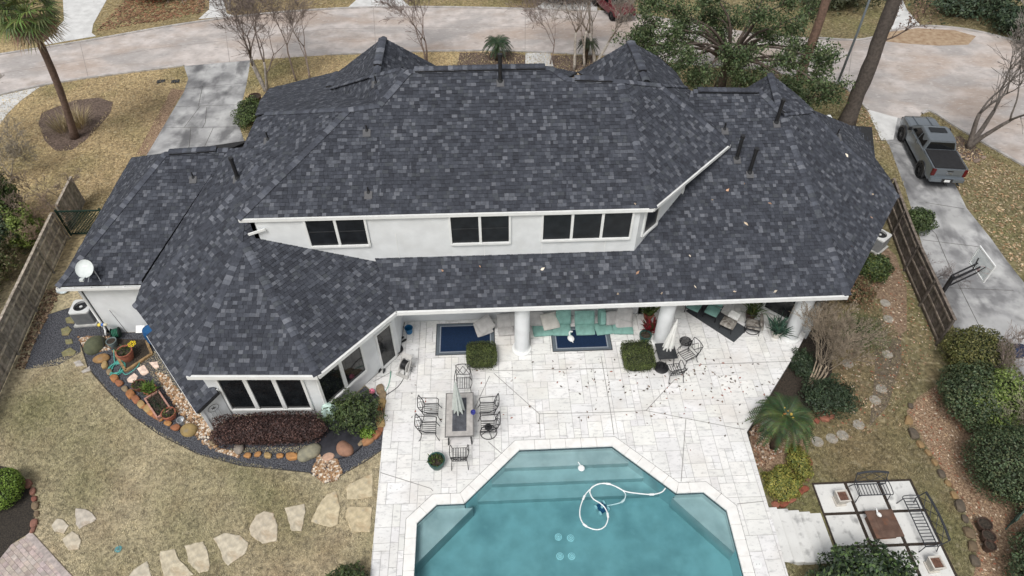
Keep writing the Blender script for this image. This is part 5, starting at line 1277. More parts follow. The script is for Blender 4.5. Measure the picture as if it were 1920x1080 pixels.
sqplanter((13.45, 11.75, TZ+.005), .05, 'square pale planter beside the short bench'); sqplanter((15.9, 9.05, TZ+.005), .05, 'square pale planter past the end of the long bench')
# ================================================================ GARDEN STONES, POTS AND BEDS
flagm = M('flagstone', (.40, .37, .32), rough=.85, col2=(.60, .56, .49), scale=4.5, bump=.7, bscale=10, attr=True); overlay(flagm, (.40, .27, .15), 2.2, .56, .72, .6, 4.); overlay(flagm, (.30, .30, .29), 4, .58, .72, .5, 9.)
def slabstone(px, label, th=.07, tint=(1, 1, 1), group='flagstones across the lawn', name='flagstone'):
    q = [G(u, v, .05) for u, v in px]; c = sum(q, Vector())/len(q); P = ccw([(p.x-c.x, p.y-c.y) for p in q]); rr = random.Random(int(px[0][0]*7+px[0][1]))
    fine = []
    for i in range(len(P)):
        a, b = Vector(P[i]), Vector(P[(i+1) % len(P)]); k = max(2, int((b-a).length/.13))
        for j in range(k):
            p = a.lerp(b, j/k); fine.append((p.x+rr.uniform(-.015, .015), p.y+rr.uniform(-.015, .015)))
    m = MB(); m.col = tint; n = len(fine); ins = [(x*.94, y*.94) for x, y in fine]
    vs = [(x, y, -th) for x, y in fine]+[(x, y, -.012) for x, y in fine]+[(x, y, rr.uniform(-.003, .003)) for x, y in ins]
    m.add(vs, [tuple(range(2*n, 3*n))]+[(i, (i+1) % n, n+(i+1) % n, n+i) for i in range(n)]+[(n+i, n+(i+1) % n, 2*n+(i+1) % n, 2*n+i) for i in range(n)])
    return m.build(name, flagm, None, loc=c, label=label, cat='stepping stone', group=group)
def cr(ox, oy, s, pts): return [(ox+x/s, oy+y/s) for x, y in pts]
FS = [((0, 810, 4, [(565, 570), (640, 575), (690, 605), (720, 650), (690, 675), (590, 725), (568, 690)]), 'grey flagstone farthest from the brick path corner, upper of three', (.95, .95, 1.0)),
 ((0, 810, 4, [(425, 645), (470, 655), (515, 700), (475, 760), (410, 745), (385, 700)]), 'small rounded flagstone nearest the stone edged bed', (1, 1, 1)),
 ((0, 810, 4, [(540, 740), (585, 775), (605, 810), (590, 880), (515, 885), (490, 850), (465, 800)]), 'flagstone beside the corner of the brick path', (1, .98, .95)),
 ((0, 810, 4, [(1105, 965), (1130, 1080), (1130, 1140), (940, 1140), (965, 1080), (1000, 1030)]), 'flagstone cut by the bottom edge of the lawn', (1, 1, .98)),
 ((0, 810, 4, [(1310, 875), (1340, 950), (1450, 1065), (1400, 1085), (1225, 1080), (1195, 930), (1200, 895)]), 'long flagstone with a rusty corner near the bottom edge', (1.02, 1, .92)),
 ((0, 810, 4, [(1380, 850), (1520, 820), (1545, 860), (1575, 1000), (1560, 1040), (1490, 1055), (1410, 970), (1400, 900)]), 'upright pale flagstone right of the rusty cornered one', (1.02, 1, .93)),
 ((0, 810, 4, [(1600, 800), (1680, 755), (1800, 775), (1862, 830), (1840, 910), (1710, 1000), (1670, 960), (1650, 880)]), 'broad pale flagstone pointing down, middle of the lawn row', (1.05, 1.04, 1.0)),
 ((0, 0, 1, [(467, 990), (480, 965), (495, 958), (512, 961), (521, 985), (519, 1014), (492, 1019), (470, 1003)]), 'rounded grey flagstone left of the narrow tapered one', (1, .97, .93)),
 ((480, 810, 4, [(215, 565), (365, 535), (370, 600), (340, 740), (265, 742)]), 'narrow tapered flagstone in the lawn row', (1.02, 1.0, .95)),
 ((480, 810, 4, [(600, 440), (630, 560), (610, 690), (560, 715), (415, 670), (460, 560), (530, 465)]), 'large pointed tan flagstone near the pebble spill', (1.05, 1.0, .85)),
 ((480, 810, 4, [(680, 400), (875, 305), (875, 480), (800, 500), (680, 505)]), 'upper tan flagstone beside the patio edge', (1.02, .97, .82)),
 ((480, 810, 4, [(690, 555), (870, 560), (855, 748), (720, 748), (672, 630)]), 'lower tan flagstone beside the patio edge', (1.02, .95, .78))]
for (ox, oy, s, pts), lab, tint in FS: slabstone(cr(ox, oy, s, pts), lab, tint=(tint[0]*1.0, tint[1]*.97, tint[2]*.9), th=.1)
for i, (u, v, w) in enumerate(((1666, 598, 'second round stepping stone from the house along the side path'), (1664, 664, 'round stepping stone left of the big green hedge'), (1653, 729, 'upper of two adjoining round stepping stones'), (1641, 750, 'lower of two adjoining round stepping stones'), (1610, 796, 'round stepping stone where the side path bends'), (1580, 816, 'round stepping stone after the bend of the path'), (1560, 822, 'round stepping stone second from the path end'), (1533, 828, 'round stepping stone at the path end near the shrubs'), (1590, 682, 'round stepping stone half under the bare crape myrtle'), (1660, 568, 'round stepping stone nearest the house along the side path'))):
    p = G(u, v, .02); m = MB(); m.col = (.62, .62, .62); rr = random.Random(i); n = 18
    m.lathe([(.02, -.05), (.25, -.05), (.25, .0), (.235, .012), (.02, .014)], (0, 0, 0), n); m.build('round_stone', flagm, None, loc=p, label=w, cat='stepping stone', group='round stones of the side path')
stonecols = [(.34, .16, .07), (.42, .22, .09), (.30, .13, .07), (.38, .27, .13), (.26, .20, .13), (.36, .19, .10)]
stm = M('edging_stone', (.8, .8, .8), rough=.85, col2=(1.15, 1.12, 1.05), scale=5, bump=.5, bscale=20, attr=True); overlay(stm, (.22, .20, .17), 3, .58, .72, .5, 2.)
def edging(label, pts, size, seed, group=None, cols=stonecols, rock=False, name='stone_edging'):
    """one row of stones set in the ground; every stone a part"""
    P = [G(u, v) for u, v in pts]; t = empty(name, P[0], 0, label, 'stone edging', group); rr = random.Random(seed)
    for i, p in enumerate(P):
        d = (P[min(i+1, len(P)-1)]-P[max(i-1, 0)]); a = math.atan2(d.y, d.x); m = MB(); m.col = rr.choice(cols); k = .88*rr.uniform(.7, 1.25)*(size[i] if isinstance(size, list) else size)
        q = p-P[0]; m.blob((0, 0, 0), (k*.62, k*.44, k*.36), rr.randint(0, 999), .35, 2)
        for j, v in enumerate(m.v): m.v[j] = (max(-k*.52, min(k*.52, v[0])), max(-k*.36, min(k*.36, v[1])), min(k*.26, v[2]))
        o = m.build('stone', stm, t, loc=(q.x, q.y, q.z+.06)); o.rotation_euler = (rr.uniform(-.1, .1), rr.uniform(-.1, .1), a+rr.uniform(-.2, .2))
edging('orange stone edging along the curved black gravel path', cr(0, 540, 4, [(765, 530), (790, 585), (825, 635), (862, 680), (900, 720), (945, 765), (985, 805), (1025, 845), (1062, 880), (1088, 898), (1115, 915), (1145, 942), (1172, 960), (1205, 985), (1262, 1022), (1320, 1052)]), .42, 4)
edging('orange stones edging the dark red hedge bed', [(400, 832), (446, 849), (465, 855), (484, 853), (503, 855), (526, 856), (549, 857)], .45, 5)
edging('sandstone border between the bay shrub and the patio', cr(560, 700, 8, [(1225, 265), (1262, 350), (1245, 470), (1215, 560), (1215, 670), (1232, 760), (1228, 850), (1165, 935), (1045, 1015), (915, 1065)]), .5, 6)
edging('reddish stones round the dark bed at the left edge', cr(0, 810, 4, [(215, 395), (250, 450), (262, 505), (272, 560), (280, 620), (262, 690), (250, 740)]), .36, 7, cols=[(.22, .09, .07), (.2, .15, .1), (.26, .13, .1), (.16, .12, .09)])
edging('broken brick edging below the yellow green shrub', [(1508, 918), (1495, 925), (1482, 938), (1468, 945), (1452, 948), (1512, 895), (1515, 870)], .42, 8, cols=[(.25, .08, .05), (.3, .12, .08), (.2, .12, .08)])
edging('brick row behind the sago palm', [(1535, 778), (1545, 786), (1558, 783), (1530, 790), (1550, 776)], .4, 9, cols=[(.26, .09, .06), (.3, .13, .09)])
edging('mossy stone border of the right leaf bed', [(1706, 762), (1703, 790), (1712, 815), (1725, 835), (1740, 850), (1752, 868), (1764, 890), (1776, 908), (1788, 930), (1798, 950), (1808, 975), (1815, 1000), (1822, 1025), (1826, 1052)], .45, 10, cols=[(.16, .12, .08), (.28, .19, .1), (.12, .1, .08)])
edging('stone ring round the bare tree by the truck', [(1768, 262), (1780, 280), (1795, 292), (1812, 300), (1830, 303), (1843, 297)], .42, 12, cols=[(.3, .23, .19), (.22, .17, .14)])
def boulder(u, v, r, col, label, flat=.7):
    p = G(u, v); m = MB(); m.col = col; m.blob((0, 0, r*.35), (r, r*.8, r*flat), int(u), .35, 3); m.build('boulder', stm, None, smooth=True, loc=p, rz=u, label=label, cat='boulder')
boulder(355, 809, .36, (.30, .22, .10), 'ochre boulder beside the fireplace wall'); boulder(582, 852, .42, (.26, .25, .19), 'lichen grey boulder left of the pebble spill'); boulder(649, 846, .38, (.30, .17, .12), 'pinkish boulder right of the pebble spill'); boulder(180, 652, .5, (.10, .11, .07), 'mossy dark boulder on the upper pebble pile'); boulder(192, 675, .32, (.33, .20, .09), 'flat orange rock at the top of the gravel curve', .45); boulder(616, 858, .26, (.5, .33, .25), 'flat pink rock in the pebble spill', .3); boulder(448, 842, .25, (.28, .25, .22), 'small grey rock below the dark red hedge')
m = MB()
pink = M('pale_slab', (.55, .46, .40), rough=.8, var=.12, scale=4, bump=.2)
for i, (c, lab) in enumerate(((cr(200, 650, 8, [(455, 320), (560, 265), (630, 380), (560, 430), (500, 410)]), 'pale pink paving slab nearest the timber bed'), (cr(200, 650, 8, [(305, 480), (410, 390), (465, 440), (440, 510), (380, 540), (310, 525)]), 'pale rounded slab left of the brown pot'), (cr(200, 650, 8, [(630, 230), (760, 220), (785, 295), (735, 340)]), 'pale slab under the green watering can'))):
    o = slabstone(c, lab, group=None, tint=(1.5, 1.25, 1.2), name='garden_slab')
for i, (c, lab) in enumerate((([(122, 596), (135, 592), (142, 600), (138, 606), (125, 605)], 'mossy stepping stone nearest the air conditioner'), ([(113, 617), (128, 611), (134, 618), (128, 628), (116, 628)], 'second mossy stepping stone on the gravel path'), ([(122, 637), (134, 635), (136, 643), (124, 645)], 'smallest mossy stepping stone on the gravel path'), ([(115, 660), (132, 651), (142, 658), (138, 666), (118, 668)], 'mossy stepping stone at the lawn end of the gravel path'))):
    slabstone(c, lab, group='mossy stones in the gravel path', tint=(.42, .42, .25))
for c, lab in (([(138, 679), (150, 675), (157, 684), (142, 687)], 'pale stone left of the gravel curve'), ([(152, 696), (168, 686), (170, 694), (155, 699)], 'grey stone at the lawn edge of the gravel curve')): slabstone(c, lab, group=None, tint=(.85, .85, .9))
# pebbles
def scatter_poly(px, n, rr, world=False):
    poly = [tuple(G(u, v)[:2]) for u, v in px] if not world else px; x0, x1 = min(p[0] for p in poly), max(p[0] for p in poly); y0, y1 = min(p[1] for p in poly), max(p[1] for p in poly); out = []
    while len(out) < n:
        p = (rr.uniform(x0, x1), rr.uniform(y0, y1))
        if inside(p, poly): out.append(p)
    return out
pebc = [(.42, .28, .17), (.30, .18, .10), (.58, .50, .42), (.22, .14, .09), (.48, .33, .22), (.36, .22, .12), (.7, .65, .58)]
OCT = [(1, 0, 0), (0, 1, 0), (-1, 0, 0), (0, -1, 0), (0, 0, 1), (0, 0, -1)]; OCF = [(0, 1, 4), (1, 2, 4), (2, 3, 4), (3, 0, 4), (1, 0, 5), (2, 1, 5), (3, 2, 5), (0, 3, 5)]
CUB = [(-.8, -.8, -.7), (.8, -.8, -.7), (.8, .8, -.7), (-.8, .8, -.7), (-.6, -.6, .7), (.6, -.6, .7), (.6, .6, .7), (-.6, .6, .7)]; CUF = [(4, 5, 6, 7), (0, 1, 5, 4), (1, 2, 6, 5), (2, 3, 7, 6), (3, 0, 4, 7)]
def pebbles(px, n, label, s=(.035, .08), cols=pebc, seed=1, dz=.02):
    rr = random.Random(seed); m = MB()
    for x, y in scatter_poly(px, n, rr):
        k = rr.uniform(*s); a = rr.uniform(0, 6.28); m.col = rr.choice(cols); z = g(x, y)+dz+rr.uniform(0, .03); ca, sa = math.cos(a), math.sin(a); f = rr.uniform(.6, 1)
        m.add([(x+k*(ca*p[0]-sa*p[1]*f), y+k*(sa*p[0]+ca*p[1]*f), z+p[2]*k*.55) for p in CUB], CUF)
    tag(m.build('pebbles', stm), label, 'pebbles', kind='stuff')
pebbles([(598, 800), (612, 828), (632, 862), (642, 885), (630, 902), (606, 905), (584, 886), (596, 862), (594, 830)], 900, 'tan river pebbles spilling between the two beds')
pebbles([(292, 700), (308, 700), (398, 805), (408, 838), (398, 842), (380, 832), (335, 775)], 900, 'brown pebble strip along the fireplace wall', seed=2)
pebbles([(147, 632), (206, 632), (207, 655), (172, 662), (158, 655)], 420, 'rusty leaf coloured pebbles below the air conditioner', seed=3)
pebbles([(410, 842), (440, 848), (450, 858), (405, 845)], 120, 'small pebbles left of the dark red hedge', seed=4)
pebbles([(102, 540), (112, 552), (62, 650), (46, 693), (28, 692), (86, 545)], 500, 'leaf and bark litter along the left fence foot', (.03, .07), [(.14, .09, .06), (.25, .17, .11), (.1, .07, .05), (.38, .28, .2)], 5, .015)
pebbles([(1405, 810), (1440, 775), (1475, 790), (1490, 830), (1450, 860), (1420, 880)], 500, 'reddish bark and pebbles round the sago palm', (.03, .07), [(.25, .13, .08), (.4, .28, .2), (.15, .09, .06), (.55, .48, .42)], 6)
# timber bed
tbm = M('timber', (.30, .20, .10), rough=.9, var=.3, scale=6, bump=.4)
t = empty('timber_bed', G(236, 692), 0, 'dark soil bed framed by weathered timbers under the left wall', 'garden bed'); o_ = G(236, 692)
for a, b in (((213, 658), (236, 696)), ((236, 696), (285, 664)), ((285, 664), (275, 640))): m = MB(); m.bar(G(*a, .06)-o_, G(*b, .06)-o_, .11, .14); m.build('timber', tbm, t)
P_ = [G(u, v, .02)-o_ for u, v in ((206, 636), (276, 638), (284, 663), (237, 693), (214, 658))]; m = MB(); m.prism(ccw([(p.x, p.y) for p in P_]), .0, .06); m.build('soil', soil, t)
FG = (70, .22, GR+[(.12, .10, .05)], .02, .75)
pot(G(241, 672, .06), .34, .55, terra, 'tall terracotta pot of low greens in the timber bed', (70, .15, GR, .03, .8)); pot(G(214, 648, .06), .22, .36, M('grey_glaze', (.16, .2, .2), .5, .2), 'grey green bucket pot left of the tall terracotta pot', None)
pot(G(265, 729), .28, .34, M('brown_clay', (.14, .06, .04), .7, .2), 'brown bowl pot beside the pale slabs', (50, .12, GR, .03, .8)); pot(G(286, 738), .27, .36, terra, 'orange terracotta pot of bright greens at the planter end', (110, .3, [(.12, .2, .04), (.16, .24, .06)], .03, .9)); pot(G(321, 783), .29, .38, terra, 'terracotta pot at the lower end of the long planter', (50, .15, GR, .025, .8))
t = empty('long_planter', G(301, 765), 0, 'long pink rimmed planter box of dark leaves', 'planter'); a_, b_ = G(290, 742, .0), G(312, 775, .0); d = (b_-a_).normalized(); t.rotation_euler = (0, 0, math.atan2(d.y, d.x))
pk = M('pink_clay', (.46, .26, .21), rough=.85, var=.12, scale=5)
for c, s in (((0, .3, .17), (1.35, .07, .34)), ((0, -.3, .17), (1.35, .07, .34)), ((.64, 0, .17), (.07, .53, .338)), ((-.64, 0, .17), (.07, .53, .338))): m = MB(); m.box(c, s); m.build('side', pk, t, bevel=.012)
MB().box((0, 0, .14), (1.2, .53, .24)).build('soil', soil, t)
f = MB(); rr = random.Random(4)
for i in range(80):
    c = Vector((rr.uniform(-.55, .55), rr.uniform(-.22, .22), .26)); tp = c+Vector((rr.uniform(-.15, .15), rr.uniform(-.15, .15), rr.uniform(.05, .25))); s_ = Vector((rr.uniform(-1, 1), rr.uniform(-1, 1), 0))*.03; f.col = rr.choice([(.03, .05, .03), (.05, .07, .03), (.02, .03, .02)]); f.add([c, (c+tp)/2+s_, tp, (c+tp)/2-s_], [(0, 1, 2, 3)])
f.build('foliage', fol, t)
m = MB(); m.lathe([(.02, 0), (.16, 0), (.165, .22), (.15, .22), (.14, .02), (.02, .02)], (0, 0, 0), 24); m.build('metal_tin', steel, None, smooth='auto', loc=G(341, 792), label='round metal tin beside the lower terracotta pot', cat='tin')
# coiled hose
hg = M('aqua_hose', (.10, .42, .36), .45, .1, bump=0); t = empty('coiled_hose', G(220, 692), 0, 'aqua green garden hose coiled by the timber bed', 'hose')
rr = random.Random(8)
m = MB(); P_ = [Vector((math.cos(a)*(.28+.10*math.sin(a*.37)), math.sin(a)*(.36+.10*math.sin(a*.41+1)), .02+.012*(a/6.28))) for a in [i*2*math.pi/24 for i in range(24*7)]]; m.tube(P_, .017, 6); m.build('coil', hg, t, smooth=True)
o_ = G(220, 692); m = MB(); m.tube(smoothline([Vector((.3, -.2, .03)), G(238, 702, .02)-o_, G(255, 690, .02)-o_, G(262, 680, .1)-o_], 6), .017, 6); m.build('free_end', hg, t, smooth=True); m = MB(); m.tube(smoothline([Vector((-.2, .3, .05)), G(214, 670, .1)-o_, G(213, 655, .3)-o_], 6), .017, 6); m.build('tap_end', hg, t, smooth=True)
t = empty('hose_reel', G(222, 632), .3, 'dark green hose reel against the left white wall', 'hose reel'); m = MB(); m.cyl((-.14, 0, .3), (.14, 0, .3), .12, n=14); m.build('drum', greenm, t)
for s in (-1, 1): m = MB(); m.cyl((s*.15, 0, .3), (s*.17, 0, .3), .26, n=20); m.build('flange', greenm, t)
for k in range(4): m = MB(); m.tube([(-.1+k*.065, .19*math.cos(2*math.pi*i/20), .3+.19*math.sin(2*math.pi*i/20)) for i in range(20)], .03, 6, True); m.build('hose_turn', M('hose_dark_green', (.03, .14, .09), .5, .2), t, smooth=True)
t = empty('rain_barrel', (-15.75, 20.75, 0), 0, 'blue plastic barrel half under the bay eave', 'barrel'); m = MB(); m.lathe([(.02, 0), (.26, 0), (.3, .1), (.33, .25), (.33, .34), (.315, .37), (.34, .45), (.33, .7), (.31, .85), (.27, .9), (.02, .9)], (0, 0, 0), 28); m.build('shell', M('barrel_blue', (.012, .09, .24), .4, .15), t, smooth='auto'); m = MB(); m.tube([(.29*math.cos(2*math.pi*i/24), .29*math.sin(2*math.pi*i/24), .89) for i in range(24)], .02, 6, True); m.build('rim', M('barrel_rim', (.01, .06, .18), .4), t)
m = MB(); m.box((0, 0, .0), (.4, .02, .34), 0, -.9); o = m.build('yard_sign', white, None, loc=(-16.25, 20.9, .75), label='small white sign board standing by the blue barrel', cat='sign')
m = MB(); m.tube([(0, 0, 0), (.0, .02, .75)], .012, 6); o2 = m.build('stake', steel, o, loc=(0, -.02, -.72))
flow = M('yellow_plastic', (.75, .55, .02), .4, .1, bump=0)
t = empty('flower_ornament', G(257, 660), 0, 'bright yellow flower stake beside the tall terracotta pot', 'ornament'); m = MB(); m.tube([(0, 0, 0), (0, 0, .6)], .01, 5); m.build('stem', blackm, t)
for i in range(6): a = i*1.047; m = MB(); m.tube([(.12*math.cos(a)+.055*math.cos(2*math.pi*k/12), .12*math.sin(a)+.055*math.sin(2*math.pi*k/12), .6) for k in range(12)], .018, 5, True); m.build('petal', flow, t)
t = empty('fishing_rod', (-16.9, 21.15, 0), 0, 'thin black rod leaning against the left white wall', 'rod'); m = MB(); m.tube([(.25, -.5, 0), (-.5, .15, 1.7)], .012, 5); m.build('shaft', blackm, t); MB().blob((-.5, .15, 1.7), .03, 1, .1).build('tip', white, t)
t = empty('garden_tools', (-18.05, 21.0, 0), 0, 'bundle of yellow and blue handled tools at the downspout', 'tools')
for i, c in enumerate(((.7, .55, .1), (.05, .15, .5), (.6, .55, .4))): m = MB(); m.tube([(i*.12, -.5, 0), (-.05+i*.12, .1, .9)], .016, 5); m.build('shaft', blackm, t); m = MB(); m.blob((-.05+i*.13, .1, .92), (.1, .08, .07), i, .2); m.build('grip', M('grip%d' % i, c, .5, .1), t)
m = MB(); m.blob((0, 0, .1), (.3, .22, .1), 6, .25, 3); m.build('soil_bag', M('bag_plastic', (.55, .62, .64), .4, .25, 5), None, smooth=True, loc=G(118, 548), label='white and blue soil bag lying by the left eave', cat='bag')
# fountain, bird bath, pink flower, covered statue by the bay
t = empty('black_liner', G(640, 830), 0, 'dark slate mound in the bed below the bay shrub', 'mound'); m = MB(); m.blob((0, 0, .02), (.95, .85, .24), 12, .2, 3); m.build('mound', M('slate', (.028, .028, .034), .5, .3, 3, .3), t, smooth=True)
t = empty('bird_bath', G(688, 787), 0, 'small white bird bath in the stone bordered bed', 'bird bath'); m = MB(); m.lathe([(.02, 0), (.16, 0), (.14, .05), (.06, .1), (.06, .35), (.2, .42), (.24, .48), (.2, .47), (.02, .44)], (0, 0, 0), 24); m.build('bowl', stonep, t, smooth='auto'); m = MB(); m.blob((.1, .2, .5), (.09, .06, .08), 3, .3); m.build('bird', stonep, t, smooth=True)
t = empty('pink_lantern', G(699, 740), 0, 'bright pink ball ornament at the top of the stone border', 'ornament'); m = MB(); m.blob((0, 0, .26), .13, 3, .04, 3); m.build('globe', M('pink', (.75, .2, .3), .4, .1, bump=0), t, smooth=True); m = MB(); m.cyl((0, 0, 0), (0, 0, .15), .03, n=8); m.build('stake', iron, t)
t = empty('covered_tap', (-6.95, 16.28, 0), 0, 'pale mint cloth draped over a tap at the bay corner', 'cloth'); m = MB(); n = 26
prof = [(.34, .55), (.30, .75), (.22, .95), (.12, 1.02), (.02, 1.04)]; vs = []
for k, (r_, z_) in enumerate(prof):
    for i in range(n): a = 2*math.pi*i/n; w_ = 1+(.28 if k < 2 else .08)*math.sin(5*a+1)+.1*math.sin(9*a); vs.append((r_*w_*math.cos(a), r_*w_*math.sin(a)*.8-.1, z_-(.12*(1+math.sin(5*a+1)) if k == 0 else 0)))
m.add(vs, [(j*n+i, j*n+(i+1) % n, (j+1)*n+(i+1) % n, (j+1)*n+i) for j in range(len(prof)-1) for i in range(n)]); m.build('cloth', M('mint_cloth', (.52, .68, .62), .9, .08, 6, .2), t, smooth=True)
m = MB(); m.cyl((0, -.1, -.1), (0, -.1, .98), .05, n=8); m.build('post', stonep, t)
# wire trellis ornament on the fireplace wall
t = empty('wall_ornament', c0+(c1-c0)*.5+xe*.03+Vector((0, 0, .95)), math.atan2((c1-c0).y, (c1-c0).x), 'thin black wire flower ornament on the fireplace wall', 'ornament')
m = MB(); m.tube([(.22*math.cos(2*math.pi*i/24), -.01, .2*math.sin(2*math.pi*i/24)+.2) for i in range(24)], .008, 4, True); m.build('oval', iron, t)
for x_ in (-.15, 0, .15): m = MB(); m.tube([(x_, -.01, 0), (x_, -.01, -.75)], .006, 4); m.build('wire', iron, t)
for i in range(5): a = i*1.257; m = MB(); m.tube([(0, -.01, .2), (.09*math.cos(a), -.015, .2+.09*math.sin(a))], .012, 4); m.build('petal', iron, t)
# brick path at the lower left
bpth = empty('brick_path', (0, 0, 0), kind='structure'); BP = [tuple(G(u, v)[:2]) for u, v in ((-40, 1110), (-10, 1062), (22, 1022), (62, 1000), (140, 1085), (160, 1110))]; BP = ccw(BP)
brm = M('clay_paver', (.8, .8, .8), rough=.9, col2=(1.15, 1.12, 1.1), scale=7, bump=.4, bscale=40, attr=True); o_ = Vector(BP[0]); hull = BP
sbm = MB(); sbm.prism(BP, -.12, -.035); sbm.build('sand_bed', M('joint_sand', (.22, .19, .17), .95), bpth)
ex = (Vector(tuple(G(140, 1085)[:2]))-Vector(tuple(G(62, 1000)[:2]))).normalized(); ey = Vector((-ex.y, ex.x)); tri = Tess(BP).tris; rr = random.Random(6); base = Vector(tuple(G(62, 1000)[:2]))
for i in range(-14, 16):
    for j in range(-14, 16):
        w, h = .24, .16; off = .12 if j % 2 else 0; q = [base+ex*(i*w+off+a)+ey*(j*h+b) for a, b in ((.004, .004), (w-.004, .004), (w-.004, h-.004), (.004, h-.004))]; q = ccw([tuple(p) for p in q]); m = MB(); k = rr.uniform(.85, 1.15); m.col = (.46*k, .40*k*rr.uniform(.95, 1.03), .37*k*rr.uniform(.93, 1.05)); z = rr.uniform(0, .006)-.008
        for t_ in tri:
            c = clipconv(q, t_)
            if len(c) >= 3 and abs(area(c)) > 5e-4: m.prism(c, -.06, z)
        if m.v: m.build('brick', brm, bpth)
for row in range(2):
    for i in range(9):
        a = base+ex*(i*.3-.1)-ey*(.02+row*.2); m = MB(); k = rr.uniform(.85, 1.1); m.col = (.44*k, .39*k, .37*k); m.prism(ccw([tuple(a), tuple(a+ex*.29), tuple(a+ex*.29-ey*.19), tuple(a-ey*.19)]), -.1, .0-row*.03); m.build('brick', brm, bpth)
sheet('soil_bed', GP((-60, 860), (30, 880), (55, 905), (66, 950), (64, 995), (25, 1018), (-10, 1060), (-60, 1090)), bedm, .012)
m = MB(); m.cyl((0, 0, 0), (0, 0, .02), .13, n=20); m.build('sprinkler_lid', M('teal_lid', (.10, .28, .30), .5, .15), None, loc=G(222, 1030, .01), label='small teal round lid set in the lawn', cat='lid')
for u, v, lab in ((302, 153, 'left of two dark square utility lids in the front lawn'), (329, 153, 'right of two dark square utility lids in the front lawn')): m = MB(); m.box((0, 0, .02), (.55, .42, .04)); m.build('utility_lid', darkm, None, loc=G(u, v, .01), rz=.2, label=lab, cat='utility lid', bevel=.01)
# neighbour items on the right edge
m = MB(); m.tube([(.75*math.cos(2*math.pi*i/32), .75*math.sin(2*math.pi*i/32), 0) for i in range(32)], .02, 5, True); m.build('drive_ring', crackm, None, loc=G(1895, 720, .02), label='thin dark ring on the driveway at the right edge', cat='ring')
t = empty('log_basket', G(1900, 800), .4, 'dark slatted crate at the right edge beyond the hedges', 'crate')
for i in range(5): MB().box((0, -.3+i*.15, .3), (.9, .1, .03)).build('slat', woodd, t)
MB().box((0, 0, .14), (.86, .7, .28)).build('box', woodd, t)
t = empty('garden_bench_cover', G(1905, 662), .3, 'dark blue cover over a low item on the driveway', 'cover'); m = MB(); m.blob((0, 0, .2), (.5, .35, .22), 7, .35, 3); m.build('cover', M('blue_cover', (.02, .03, .07), .7, .3, 4, .4), t, smooth=True)
t = empty('lattice_screen', G(1900, 975), math.radians(35), 'green lattice screen between the two right hand bushes', 'lattice')
for i in range(-6, 7):
    for s in (1, -1):
        x = i*.13; a_, b_ = Vector((x-.35*s, 0, .05)), Vector((x+.35*s, 0, .75)); a_.x = max(-.6, min(.6, a_.x)); b_.x = max(-.6, min(.6, b_.x)); m = MB(); m.bar(a_+Vector((0, s*.01, 0)), b_+Vector((0, s*.01, 0)), .012, .03); m.build('lattice_strip', M('sage_green', (.06, .10, .08), .7, .2), t)
for z_ in (.03, .77): MB().box((0, 0, z_), (1.3, .05, .06)).build('rail', MATS['sage_green'], t)
for u, v, r, lab in ((1838, 990, .26, 'brown clay jar under the big round bush'), (1845, 1012, .24, 'second clay jar below the brown jar'), (1848, 1030, .2, 'lowest of three clay jars in the leaf bed')): pot(G(u, v), r, .4, brownp, lab, None, name='clay_jar', cat='jar')
# ================================================================ PLANTS
def quadmesh(name, V4, cols):
    """V4: (n,4,3) quads, cols (n,3)"""
    n = len(V4); me = bpy.data.meshes.new(name); me.vertices.add(4*n); me.vertices.foreach_set('co', np.asarray(V4, 'f').ravel())
    me.loops.add(4*n); me.loops.foreach_set('vertex_index', np.arange(4*n, dtype='i')); me.polygons.add(n); me.polygons.foreach_set('loop_start', np.arange(0, 4*n, 4, dtype='i')); me.polygons.foreach_set('loop_total', np.full(n, 4, 'i'))
    a = me.attributes.new('Col', 'FLOAT_COLOR', 'FACE'); c = np.ones((n, 4), 'f'); c[:, :3] = cols; a.data.foreach_set('color', c.ravel()); me.update(calc_edges=True); me.validate(); return me
def leafquads(C, size, rng, asp=.5, up=.0, normals=None):
    n = len(C); d = rng.normal(size=(n, 3)); 
    if normals is not None: d = np.cross(d, normals+rng.normal(size=(n, 3))*.55)
    d[:, 2] += up; d /= np.linalg.norm(d, axis=1)[:, None]+1e-9
    e = np.cross(d, rng.normal(size=(n, 3))) if normals is None else np.cross(d, normals+rng.normal(size=(n, 3))*.55); e /= np.linalg.norm(e, axis=1)[:, None]+1e-9
    s = size*rng.uniform(.6, 1.3, (n, 1)); d = d*s; e = e*s*asp
    return np.stack([C-d, C+e, C+d, C-e], 1)
def pick(cols, n, rng, jit=.2):
    c = np.array(cols)[rng.integers(0, len(cols), n)]; return c*rng.uniform(1-jit, 1+jit, (n, 1))
G1 = [(.055, .085, .03), (.04, .065, .022), (.08, .115, .04), (.03, .05, .02), (.10, .13, .05)]; DK = [(.03, .05, .028), (.022, .04, .022), (.045, .07, .035), (.06, .085, .045)]; YG = [(.22, .22, .05), (.28, .26, .06), (.15, .17, .04), (.33, .29, .07), (.10, .13, .03)]; BG = [(.13, .22, .03), (.18, .28, .04), (.09, .16, .025), (.22, .32, .06)]
RDH = [(.06, .032, .03), (.085, .045, .04), (.04, .025, .024), (.12, .065, .055)]; DK2 = [(.045, .072, .034), (.034, .056, .028), (.065, .095, .045), (.085, .115, .06), (.10, .115, .055)]; TW = [(.20, .16, .12), (.14, .11, .085), (.26, .22, .17)]; BX = [(.06, .085, .022), (.085, .11, .03), (.045, .065, .018), (.11, .13, .04)]
leafm = M('leaf', (.72, .72, .72), rough=.55, col2=(1.25, 1.25, 1.2), scale=1.5, bump=0, attr=True, spec=.35); corem = M('inner_foliage', (.025, .03, .015), rough=.95, var=.4, scale=6, bump=.6, bscale=12, dist=.06)
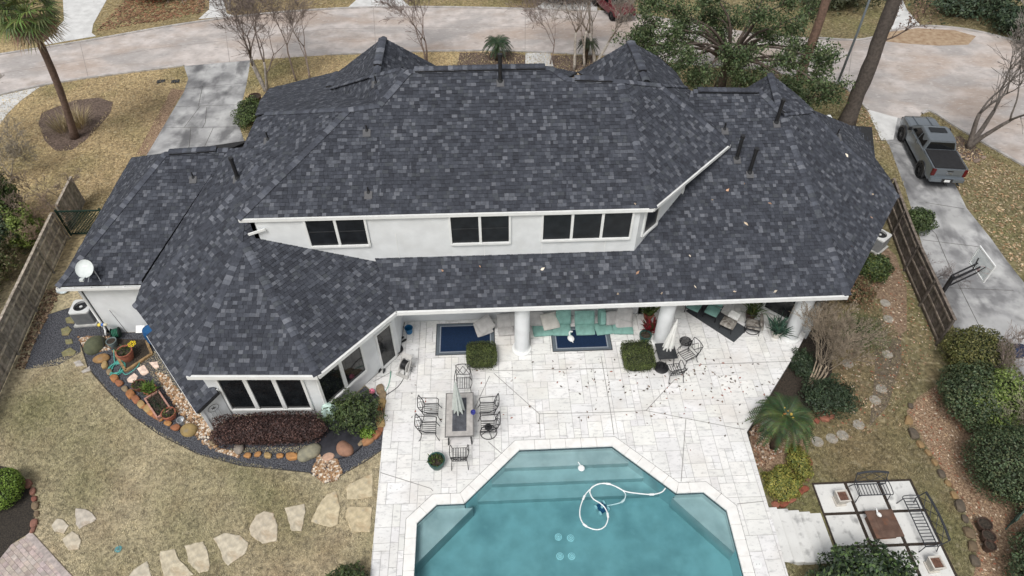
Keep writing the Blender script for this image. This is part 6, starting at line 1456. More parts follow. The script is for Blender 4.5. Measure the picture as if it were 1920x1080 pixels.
barkm = M('bark', (.75, .75, .75), rough=.95, col2=(1.25, 1.22, 1.2), scale=7, bump=.8, bscale=18, dist=.04, attr=True)
def bush(name, loc, rad, n, ls, cols, label, box=False, seed=0, cat='shrub', core=.78, lump=.16, group=None, asp=.5, shell=.35, rz=0, power=None):
    rng = np.random.default_rng(seed+int(abs(loc[0])*10)); t = empty(name, loc, rz, label, cat, group); rx, ry, rz_ = rad
    d = rng.normal(size=(n, 3)); d[:, 2] = np.abs(d[:, 2])*rng.choice([1, 1, 1, -.4], n); d /= np.linalg.norm(d, axis=1)[:, None]
    if box:
        pw = power or 6; k = (np.abs(d)**pw).sum(1)**(-1/pw)
    else: k = np.ones(n)
    ph = rng.uniform(0, 6.28, 6); fr = rng.uniform(2.5, 5, 6)
    lm = 1+lump*(np.sin(fr[0]*d[:, 0]*2+ph[0])*np.sin(fr[1]*d[:, 1]*2+ph[1])+.6*np.sin(fr[2]*d[:, 2]*2+fr[3]*d[:, 0]+ph[2]))
    r = k*lm*(1-shell*rng.random(n)**1.8+.05*rng.random(n)); C = d*r[:, None]*np.array([rx, ry, rz_]); C[:, 2] += rz_*.85 if not box else rz_
    C[:, 2] = np.maximum(C[:, 2], .03); nr = d/np.array([rx, ry, rz_]); nr /= np.linalg.norm(nr, axis=1)[:, None]
    linkmesh('foliage', quadmesh('foliage', leafquads(C, ls, rng, asp, normals=nr), pick(cols, n, rng)), leafm, t)
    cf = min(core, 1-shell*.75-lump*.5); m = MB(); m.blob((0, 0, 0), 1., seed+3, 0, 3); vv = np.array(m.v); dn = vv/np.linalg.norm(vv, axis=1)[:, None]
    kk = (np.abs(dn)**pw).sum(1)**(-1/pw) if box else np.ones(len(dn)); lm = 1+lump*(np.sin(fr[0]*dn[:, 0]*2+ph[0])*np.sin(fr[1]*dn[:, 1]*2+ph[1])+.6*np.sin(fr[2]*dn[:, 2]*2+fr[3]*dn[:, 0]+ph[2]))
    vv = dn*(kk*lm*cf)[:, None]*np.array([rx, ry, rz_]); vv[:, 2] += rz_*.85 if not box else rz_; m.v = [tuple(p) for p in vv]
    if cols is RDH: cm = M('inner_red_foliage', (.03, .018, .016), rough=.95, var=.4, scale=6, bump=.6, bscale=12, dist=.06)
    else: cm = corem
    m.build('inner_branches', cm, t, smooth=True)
    return t
def gb(u, v): p = G(u, v); return (p.x, p.y, p.z)
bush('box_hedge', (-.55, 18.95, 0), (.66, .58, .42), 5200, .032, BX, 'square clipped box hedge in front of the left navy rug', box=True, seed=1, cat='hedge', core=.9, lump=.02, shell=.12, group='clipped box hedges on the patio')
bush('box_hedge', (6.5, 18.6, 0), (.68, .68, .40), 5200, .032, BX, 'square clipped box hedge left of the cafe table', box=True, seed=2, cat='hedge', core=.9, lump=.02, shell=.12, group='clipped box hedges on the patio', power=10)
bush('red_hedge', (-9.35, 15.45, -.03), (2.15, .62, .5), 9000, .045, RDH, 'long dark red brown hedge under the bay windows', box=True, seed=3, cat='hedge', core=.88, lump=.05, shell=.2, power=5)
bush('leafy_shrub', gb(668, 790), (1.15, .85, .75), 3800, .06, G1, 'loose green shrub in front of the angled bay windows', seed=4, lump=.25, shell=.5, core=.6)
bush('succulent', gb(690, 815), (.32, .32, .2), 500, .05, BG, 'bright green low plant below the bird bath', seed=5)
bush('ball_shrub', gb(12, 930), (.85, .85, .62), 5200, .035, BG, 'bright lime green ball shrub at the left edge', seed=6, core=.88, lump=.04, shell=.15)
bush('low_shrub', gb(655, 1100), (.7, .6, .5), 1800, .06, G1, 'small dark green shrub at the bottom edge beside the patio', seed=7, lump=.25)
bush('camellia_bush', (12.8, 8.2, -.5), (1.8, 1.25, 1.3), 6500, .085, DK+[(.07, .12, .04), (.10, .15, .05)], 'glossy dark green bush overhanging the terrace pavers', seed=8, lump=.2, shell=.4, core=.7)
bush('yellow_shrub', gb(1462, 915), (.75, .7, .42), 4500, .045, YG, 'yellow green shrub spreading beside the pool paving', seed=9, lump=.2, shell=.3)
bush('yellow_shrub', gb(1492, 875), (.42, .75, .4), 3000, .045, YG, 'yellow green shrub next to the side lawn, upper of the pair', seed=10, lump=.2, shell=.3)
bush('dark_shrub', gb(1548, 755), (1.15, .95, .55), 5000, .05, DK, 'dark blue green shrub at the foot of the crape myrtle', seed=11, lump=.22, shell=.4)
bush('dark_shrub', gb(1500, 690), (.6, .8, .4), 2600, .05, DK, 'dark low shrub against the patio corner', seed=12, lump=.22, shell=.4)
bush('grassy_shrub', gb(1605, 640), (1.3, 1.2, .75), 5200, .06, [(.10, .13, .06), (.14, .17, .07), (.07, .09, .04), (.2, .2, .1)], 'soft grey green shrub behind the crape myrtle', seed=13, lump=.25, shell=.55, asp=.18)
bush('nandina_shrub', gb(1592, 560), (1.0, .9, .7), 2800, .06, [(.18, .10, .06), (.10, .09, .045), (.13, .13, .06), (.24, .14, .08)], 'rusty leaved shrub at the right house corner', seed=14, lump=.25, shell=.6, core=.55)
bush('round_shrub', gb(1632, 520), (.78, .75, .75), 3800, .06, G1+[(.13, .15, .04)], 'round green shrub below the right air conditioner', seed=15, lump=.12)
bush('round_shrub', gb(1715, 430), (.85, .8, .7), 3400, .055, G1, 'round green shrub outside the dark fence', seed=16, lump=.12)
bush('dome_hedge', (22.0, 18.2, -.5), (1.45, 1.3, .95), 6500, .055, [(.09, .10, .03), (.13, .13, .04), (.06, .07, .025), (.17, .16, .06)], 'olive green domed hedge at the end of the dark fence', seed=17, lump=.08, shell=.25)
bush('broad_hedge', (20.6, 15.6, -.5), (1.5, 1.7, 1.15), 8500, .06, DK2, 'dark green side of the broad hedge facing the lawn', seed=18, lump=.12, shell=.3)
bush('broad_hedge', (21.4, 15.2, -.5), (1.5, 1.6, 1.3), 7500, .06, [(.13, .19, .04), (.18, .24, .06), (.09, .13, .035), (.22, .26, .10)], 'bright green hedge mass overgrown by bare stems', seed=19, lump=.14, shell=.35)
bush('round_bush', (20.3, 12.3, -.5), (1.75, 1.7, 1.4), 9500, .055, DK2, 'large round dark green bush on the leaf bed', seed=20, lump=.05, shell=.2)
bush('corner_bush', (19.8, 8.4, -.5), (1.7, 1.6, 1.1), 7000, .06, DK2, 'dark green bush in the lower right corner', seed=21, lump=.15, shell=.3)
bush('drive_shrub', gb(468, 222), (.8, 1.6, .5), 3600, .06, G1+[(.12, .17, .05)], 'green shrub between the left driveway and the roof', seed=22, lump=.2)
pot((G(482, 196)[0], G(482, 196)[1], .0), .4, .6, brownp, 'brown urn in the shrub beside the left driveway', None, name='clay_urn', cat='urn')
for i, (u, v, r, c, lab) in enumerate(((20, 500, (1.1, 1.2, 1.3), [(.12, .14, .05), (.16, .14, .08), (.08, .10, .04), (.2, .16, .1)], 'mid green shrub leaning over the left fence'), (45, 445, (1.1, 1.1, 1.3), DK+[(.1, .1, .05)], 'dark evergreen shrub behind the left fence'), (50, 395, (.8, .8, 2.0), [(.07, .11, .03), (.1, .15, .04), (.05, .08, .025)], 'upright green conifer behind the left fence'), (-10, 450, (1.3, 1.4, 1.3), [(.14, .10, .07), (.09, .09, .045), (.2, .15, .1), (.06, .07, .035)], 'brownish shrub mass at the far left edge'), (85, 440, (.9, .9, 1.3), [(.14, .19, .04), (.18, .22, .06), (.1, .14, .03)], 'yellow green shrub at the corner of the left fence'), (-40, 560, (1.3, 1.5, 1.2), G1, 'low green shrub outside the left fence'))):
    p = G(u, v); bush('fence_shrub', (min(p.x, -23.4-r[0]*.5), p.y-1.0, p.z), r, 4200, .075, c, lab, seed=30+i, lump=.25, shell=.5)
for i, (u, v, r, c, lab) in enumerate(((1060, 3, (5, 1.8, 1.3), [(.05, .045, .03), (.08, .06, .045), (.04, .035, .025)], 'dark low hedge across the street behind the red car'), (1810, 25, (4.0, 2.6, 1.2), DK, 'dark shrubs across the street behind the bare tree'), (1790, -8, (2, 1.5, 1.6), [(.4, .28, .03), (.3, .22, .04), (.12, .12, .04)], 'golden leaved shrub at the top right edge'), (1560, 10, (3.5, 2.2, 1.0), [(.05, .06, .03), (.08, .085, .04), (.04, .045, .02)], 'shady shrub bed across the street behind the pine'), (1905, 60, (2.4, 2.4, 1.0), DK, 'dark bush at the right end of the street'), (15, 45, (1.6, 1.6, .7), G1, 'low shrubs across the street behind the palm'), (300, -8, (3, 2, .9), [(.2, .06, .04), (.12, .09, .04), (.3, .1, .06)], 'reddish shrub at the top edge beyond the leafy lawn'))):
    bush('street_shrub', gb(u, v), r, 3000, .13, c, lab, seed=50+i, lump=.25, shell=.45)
# ---- trees
def treegrow(rng, p, d, L, r, depth, out, maxd, spread, ratio=.72, kids=(2, 3), up=.15, bend=.12, nseg=4, minr=.006):
    pts = [p.copy()]; rad = [r]; r1 = max(minr, r*(.62 if depth < maxd else .35)); q = p.copy(); dd = d.copy()
    for i in range(nseg):
        dd = (dd+Vector((rng.uniform(-1, 1), rng.uniform(-1, 1), rng.uniform(-.6, .8)))*bend+Vector((0, 0, up*.1))).normalized(); q = q+dd*(L/nseg); pts.append(q.copy()); rad.append(r+(r1-r)*(i+1)/nseg)
    out.append((depth, pts, rad))
    if depth >= maxd: return
    k = rng.randint(*kids)
    for i in range(k):
        ax = dd.orthogonal().normalized(); ax.rotate(Matrix.Rotation(rng.uniform(0, 6.28), 3, dd)); nd = dd.copy(); nd.rotate(Matrix.Rotation(spread*rng.uniform(.6, 1.3), 3, ax)); nd = (nd+Vector((0, 0, up))).normalized()
        j = len(pts)-1 if i < 2 else rng.randint(max(1, nseg-2), nseg)
        treegrow(rng, pts[j], nd, L*ratio*rng.uniform(.75, 1.15), rad[j]*(.8 if i == 0 else .65), depth+1, out, maxd, spread, ratio, kids, up, bend, nseg if depth < 2 else 3, minr)
    if depth >= 1:
        for i in range(2):
            j = rng.randint(1, nseg); ax = dd.orthogonal().normalized(); ax.rotate(Matrix.Rotation(rng.uniform(0, 6.28), 3, dd)); nd = dd.copy(); nd.rotate(Matrix.Rotation(spread*1.4, 3, ax)); treegrow(rng, pts[min(j, len(pts)-1)], nd, L*ratio*.6, rad[min(j, len(rad)-1)]*.4, max(depth+1, maxd-1), out, maxd, spread, ratio, kids, up, bend, 3, minr)
def baretree(name, loc, stems, L, r, maxd, spread, label, col, seed, cat='tree', group=None, ratio=.78, up=.08, bend=.14, kids=(2, 3), minr=.011, twig=None):
    rng = random.Random(seed); t = empty(name, loc, 0, label, cat, group); out = []
    for d, l in stems: treegrow(rng, Vector((rng.uniform(-.1, .1)*(len(stems) > 1), rng.uniform(-.1, .1)*(len(stems) > 1), -.1)), Vector(d).normalized(), L*l, r*rng.uniform(.8, 1.1), 0, out, maxd, spread, ratio, kids, up, bend, 5, minr)
    tr = MB(); br = MB(); tr.col = col; br.col = twig or col
    for dep, pts, rad in out:
        (tr if dep == 0 else br).tube(pts, rad, 8 if dep == 0 else (5 if dep < 3 else 3))
    tr.build('trunk', barkm, t, smooth=True); br.build('branches', barkm, t, smooth=True)
    return t, out
GYB = (.30, .275, .25); PLB = (.45, .42, .38)
baretree('bare_tree', gb(500, 172), [((-.12, .1, 1), 1), ((.2, .05, 1), .95), ((-.45, .3, 1), .8)], 2.5, .14, 6, .55, 'grey bare multi stem tree right of the left driveway', GYB, 1, group='bare trees in the front yard', twig=(.22, .18, .16))
baretree('bare_tree', gb(556, 152), [((0, 0, 1), 1)], 2.7, .09, 6, .5, 'slender bare tree left of the first front gable', (.26, .21, .18), 2, group='bare trees in the front yard')
baretree('bare_tree', gb(580, 148), [((.1, .05, 1), 1)], 2.3, .085, 6, .55, 'slender bare tree nearest the first front gable', (.28, .23, .2), 3, group='bare trees in the front yard')
baretree('bare_tree', gb(802, 122), [((-.05, 0, 1), 1), ((.15, .1, 1), .9)], 2.1, .09, 6, .52, 'twiggy bare tree right of the first front gable', (.24, .19, .17), 4, group='bare trees in the front yard')
baretree('bare_tree', gb(1076, 132), [((-.05, 0, 1), 1)], 2.9, .11, 6, .48, 'pale barked bare tree left of the leaning sago', PLB, 5, group='bare trees in the front yard', twig=(.36, .31, .28))
baretree('bare_tree', gb(1096, 128), [((-.05, .1, 1), 1)], 3.0, .105, 6, .48, 'pale barked bare tree right behind the leaning sago', PLB, 6, group='bare trees in the front yard', twig=(.36, .31, .28))
baretree('bare_tree', gb(1115, 118), [((.05, .1, 1), 1), ((.55, .2, 1), .85)], 2.4, .14, 6, .56, 'pale forked bare tree beside the oak crown', PLB, 7, group='bare trees in the front yard', twig=(.38, .34, .3))
baretree('bare_tree', gb(1032, 120), [((0, .1, 1), 1)], 1.9, .06, 6, .55, 'thin bare sapling by the front path', (.27, .22, .2), 8, group='bare trees in the front yard')
baretree('bare_tree', gb(1815, 278), [((.12, .0, 1), 1.), ((-.25, .1, 1), .9), ((.3, .2, 1), .9)], 2.9, .18, 6, .5, 'large grey bare tree in the mulch ring by the truck', (.17, .15, .135), 9, ratio=.79, up=.15, kids=(2, 3), twig=(.27, .245, .225), minr=.014)
baretree('bare_tree', gb(50, 425), [((.1, 0, 1), 1), ((-.3, .2, 1), .9), ((.4, .2, 1), .7)], 1.3, .05, 5, .5, 'tangled bare shrub behind the left fence', (.30, .24, .19), 10)
baretree('bare_tree', gb(110, 400), [((-.3, .1, 1), 1), ((.1, .2, 1), .8)], 1.2, .04, 5, .6, 'bare twiggy shrub at the end of the left fence', (.26, .21, .17), 11)
baretree('bare_tree', gb(-20, 300), [((.3, -.1, 1), 1), ((-.1, .3, 1), .9)], 2.0, .07, 6, .5, 'grey bare tree reaching in from the left edge', (.33, .30, .25), 12)
baretree('bare_tree', gb(430, 20), [((.1, .0, 1), 1), ((.4, -.1, 1), .9)], 1.9, .12, 6, .6, 'grey bare tree across the street by the narrow drive', GYB, 13)
baretree('bare_tree', gb(20, 330), [((.5, .1, 1), 1), ((-.2, .3, 1), .9), ((.1, -.3, 1), .8)], 1.1, .045, 6, .6, 'low tangled bare tree at the left edge of the front lawn', (.36, .32, .26), 14, minr=.01)
baretree('bare_tree', gb(75, 470), [((.3, .2, 1), 1), ((-.3, .1, 1), .9), ((.0, .5, 1), .9)], .8, .035, 6, .6, 'brown bare brush between the fence shrubs', (.30, .22, .16), 15, minr=.009)
# crape myrtle by the patio corner
t, out = baretree('crape_myrtle', (14.2, 17.2, -.45), [((.05, .3, 1), 1), ((.35, .25, 1), 1), ((.6, .35, 1), .9), ((.25, .6, 1), .95), ((.75, .15, 1), .85)], 1.35, .055, 6, .5, 'bare multi stem crape myrtle at the patio corner', (.34, .28, .21), 20, up=.15, ratio=.74, twig=(.30, .25, .19), minr=.009)
baretree('bare_shrub', (21.9, 13.9, -.5), [((-.2, .1, 1), 1), ((.3, .2, 1), 1), ((.1, .4, 1), .9), ((-.4, .3, 1), .8), ((.5, -.1, 1), .8)], 1.3, .04, 5, .45, 'pale bare stems rising from the broad hedge', (.38, .34, .27), 21, cat='shrub', minr=.006)
baretree('bare_shrub', (22.3, 16.9, -.5), [((-.2, .1, 1), 1), ((.2, .2, 1), 1), ((.3, -.2, 1), .9)], 1.0, .035, 5, .45, 'bare twiggy shrub between the two hedges', (.27, .22, .19), 22, cat='shrub', minr=.006)
baretree('bare_shrub', gb(1745, 540), [((.1, .1, 1), 1), ((-.2, .2, 1), 1)], .75, .025, 5, .55, 'fine bare shrub outside the dark fence', (.22, .18, .17), 23, cat='shrub', minr=.005)
# ---- oak
def leafcrown(pts, n, sd, ls, cols, rng, asp=.5):
    P = np.array([tuple(p) for p in pts]); C = P[rng.integers(0, len(P), n)]+rng.normal(size=(n, 3))*sd; return quadmesh('crown', leafquads(C, ls, rng, asp), pick(cols, n, rng))
rng = np.random.default_rng(4)
ol = Vector((16.25, 41.9, -.05)); t = empty('live_oak', ol, 0, 'large evergreen oak with an airy spreading crown in the front yard', 'tree'); rr = random.Random(33)
m = MB(); m.col = (.10, .08, .065); tp = Vector((.15, -.1, 2.6)); m.tube([Vector((0, 0, -.1)), Vector((.03, 0, .6)), Vector((.1, -.05, 1.6)), tp], [.42, .33, .3, .27], 12); m.build('trunk', barkm, t, smooth=True)
br = MB(); br.col = (.12, .095, .08); pts_ = []
CL = [(1195, 85), (1225, 45), (1255, 85), (1262, 20), (1290, 60), (1300, 110), (1330, 25), (1345, 75), (1375, 45), (1390, 105), (1420, 20), (1440, 70), (1460, 115), (1490, 45), (1500, 90), (1530, 140), (1520, 185), (1480, 160), (1410, 140), (1255, 130), (1310, 145), (1350, 0), (1220, 5), (1480, 0), (1550, 165), (1440, -20), (1290, -20), (1235, 110), (1520, 20), (1370, 125), (1215, 65), (1545, 110)]
for i, (u, v) in enumerate(CL):
    z = rr.uniform(3.2, 6.8) if v < 120 else rr.uniform(1.8, 3.6); c = gp(u, v, z)-ol; R_ = rr.uniform(.9, 1.45)
    mid = tp.lerp(c, .5)+Vector((rr.uniform(-.4, .4), rr.uniform(-.4, .4), .5)); P_ = smoothline([tp-Vector((0, 0, rr.uniform(0, .8))), mid, c+Vector((0, 0, -.1))], 4); br.tube(P_, [.13-.012*k for k in range(len(P_))], 5)
    for k in range(7):
        d_ = Vector((rr.gauss(0, 1), rr.gauss(0, 1), rr.gauss(0, .6))).normalized()*R_*rr.uniform(.5, 1); e_ = c+d_; br.tube([c, c+d_*.5+Vector((0, 0, .08)), e_], [.03, .02, .01], 4); n_ = rr.randint(3, 6)
        for q_ in range(n_): pts_.append(c+d_*rr.uniform(.35, 1.1)+Vector((rr.gauss(0, .22), rr.gauss(0, .22), rr.gauss(0, .15))))
br.build('branches', barkm, t, smooth=True)
linkmesh('crown', leafcrown(pts_, 42000, .2, .085, [(.05, .08, .032), (.07, .105, .042), (.035, .06, .024), (.10, .14, .06), (.15, .18, .09)], rng), leafm, t)
# ---- tall trunks
def trunktree(name, loc, top, r0, r1, label, col, seed, cat='tree'):
    t = empty(name, loc, 0, label, cat); rr = random.Random(seed); n = 16; m = MB(); pts = []; rad = []
    for i in range(n+1):
        k = i/n; pts.append(Vector((top[0]*k+rr.uniform(-.04, .04), top[1]*k+rr.uniform(-.04, .04), top[2]*k-.1))); rad.append((r0+(r1-r0)*k)*(1+.35*math.exp(-k*18))*rr.uniform(.95, 1.05))
    m.col = col; m.tube(pts, rad, 14); m.build('trunk', barkm, t, smooth=True); return t, pts
t, pts = trunktree('tall_tree', gb(1586, 236), (-.2, .2, 13), .46, .33, 'thick dark trunk of a tall tree beside the truck driveway', (.10, .085, .075), 1)
out = []; rr = random.Random(3)
for k, d in ((7, (.8, -.2, .5)), (7, (.6, .5, .4)), (11, (-.6, .2, .7)), (12, (.3, -.6, .8)), (13, (.7, .3, .7))): treegrow(rr, pts[k], Vector(d).normalized(), 1.5 if k < 9 else 2.4, .06 if k < 9 else .16, 2, out, 5, .5, .7, (2, 3), .1, .15, 4, .008)
m = MB(); m.col = (.12, .09, .075)
for dep, p_, r_ in out: m.tube(p_, r_, 5)
m.build('branches', barkm, t, smooth=True); tips = [p for dep, p_, r_ in out if dep >= 4 for p in p_[1:]]; linkmesh('dead_leaves', leafcrown(tips, 900, .12, .07, [(.20, .12, .09), (.14, .09, .07), (.28, .17, .12)], rng), leafm, t)
t, pts = trunktree('pine_tree', gb(1487, 180), (.3, .2, 15), .30, .22, 'slim reddish pine trunk in front of the oak crown', (.19, .125, .095), 2)
m = MB(); m.col = (.15, .1, .08); out = []
for k, d in ((13, (.7, .1, .6)), (14, (-.6, .4, .6)), (15, (.1, -.7, .6)), (15, (.2, .6, .8))): treegrow(rr, pts[k], Vector(d).normalized(), 1.8, .08, 3, out, 5, .5, .7, (2, 3), .1, .15, 4, .01)
for dep, p_, r_ in out: m.tube(p_, r_, 5)
m.build('branches', barkm, t, smooth=True); tips = [p for dep, p_, r_ in out if dep >= 4 for p in p_[1:]]; linkmesh('needles', leafcrown(tips, 2500, .3, .14, DK, rng, .12), leafm, t)
# ---- palms
def frond(m, o, a, L, rise, droop, w, cols, rr, nl=22, fan=False):
    d = Vector((math.cos(a), math.sin(a), 0)); pts = []
    for i in range(nl+1):
        k = i/nl; pts.append(o+d*(L*k*(1-.12*k))+Vector((0, 0, rise*L*k-droop*L*k*k)))
    c = rr.choice(cols); m.col = tuple(x*1.2 for x in c)
    m.tube(pts[::4]+[pts[-1]], .012, 3)
    s = d.cross(Vector((0, 0, 1)))
    for i in range(2, nl):
        k = i/nl; ll = w*math.sin(math.pi*(.12+.85*k))**.7
        for sg in (-1, 1):
            m.col = tuple(x*rr.uniform(.75, 1.25) for x in c); q = pts[i]+(s*sg*.85+d*.55+Vector((0, 0, -.05+.2*(1-k)))).normalized()*ll; e = (pts[i+1]-pts[i])*.42; m.add([pts[i]-e, pts[i]+e, q], [(0, 1, 2)])
def sago(loc, th, lean, L, n, cols, label, seed, heart=None):
    t = empty('sago_palm', loc, 0, label, 'palm'); rr = random.Random(seed); m = MB(); m.col = (.07, .05, .035); pts = [Vector((lean[0]*k, lean[1]*k, th*k-.05)) for k in (0, .3, .6, 1)]; m.tube(pts, [.17, .19, .18, .15], 12); m.build('trunk', barkm, t, smooth=True); f = MB()
    for i in range(n):
        a = i*2.39996+rr.uniform(-.1, .1); k = i/n; frond(f, pts[-1]+Vector((0, 0, .03)), a, L*rr.uniform(.85, 1.05)*(1-.25*(1-k)), .95-.95*k+rr.uniform(-.08, .08), .65+.15*rr.random(), L*.17, cols, rr)
    f.build('fronds', leafm, t)
    if heart:
        h = MB()
        for i in range(12): a = rr.uniform(0, 6.28); q = rr.uniform(.03, .28); h.col = rr.choice(heart); h.blob(pts[-1]+Vector((q*math.cos(a), q*math.sin(a), .15+rr.uniform(0, .1))), rr.uniform(.03, .06), i, .2, 1)
        tag(h.build('seed_heart', stm, t), kind='stuff')
SG = [(.045, .075, .028), (.06, .095, .032), (.03, .055, .022), (.08, .11, .04)]
sago((11.6, 14.25, -.45), 1.75, (.17, .42), 1.6, 70, SG, 'big green sago palm at the edge of the pool paving', 3, [(.45, .28, .05), (.5, .36, .08), (.3, .14, .05)])
sago(gb(932, 112), 1.35, (.05, 0), 1.4, 52, [(.025, .05, .025), (.035, .06, .028)], 'upright sago palm in the front mulch bed', 4); sago(gb(1094, 120), 1.6, (.25, .2), 1.0, 40, [(.03, .04, .022), (.04, .05, .026)], 'leaning dark sago palm beside the pale bare trees', 5)
loc = Vector(gb(140, 258)); top = gp(44, 20, 8.6)-loc
t = empty('fan_palm', loc, 0, 'tall fan palm with a leaning brown trunk in the mulch bed', 'palm'); m = MB(); pts = [Vector((top.x*k+.25*math.sin(k*3), top.y*k, (top.z)*k-.1)) for k in [i/12 for i in range(13)]]; m.col = (.15, .105, .085); rr = random.Random(6); m.tube(pts, [(.30 if i == 0 else .22-.003*i)*rr.uniform(.94, 1.06) for i in range(13)], 12); m.build('trunk', barkm, t, smooth=True)
f = MB(); dd_ = MB(); ctr = pts[-1]+Vector((0, 0, .1))
for i in range(46):
    a = i*2.39996; k = i/46; el = 1.2-2.3*k; d = Vector((math.cos(a)*math.cos(el), math.sin(a)*math.cos(el), math.sin(el))); mm = f if k < .72 else dd_; c = rr.choice([(.13, .17, .05), (.17, .20, .07), (.09, .12, .04)]) if k < .72 else rr.choice([(.28, .20, .12), (.20, .14, .09), (.34, .26, .16)])
    L1 = 1.0; base = ctr+d*L1; mm.col = c; mm.tube([ctr, ctr+d*.5, base], .02, 4); s = d.cross(Vector((0, 0, 1))).normalized(); u_ = s.cross(d)
    for j in range(15):
        b = (j-7)/7*1.5; dr = (d*math.cos(b)+s*math.sin(b)).normalized(); tip = base+dr*1.15*rr.uniform(.85, 1.05)+Vector((0, 0, -.35*rr.random()-.1)); w_ = dr.cross(u_)*.05; mm.col = tuple(x*rr.uniform(.8, 1.25) for x in c); mid = base+dr*.55; mm.add([base, mid+w_, tip, mid-w_], [(0, 1, 2, 3)])
f.build('fronds', leafm, t); dd_.build('dead_fronds', leafm, t)
# dry grass clump under the palm
def grassclump(loc, n, h, r, cols, label, seed, name='dry_grass'):
    rng = np.random.default_rng(seed); a = rng.uniform(0, 6.28, n); q = r*.25*np.sqrt(rng.random(n)); b = np.stack([q*np.cos(a), q*np.sin(a), np.zeros(n)], 1); L = h*rng.uniform(.5, 1.1, n); sp = rng.uniform(.1, .9, n); tip = b+np.stack([np.cos(a)*L*sp, np.sin(a)*L*sp, L*np.sqrt(1-.8*sp**2)], 1); w = np.stack([-np.sin(a), np.cos(a), np.zeros(n)], 1)*.014; mid = (b+tip)/2; mid[:, 2] += L*.1
    t = empty(name, loc, 0, label, 'grass'); linkmesh('blades', quadmesh('blades', np.stack([b, mid+w, tip, mid-w], 1), pick(cols, n, rng)), leafm, t)
grassclump(gb(150, 240), 320, 1.5, 1.6, [(.42, .34, .2), (.32, .25, .14), (.5, .42, .27)], 'dry straw coloured grass clump right of the palm trunk', 1); grassclump(gb(118, 248), 200, 1.3, 1.4, [(.40, .33, .2), (.3, .24, .15)], 'dry straw coloured grass clump left of the palm trunk', 2)
# ---- lawn blades and fallen leaves
def blades(name, rects, dens, L, w, colf, label, seed, excl=()):
    rng = np.random.default_rng(seed); P = []
    for x0, x1, y0, y1 in rects:
        n = int((x1-x0)*(y1-y0)*dens); P.append(np.stack([rng.uniform(x0, x1, n), rng.uniform(y0, y1, n)], 1))
    P = np.concatenate(P); keep = np.ones(len(P), bool)
    for poly in excl:
        c = np.zeros(len(P), bool); k = len(poly)
        for i in range(k):
            (ax, ay), (bx, by) = poly[i], poly[(i+1) % k]
            if abs(by-ay) < 1e-9: continue
            cond = ((ay > P[:, 1]) != (by > P[:, 1])) & (P[:, 0] < (bx-ax)*(P[:, 1]-ay)/(by-ay)+ax); c ^= cond
        keep &= ~c
    P = P[keep]; n = len(P); z = np.array([g(x, y) for x, y in P]); a = rng.uniform(0, 6.28, n); l = L*rng.uniform(.5, 1.2, n); ti = rng.uniform(.5, 1.3, n)
    b = np.stack([P[:, 0], P[:, 1], z+.004], 1); tip = b+np.stack([np.cos(a)*l*np.sin(ti), np.sin(a)*l*np.sin(ti), l*np.cos(ti)+.01], 1); s = np.stack([-np.sin(a), np.cos(a), np.zeros(n)], 1)*w; mid = (b+tip)/2+np.array([0, 0, .012])
    cols = np.array([tuple(colf(x, y)) for x, y in P])*rng.uniform(.6, 1.5, (n, 1)); tag(linkmesh(name, quadmesh(name, np.stack([b-s*.5, mid-s, tip, mid+s], 1), cols), leafm), label, 'grass', kind='stuff')
EX = [PAT, POOL, COPE]+[[tuple(G(u, v)[:2]) for u, v in q] for q in (((100, 540), (150, 540), (205, 630), (380, 800), (420, 850), (590, 850), (700, 720), (720, 738), (718, 842), (645, 888), (612, 906), (530, 881), (370, 851), (250, 781), (165, 690), (150, 642), (152, 660), (46, 693), (64, 645)), ((-60, 860), (30, 880), (55, 905), (66, 950), (64, 992), (165, 1110), (-60, 1110)), ((1700, 770), (1760, 720), (1960, 800), (2000, 1100), (1820, 1100), (1830, 1000), (1740, 840)), ((1395, 800), (1490, 655), (1540, 600), (1560, 700), (1545, 760), (1500, 800), (1515, 870), (1505, 920), (1432, 945)))]
EX += [[(10.2, 9.3), (12.7, 9.3), (12.7, 7), (16.8, 7), (16.8, 12.6), (12.6, 12.6), (12.6, 11.5), (10.2, 11.5)], [(-22, 21.4), (-4, 21.4), (-4, 16), (-15, 19.9), (-19, 21.4)], [(-15.2, 19.6), (-12, 15.8), (-11.5, 14.9), (-4.6, 14.9), (-4.6, 22), (-15, 22)]]
EX += [[(p[0], p[1]) for p in [tuple(G(u, v)[:2]) for u, v in cr(ox, oy, s, q)]] for (ox, oy, s, q), _, _ in FS]
blades('back_lawn_grass', [(-21.4, -4.6, 7.5, 20.5)], 640, .075, .009, lawncol, 'dry straw coloured lawn grass left of the patio', 1, EX)
blades('side_lawn_grass', [(10.4, 19.5, 7.5, 24)], 380, .085, .011, lawncol, 'patchy green brown grass of the right side lawn', 2, EX)
EXF = [[tuple(G(u, v)[:2]) for u, v in FAR+NEAR], [tuple(G(u, v)[:2]) for u, v in ((345, 124), (470, 113), (450, 240), (470, 300), (270, 300), (322, 166), (347, 170))], [tuple(G(u, v)[:2]) for u, v in ((1627, 207), (1716, 229), (1790, 345), (1860, 450), (1920, 530), (2100, 760), (1800, 640), (1708, 390), (1668, 275))], [tuple(G(u, v)[:2]) for u, v in ((72, 232), (100, 203), (185, 183), (212, 192), (160, 264), (105, 284))], [(-18.4, 21), (19.7, 19), (20.3, 25.8), (20, 36), (-14, 36), (-18.4, 30)]]
blades('front_lawn_grass', [(-34, -13, 29, 48), (-17, 26, 36, 48), (19.9, 34, 26, 40)], 75, .12, .02, lawncol, 'golden dry grass of the front lawn', 3, EXF)
LC = [(.38, .26, .16), (.5, .38, .26), (.24, .14, .09), (.6, .5, .4), (.33, .12, .07)]
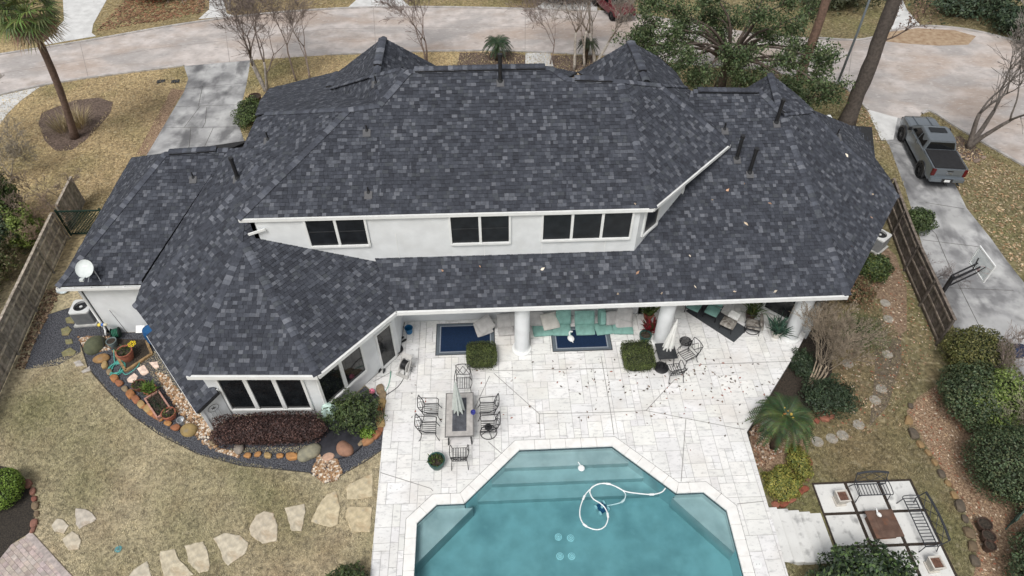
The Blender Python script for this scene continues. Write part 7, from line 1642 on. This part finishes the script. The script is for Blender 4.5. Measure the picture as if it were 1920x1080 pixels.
def fallen(name, pts, s, cols, label, seed, dz):
    rng = np.random.default_rng(seed); n = len(pts); C = np.array([(x, y, (g(x, y) if dz < .5 else 0)+(dz % 1)) for x, y in pts]); C[:, 2] += rng.uniform(0, .012, n); q = leafquads(C, s, rng, .5, normals=np.tile([0, 0, 1.], (n, 1))*3); q[:, :, 2] = np.maximum(q[:, :, 2], C[:, 2:3]-.004); tag(linkmesh(name, quadmesh(name, q, pick(cols, n, rng)), leafm), label, 'leaves', kind='stuff')
rr = random.Random(9)
pl_ = [tuple(gp(u, v)[:2]) for u, v in [(rr.gauss(1330, 95), rr.gauss(715, 40)) for _ in range(150)]+[(rr.gauss(1090, 90), rr.gauss(700, 28)) for _ in range(60)]+[(rr.uniform(760, 1400), rr.uniform(690, 800)) for _ in range(40)]]
pl_ = [p for p in pl_ if inside(p, PAT) and p[1] < 18.85 and not inside(p, COPE)]
fallen('patio_leaves', pl_, .065, [(.10, .08, .065), (.14, .10, .08), (.2, .14, .10), (.12, .1, .085), (.08, .065, .055), (.28, .09, .06)], 'scattered brown leaves on the patio paving', 1, 1.008)
ll = scatter_poly([(1600, 520), (1700, 500), (1740, 600), (1760, 650), (1700, 740), (1690, 800), (1560, 830), (1540, 760), (1600, 640)], 900, rr)
fallen('lawn_leaves', ll, .06, LC, 'pale fallen leaves over the right side lawn', 2, .03)
ll = scatter_poly([(1705, 775), (1760, 720), (1960, 810), (1990, 1090), (1830, 1090), (1830, 1000), (1745, 845)], 1500, rr); fallen('bed_leaves', ll, .06, LC, 'brown leaf litter under the right hand bushes', 3, .03)
ll = scatter_poly([(1740, 330), (1790, 345), (1860, 450), (1920, 520), (1920, 330), (1800, 260)], 900, rr)+scatter_poly([(1580, 160), (1625, 205), (1660, 280), (1600, 240)], 350, rr); fallen('verge_leaves', ll, .09, [(.45, .32, .2), (.5, .4, .28), (.3, .18, .1)], 'pale fallen leaves on the grass beside the truck', 4, .03)
ll = scatter_poly([(180, 60), (380, 25), (390, -20), (250, -20)], 1500, rr); fallen('street_leaves', ll, .14, [(.24, .12, .07), (.3, .17, .1), (.18, .11, .06)], 'reddish fallen leaves on the lawn across the street', 5, .03)
# leaves on the roof
q = []; rng = np.random.default_rng(7)
for u, v in ((1395, 345), (1363, 358), (1335, 375), (1398, 420), (1293, 480), (1303, 538), (1195, 512), (1240, 550), (1158, 552), (1377, 547), (1017, 505), (1190, 383), (1085, 313), (900, 500), (830, 508), (1443, 382)):
    pl = UF if v < 390 and u < 1200 else LF; p = on(pl, u, v)+pl[1]*.05; q.append(tuple(p))
q2 = [tuple(on(RD, u, v)+RD[1]*.05) for u, v in ((1586, 292), (1635, 365), (1632, 408), (1580, 368), (1595, 462), (1452, 547))]
C = np.array(q+q2); tag(linkmesh('roof_leaves', quadmesh('roof_leaves', leafquads(C, .10, rng, .5), pick([(.62, .5, .38), (.7, .62, .52), (.5, .3, .2)], len(C), rng)), leafm), 'pale leaves lying on the dark shingles', 'leaves', kind='stuff')
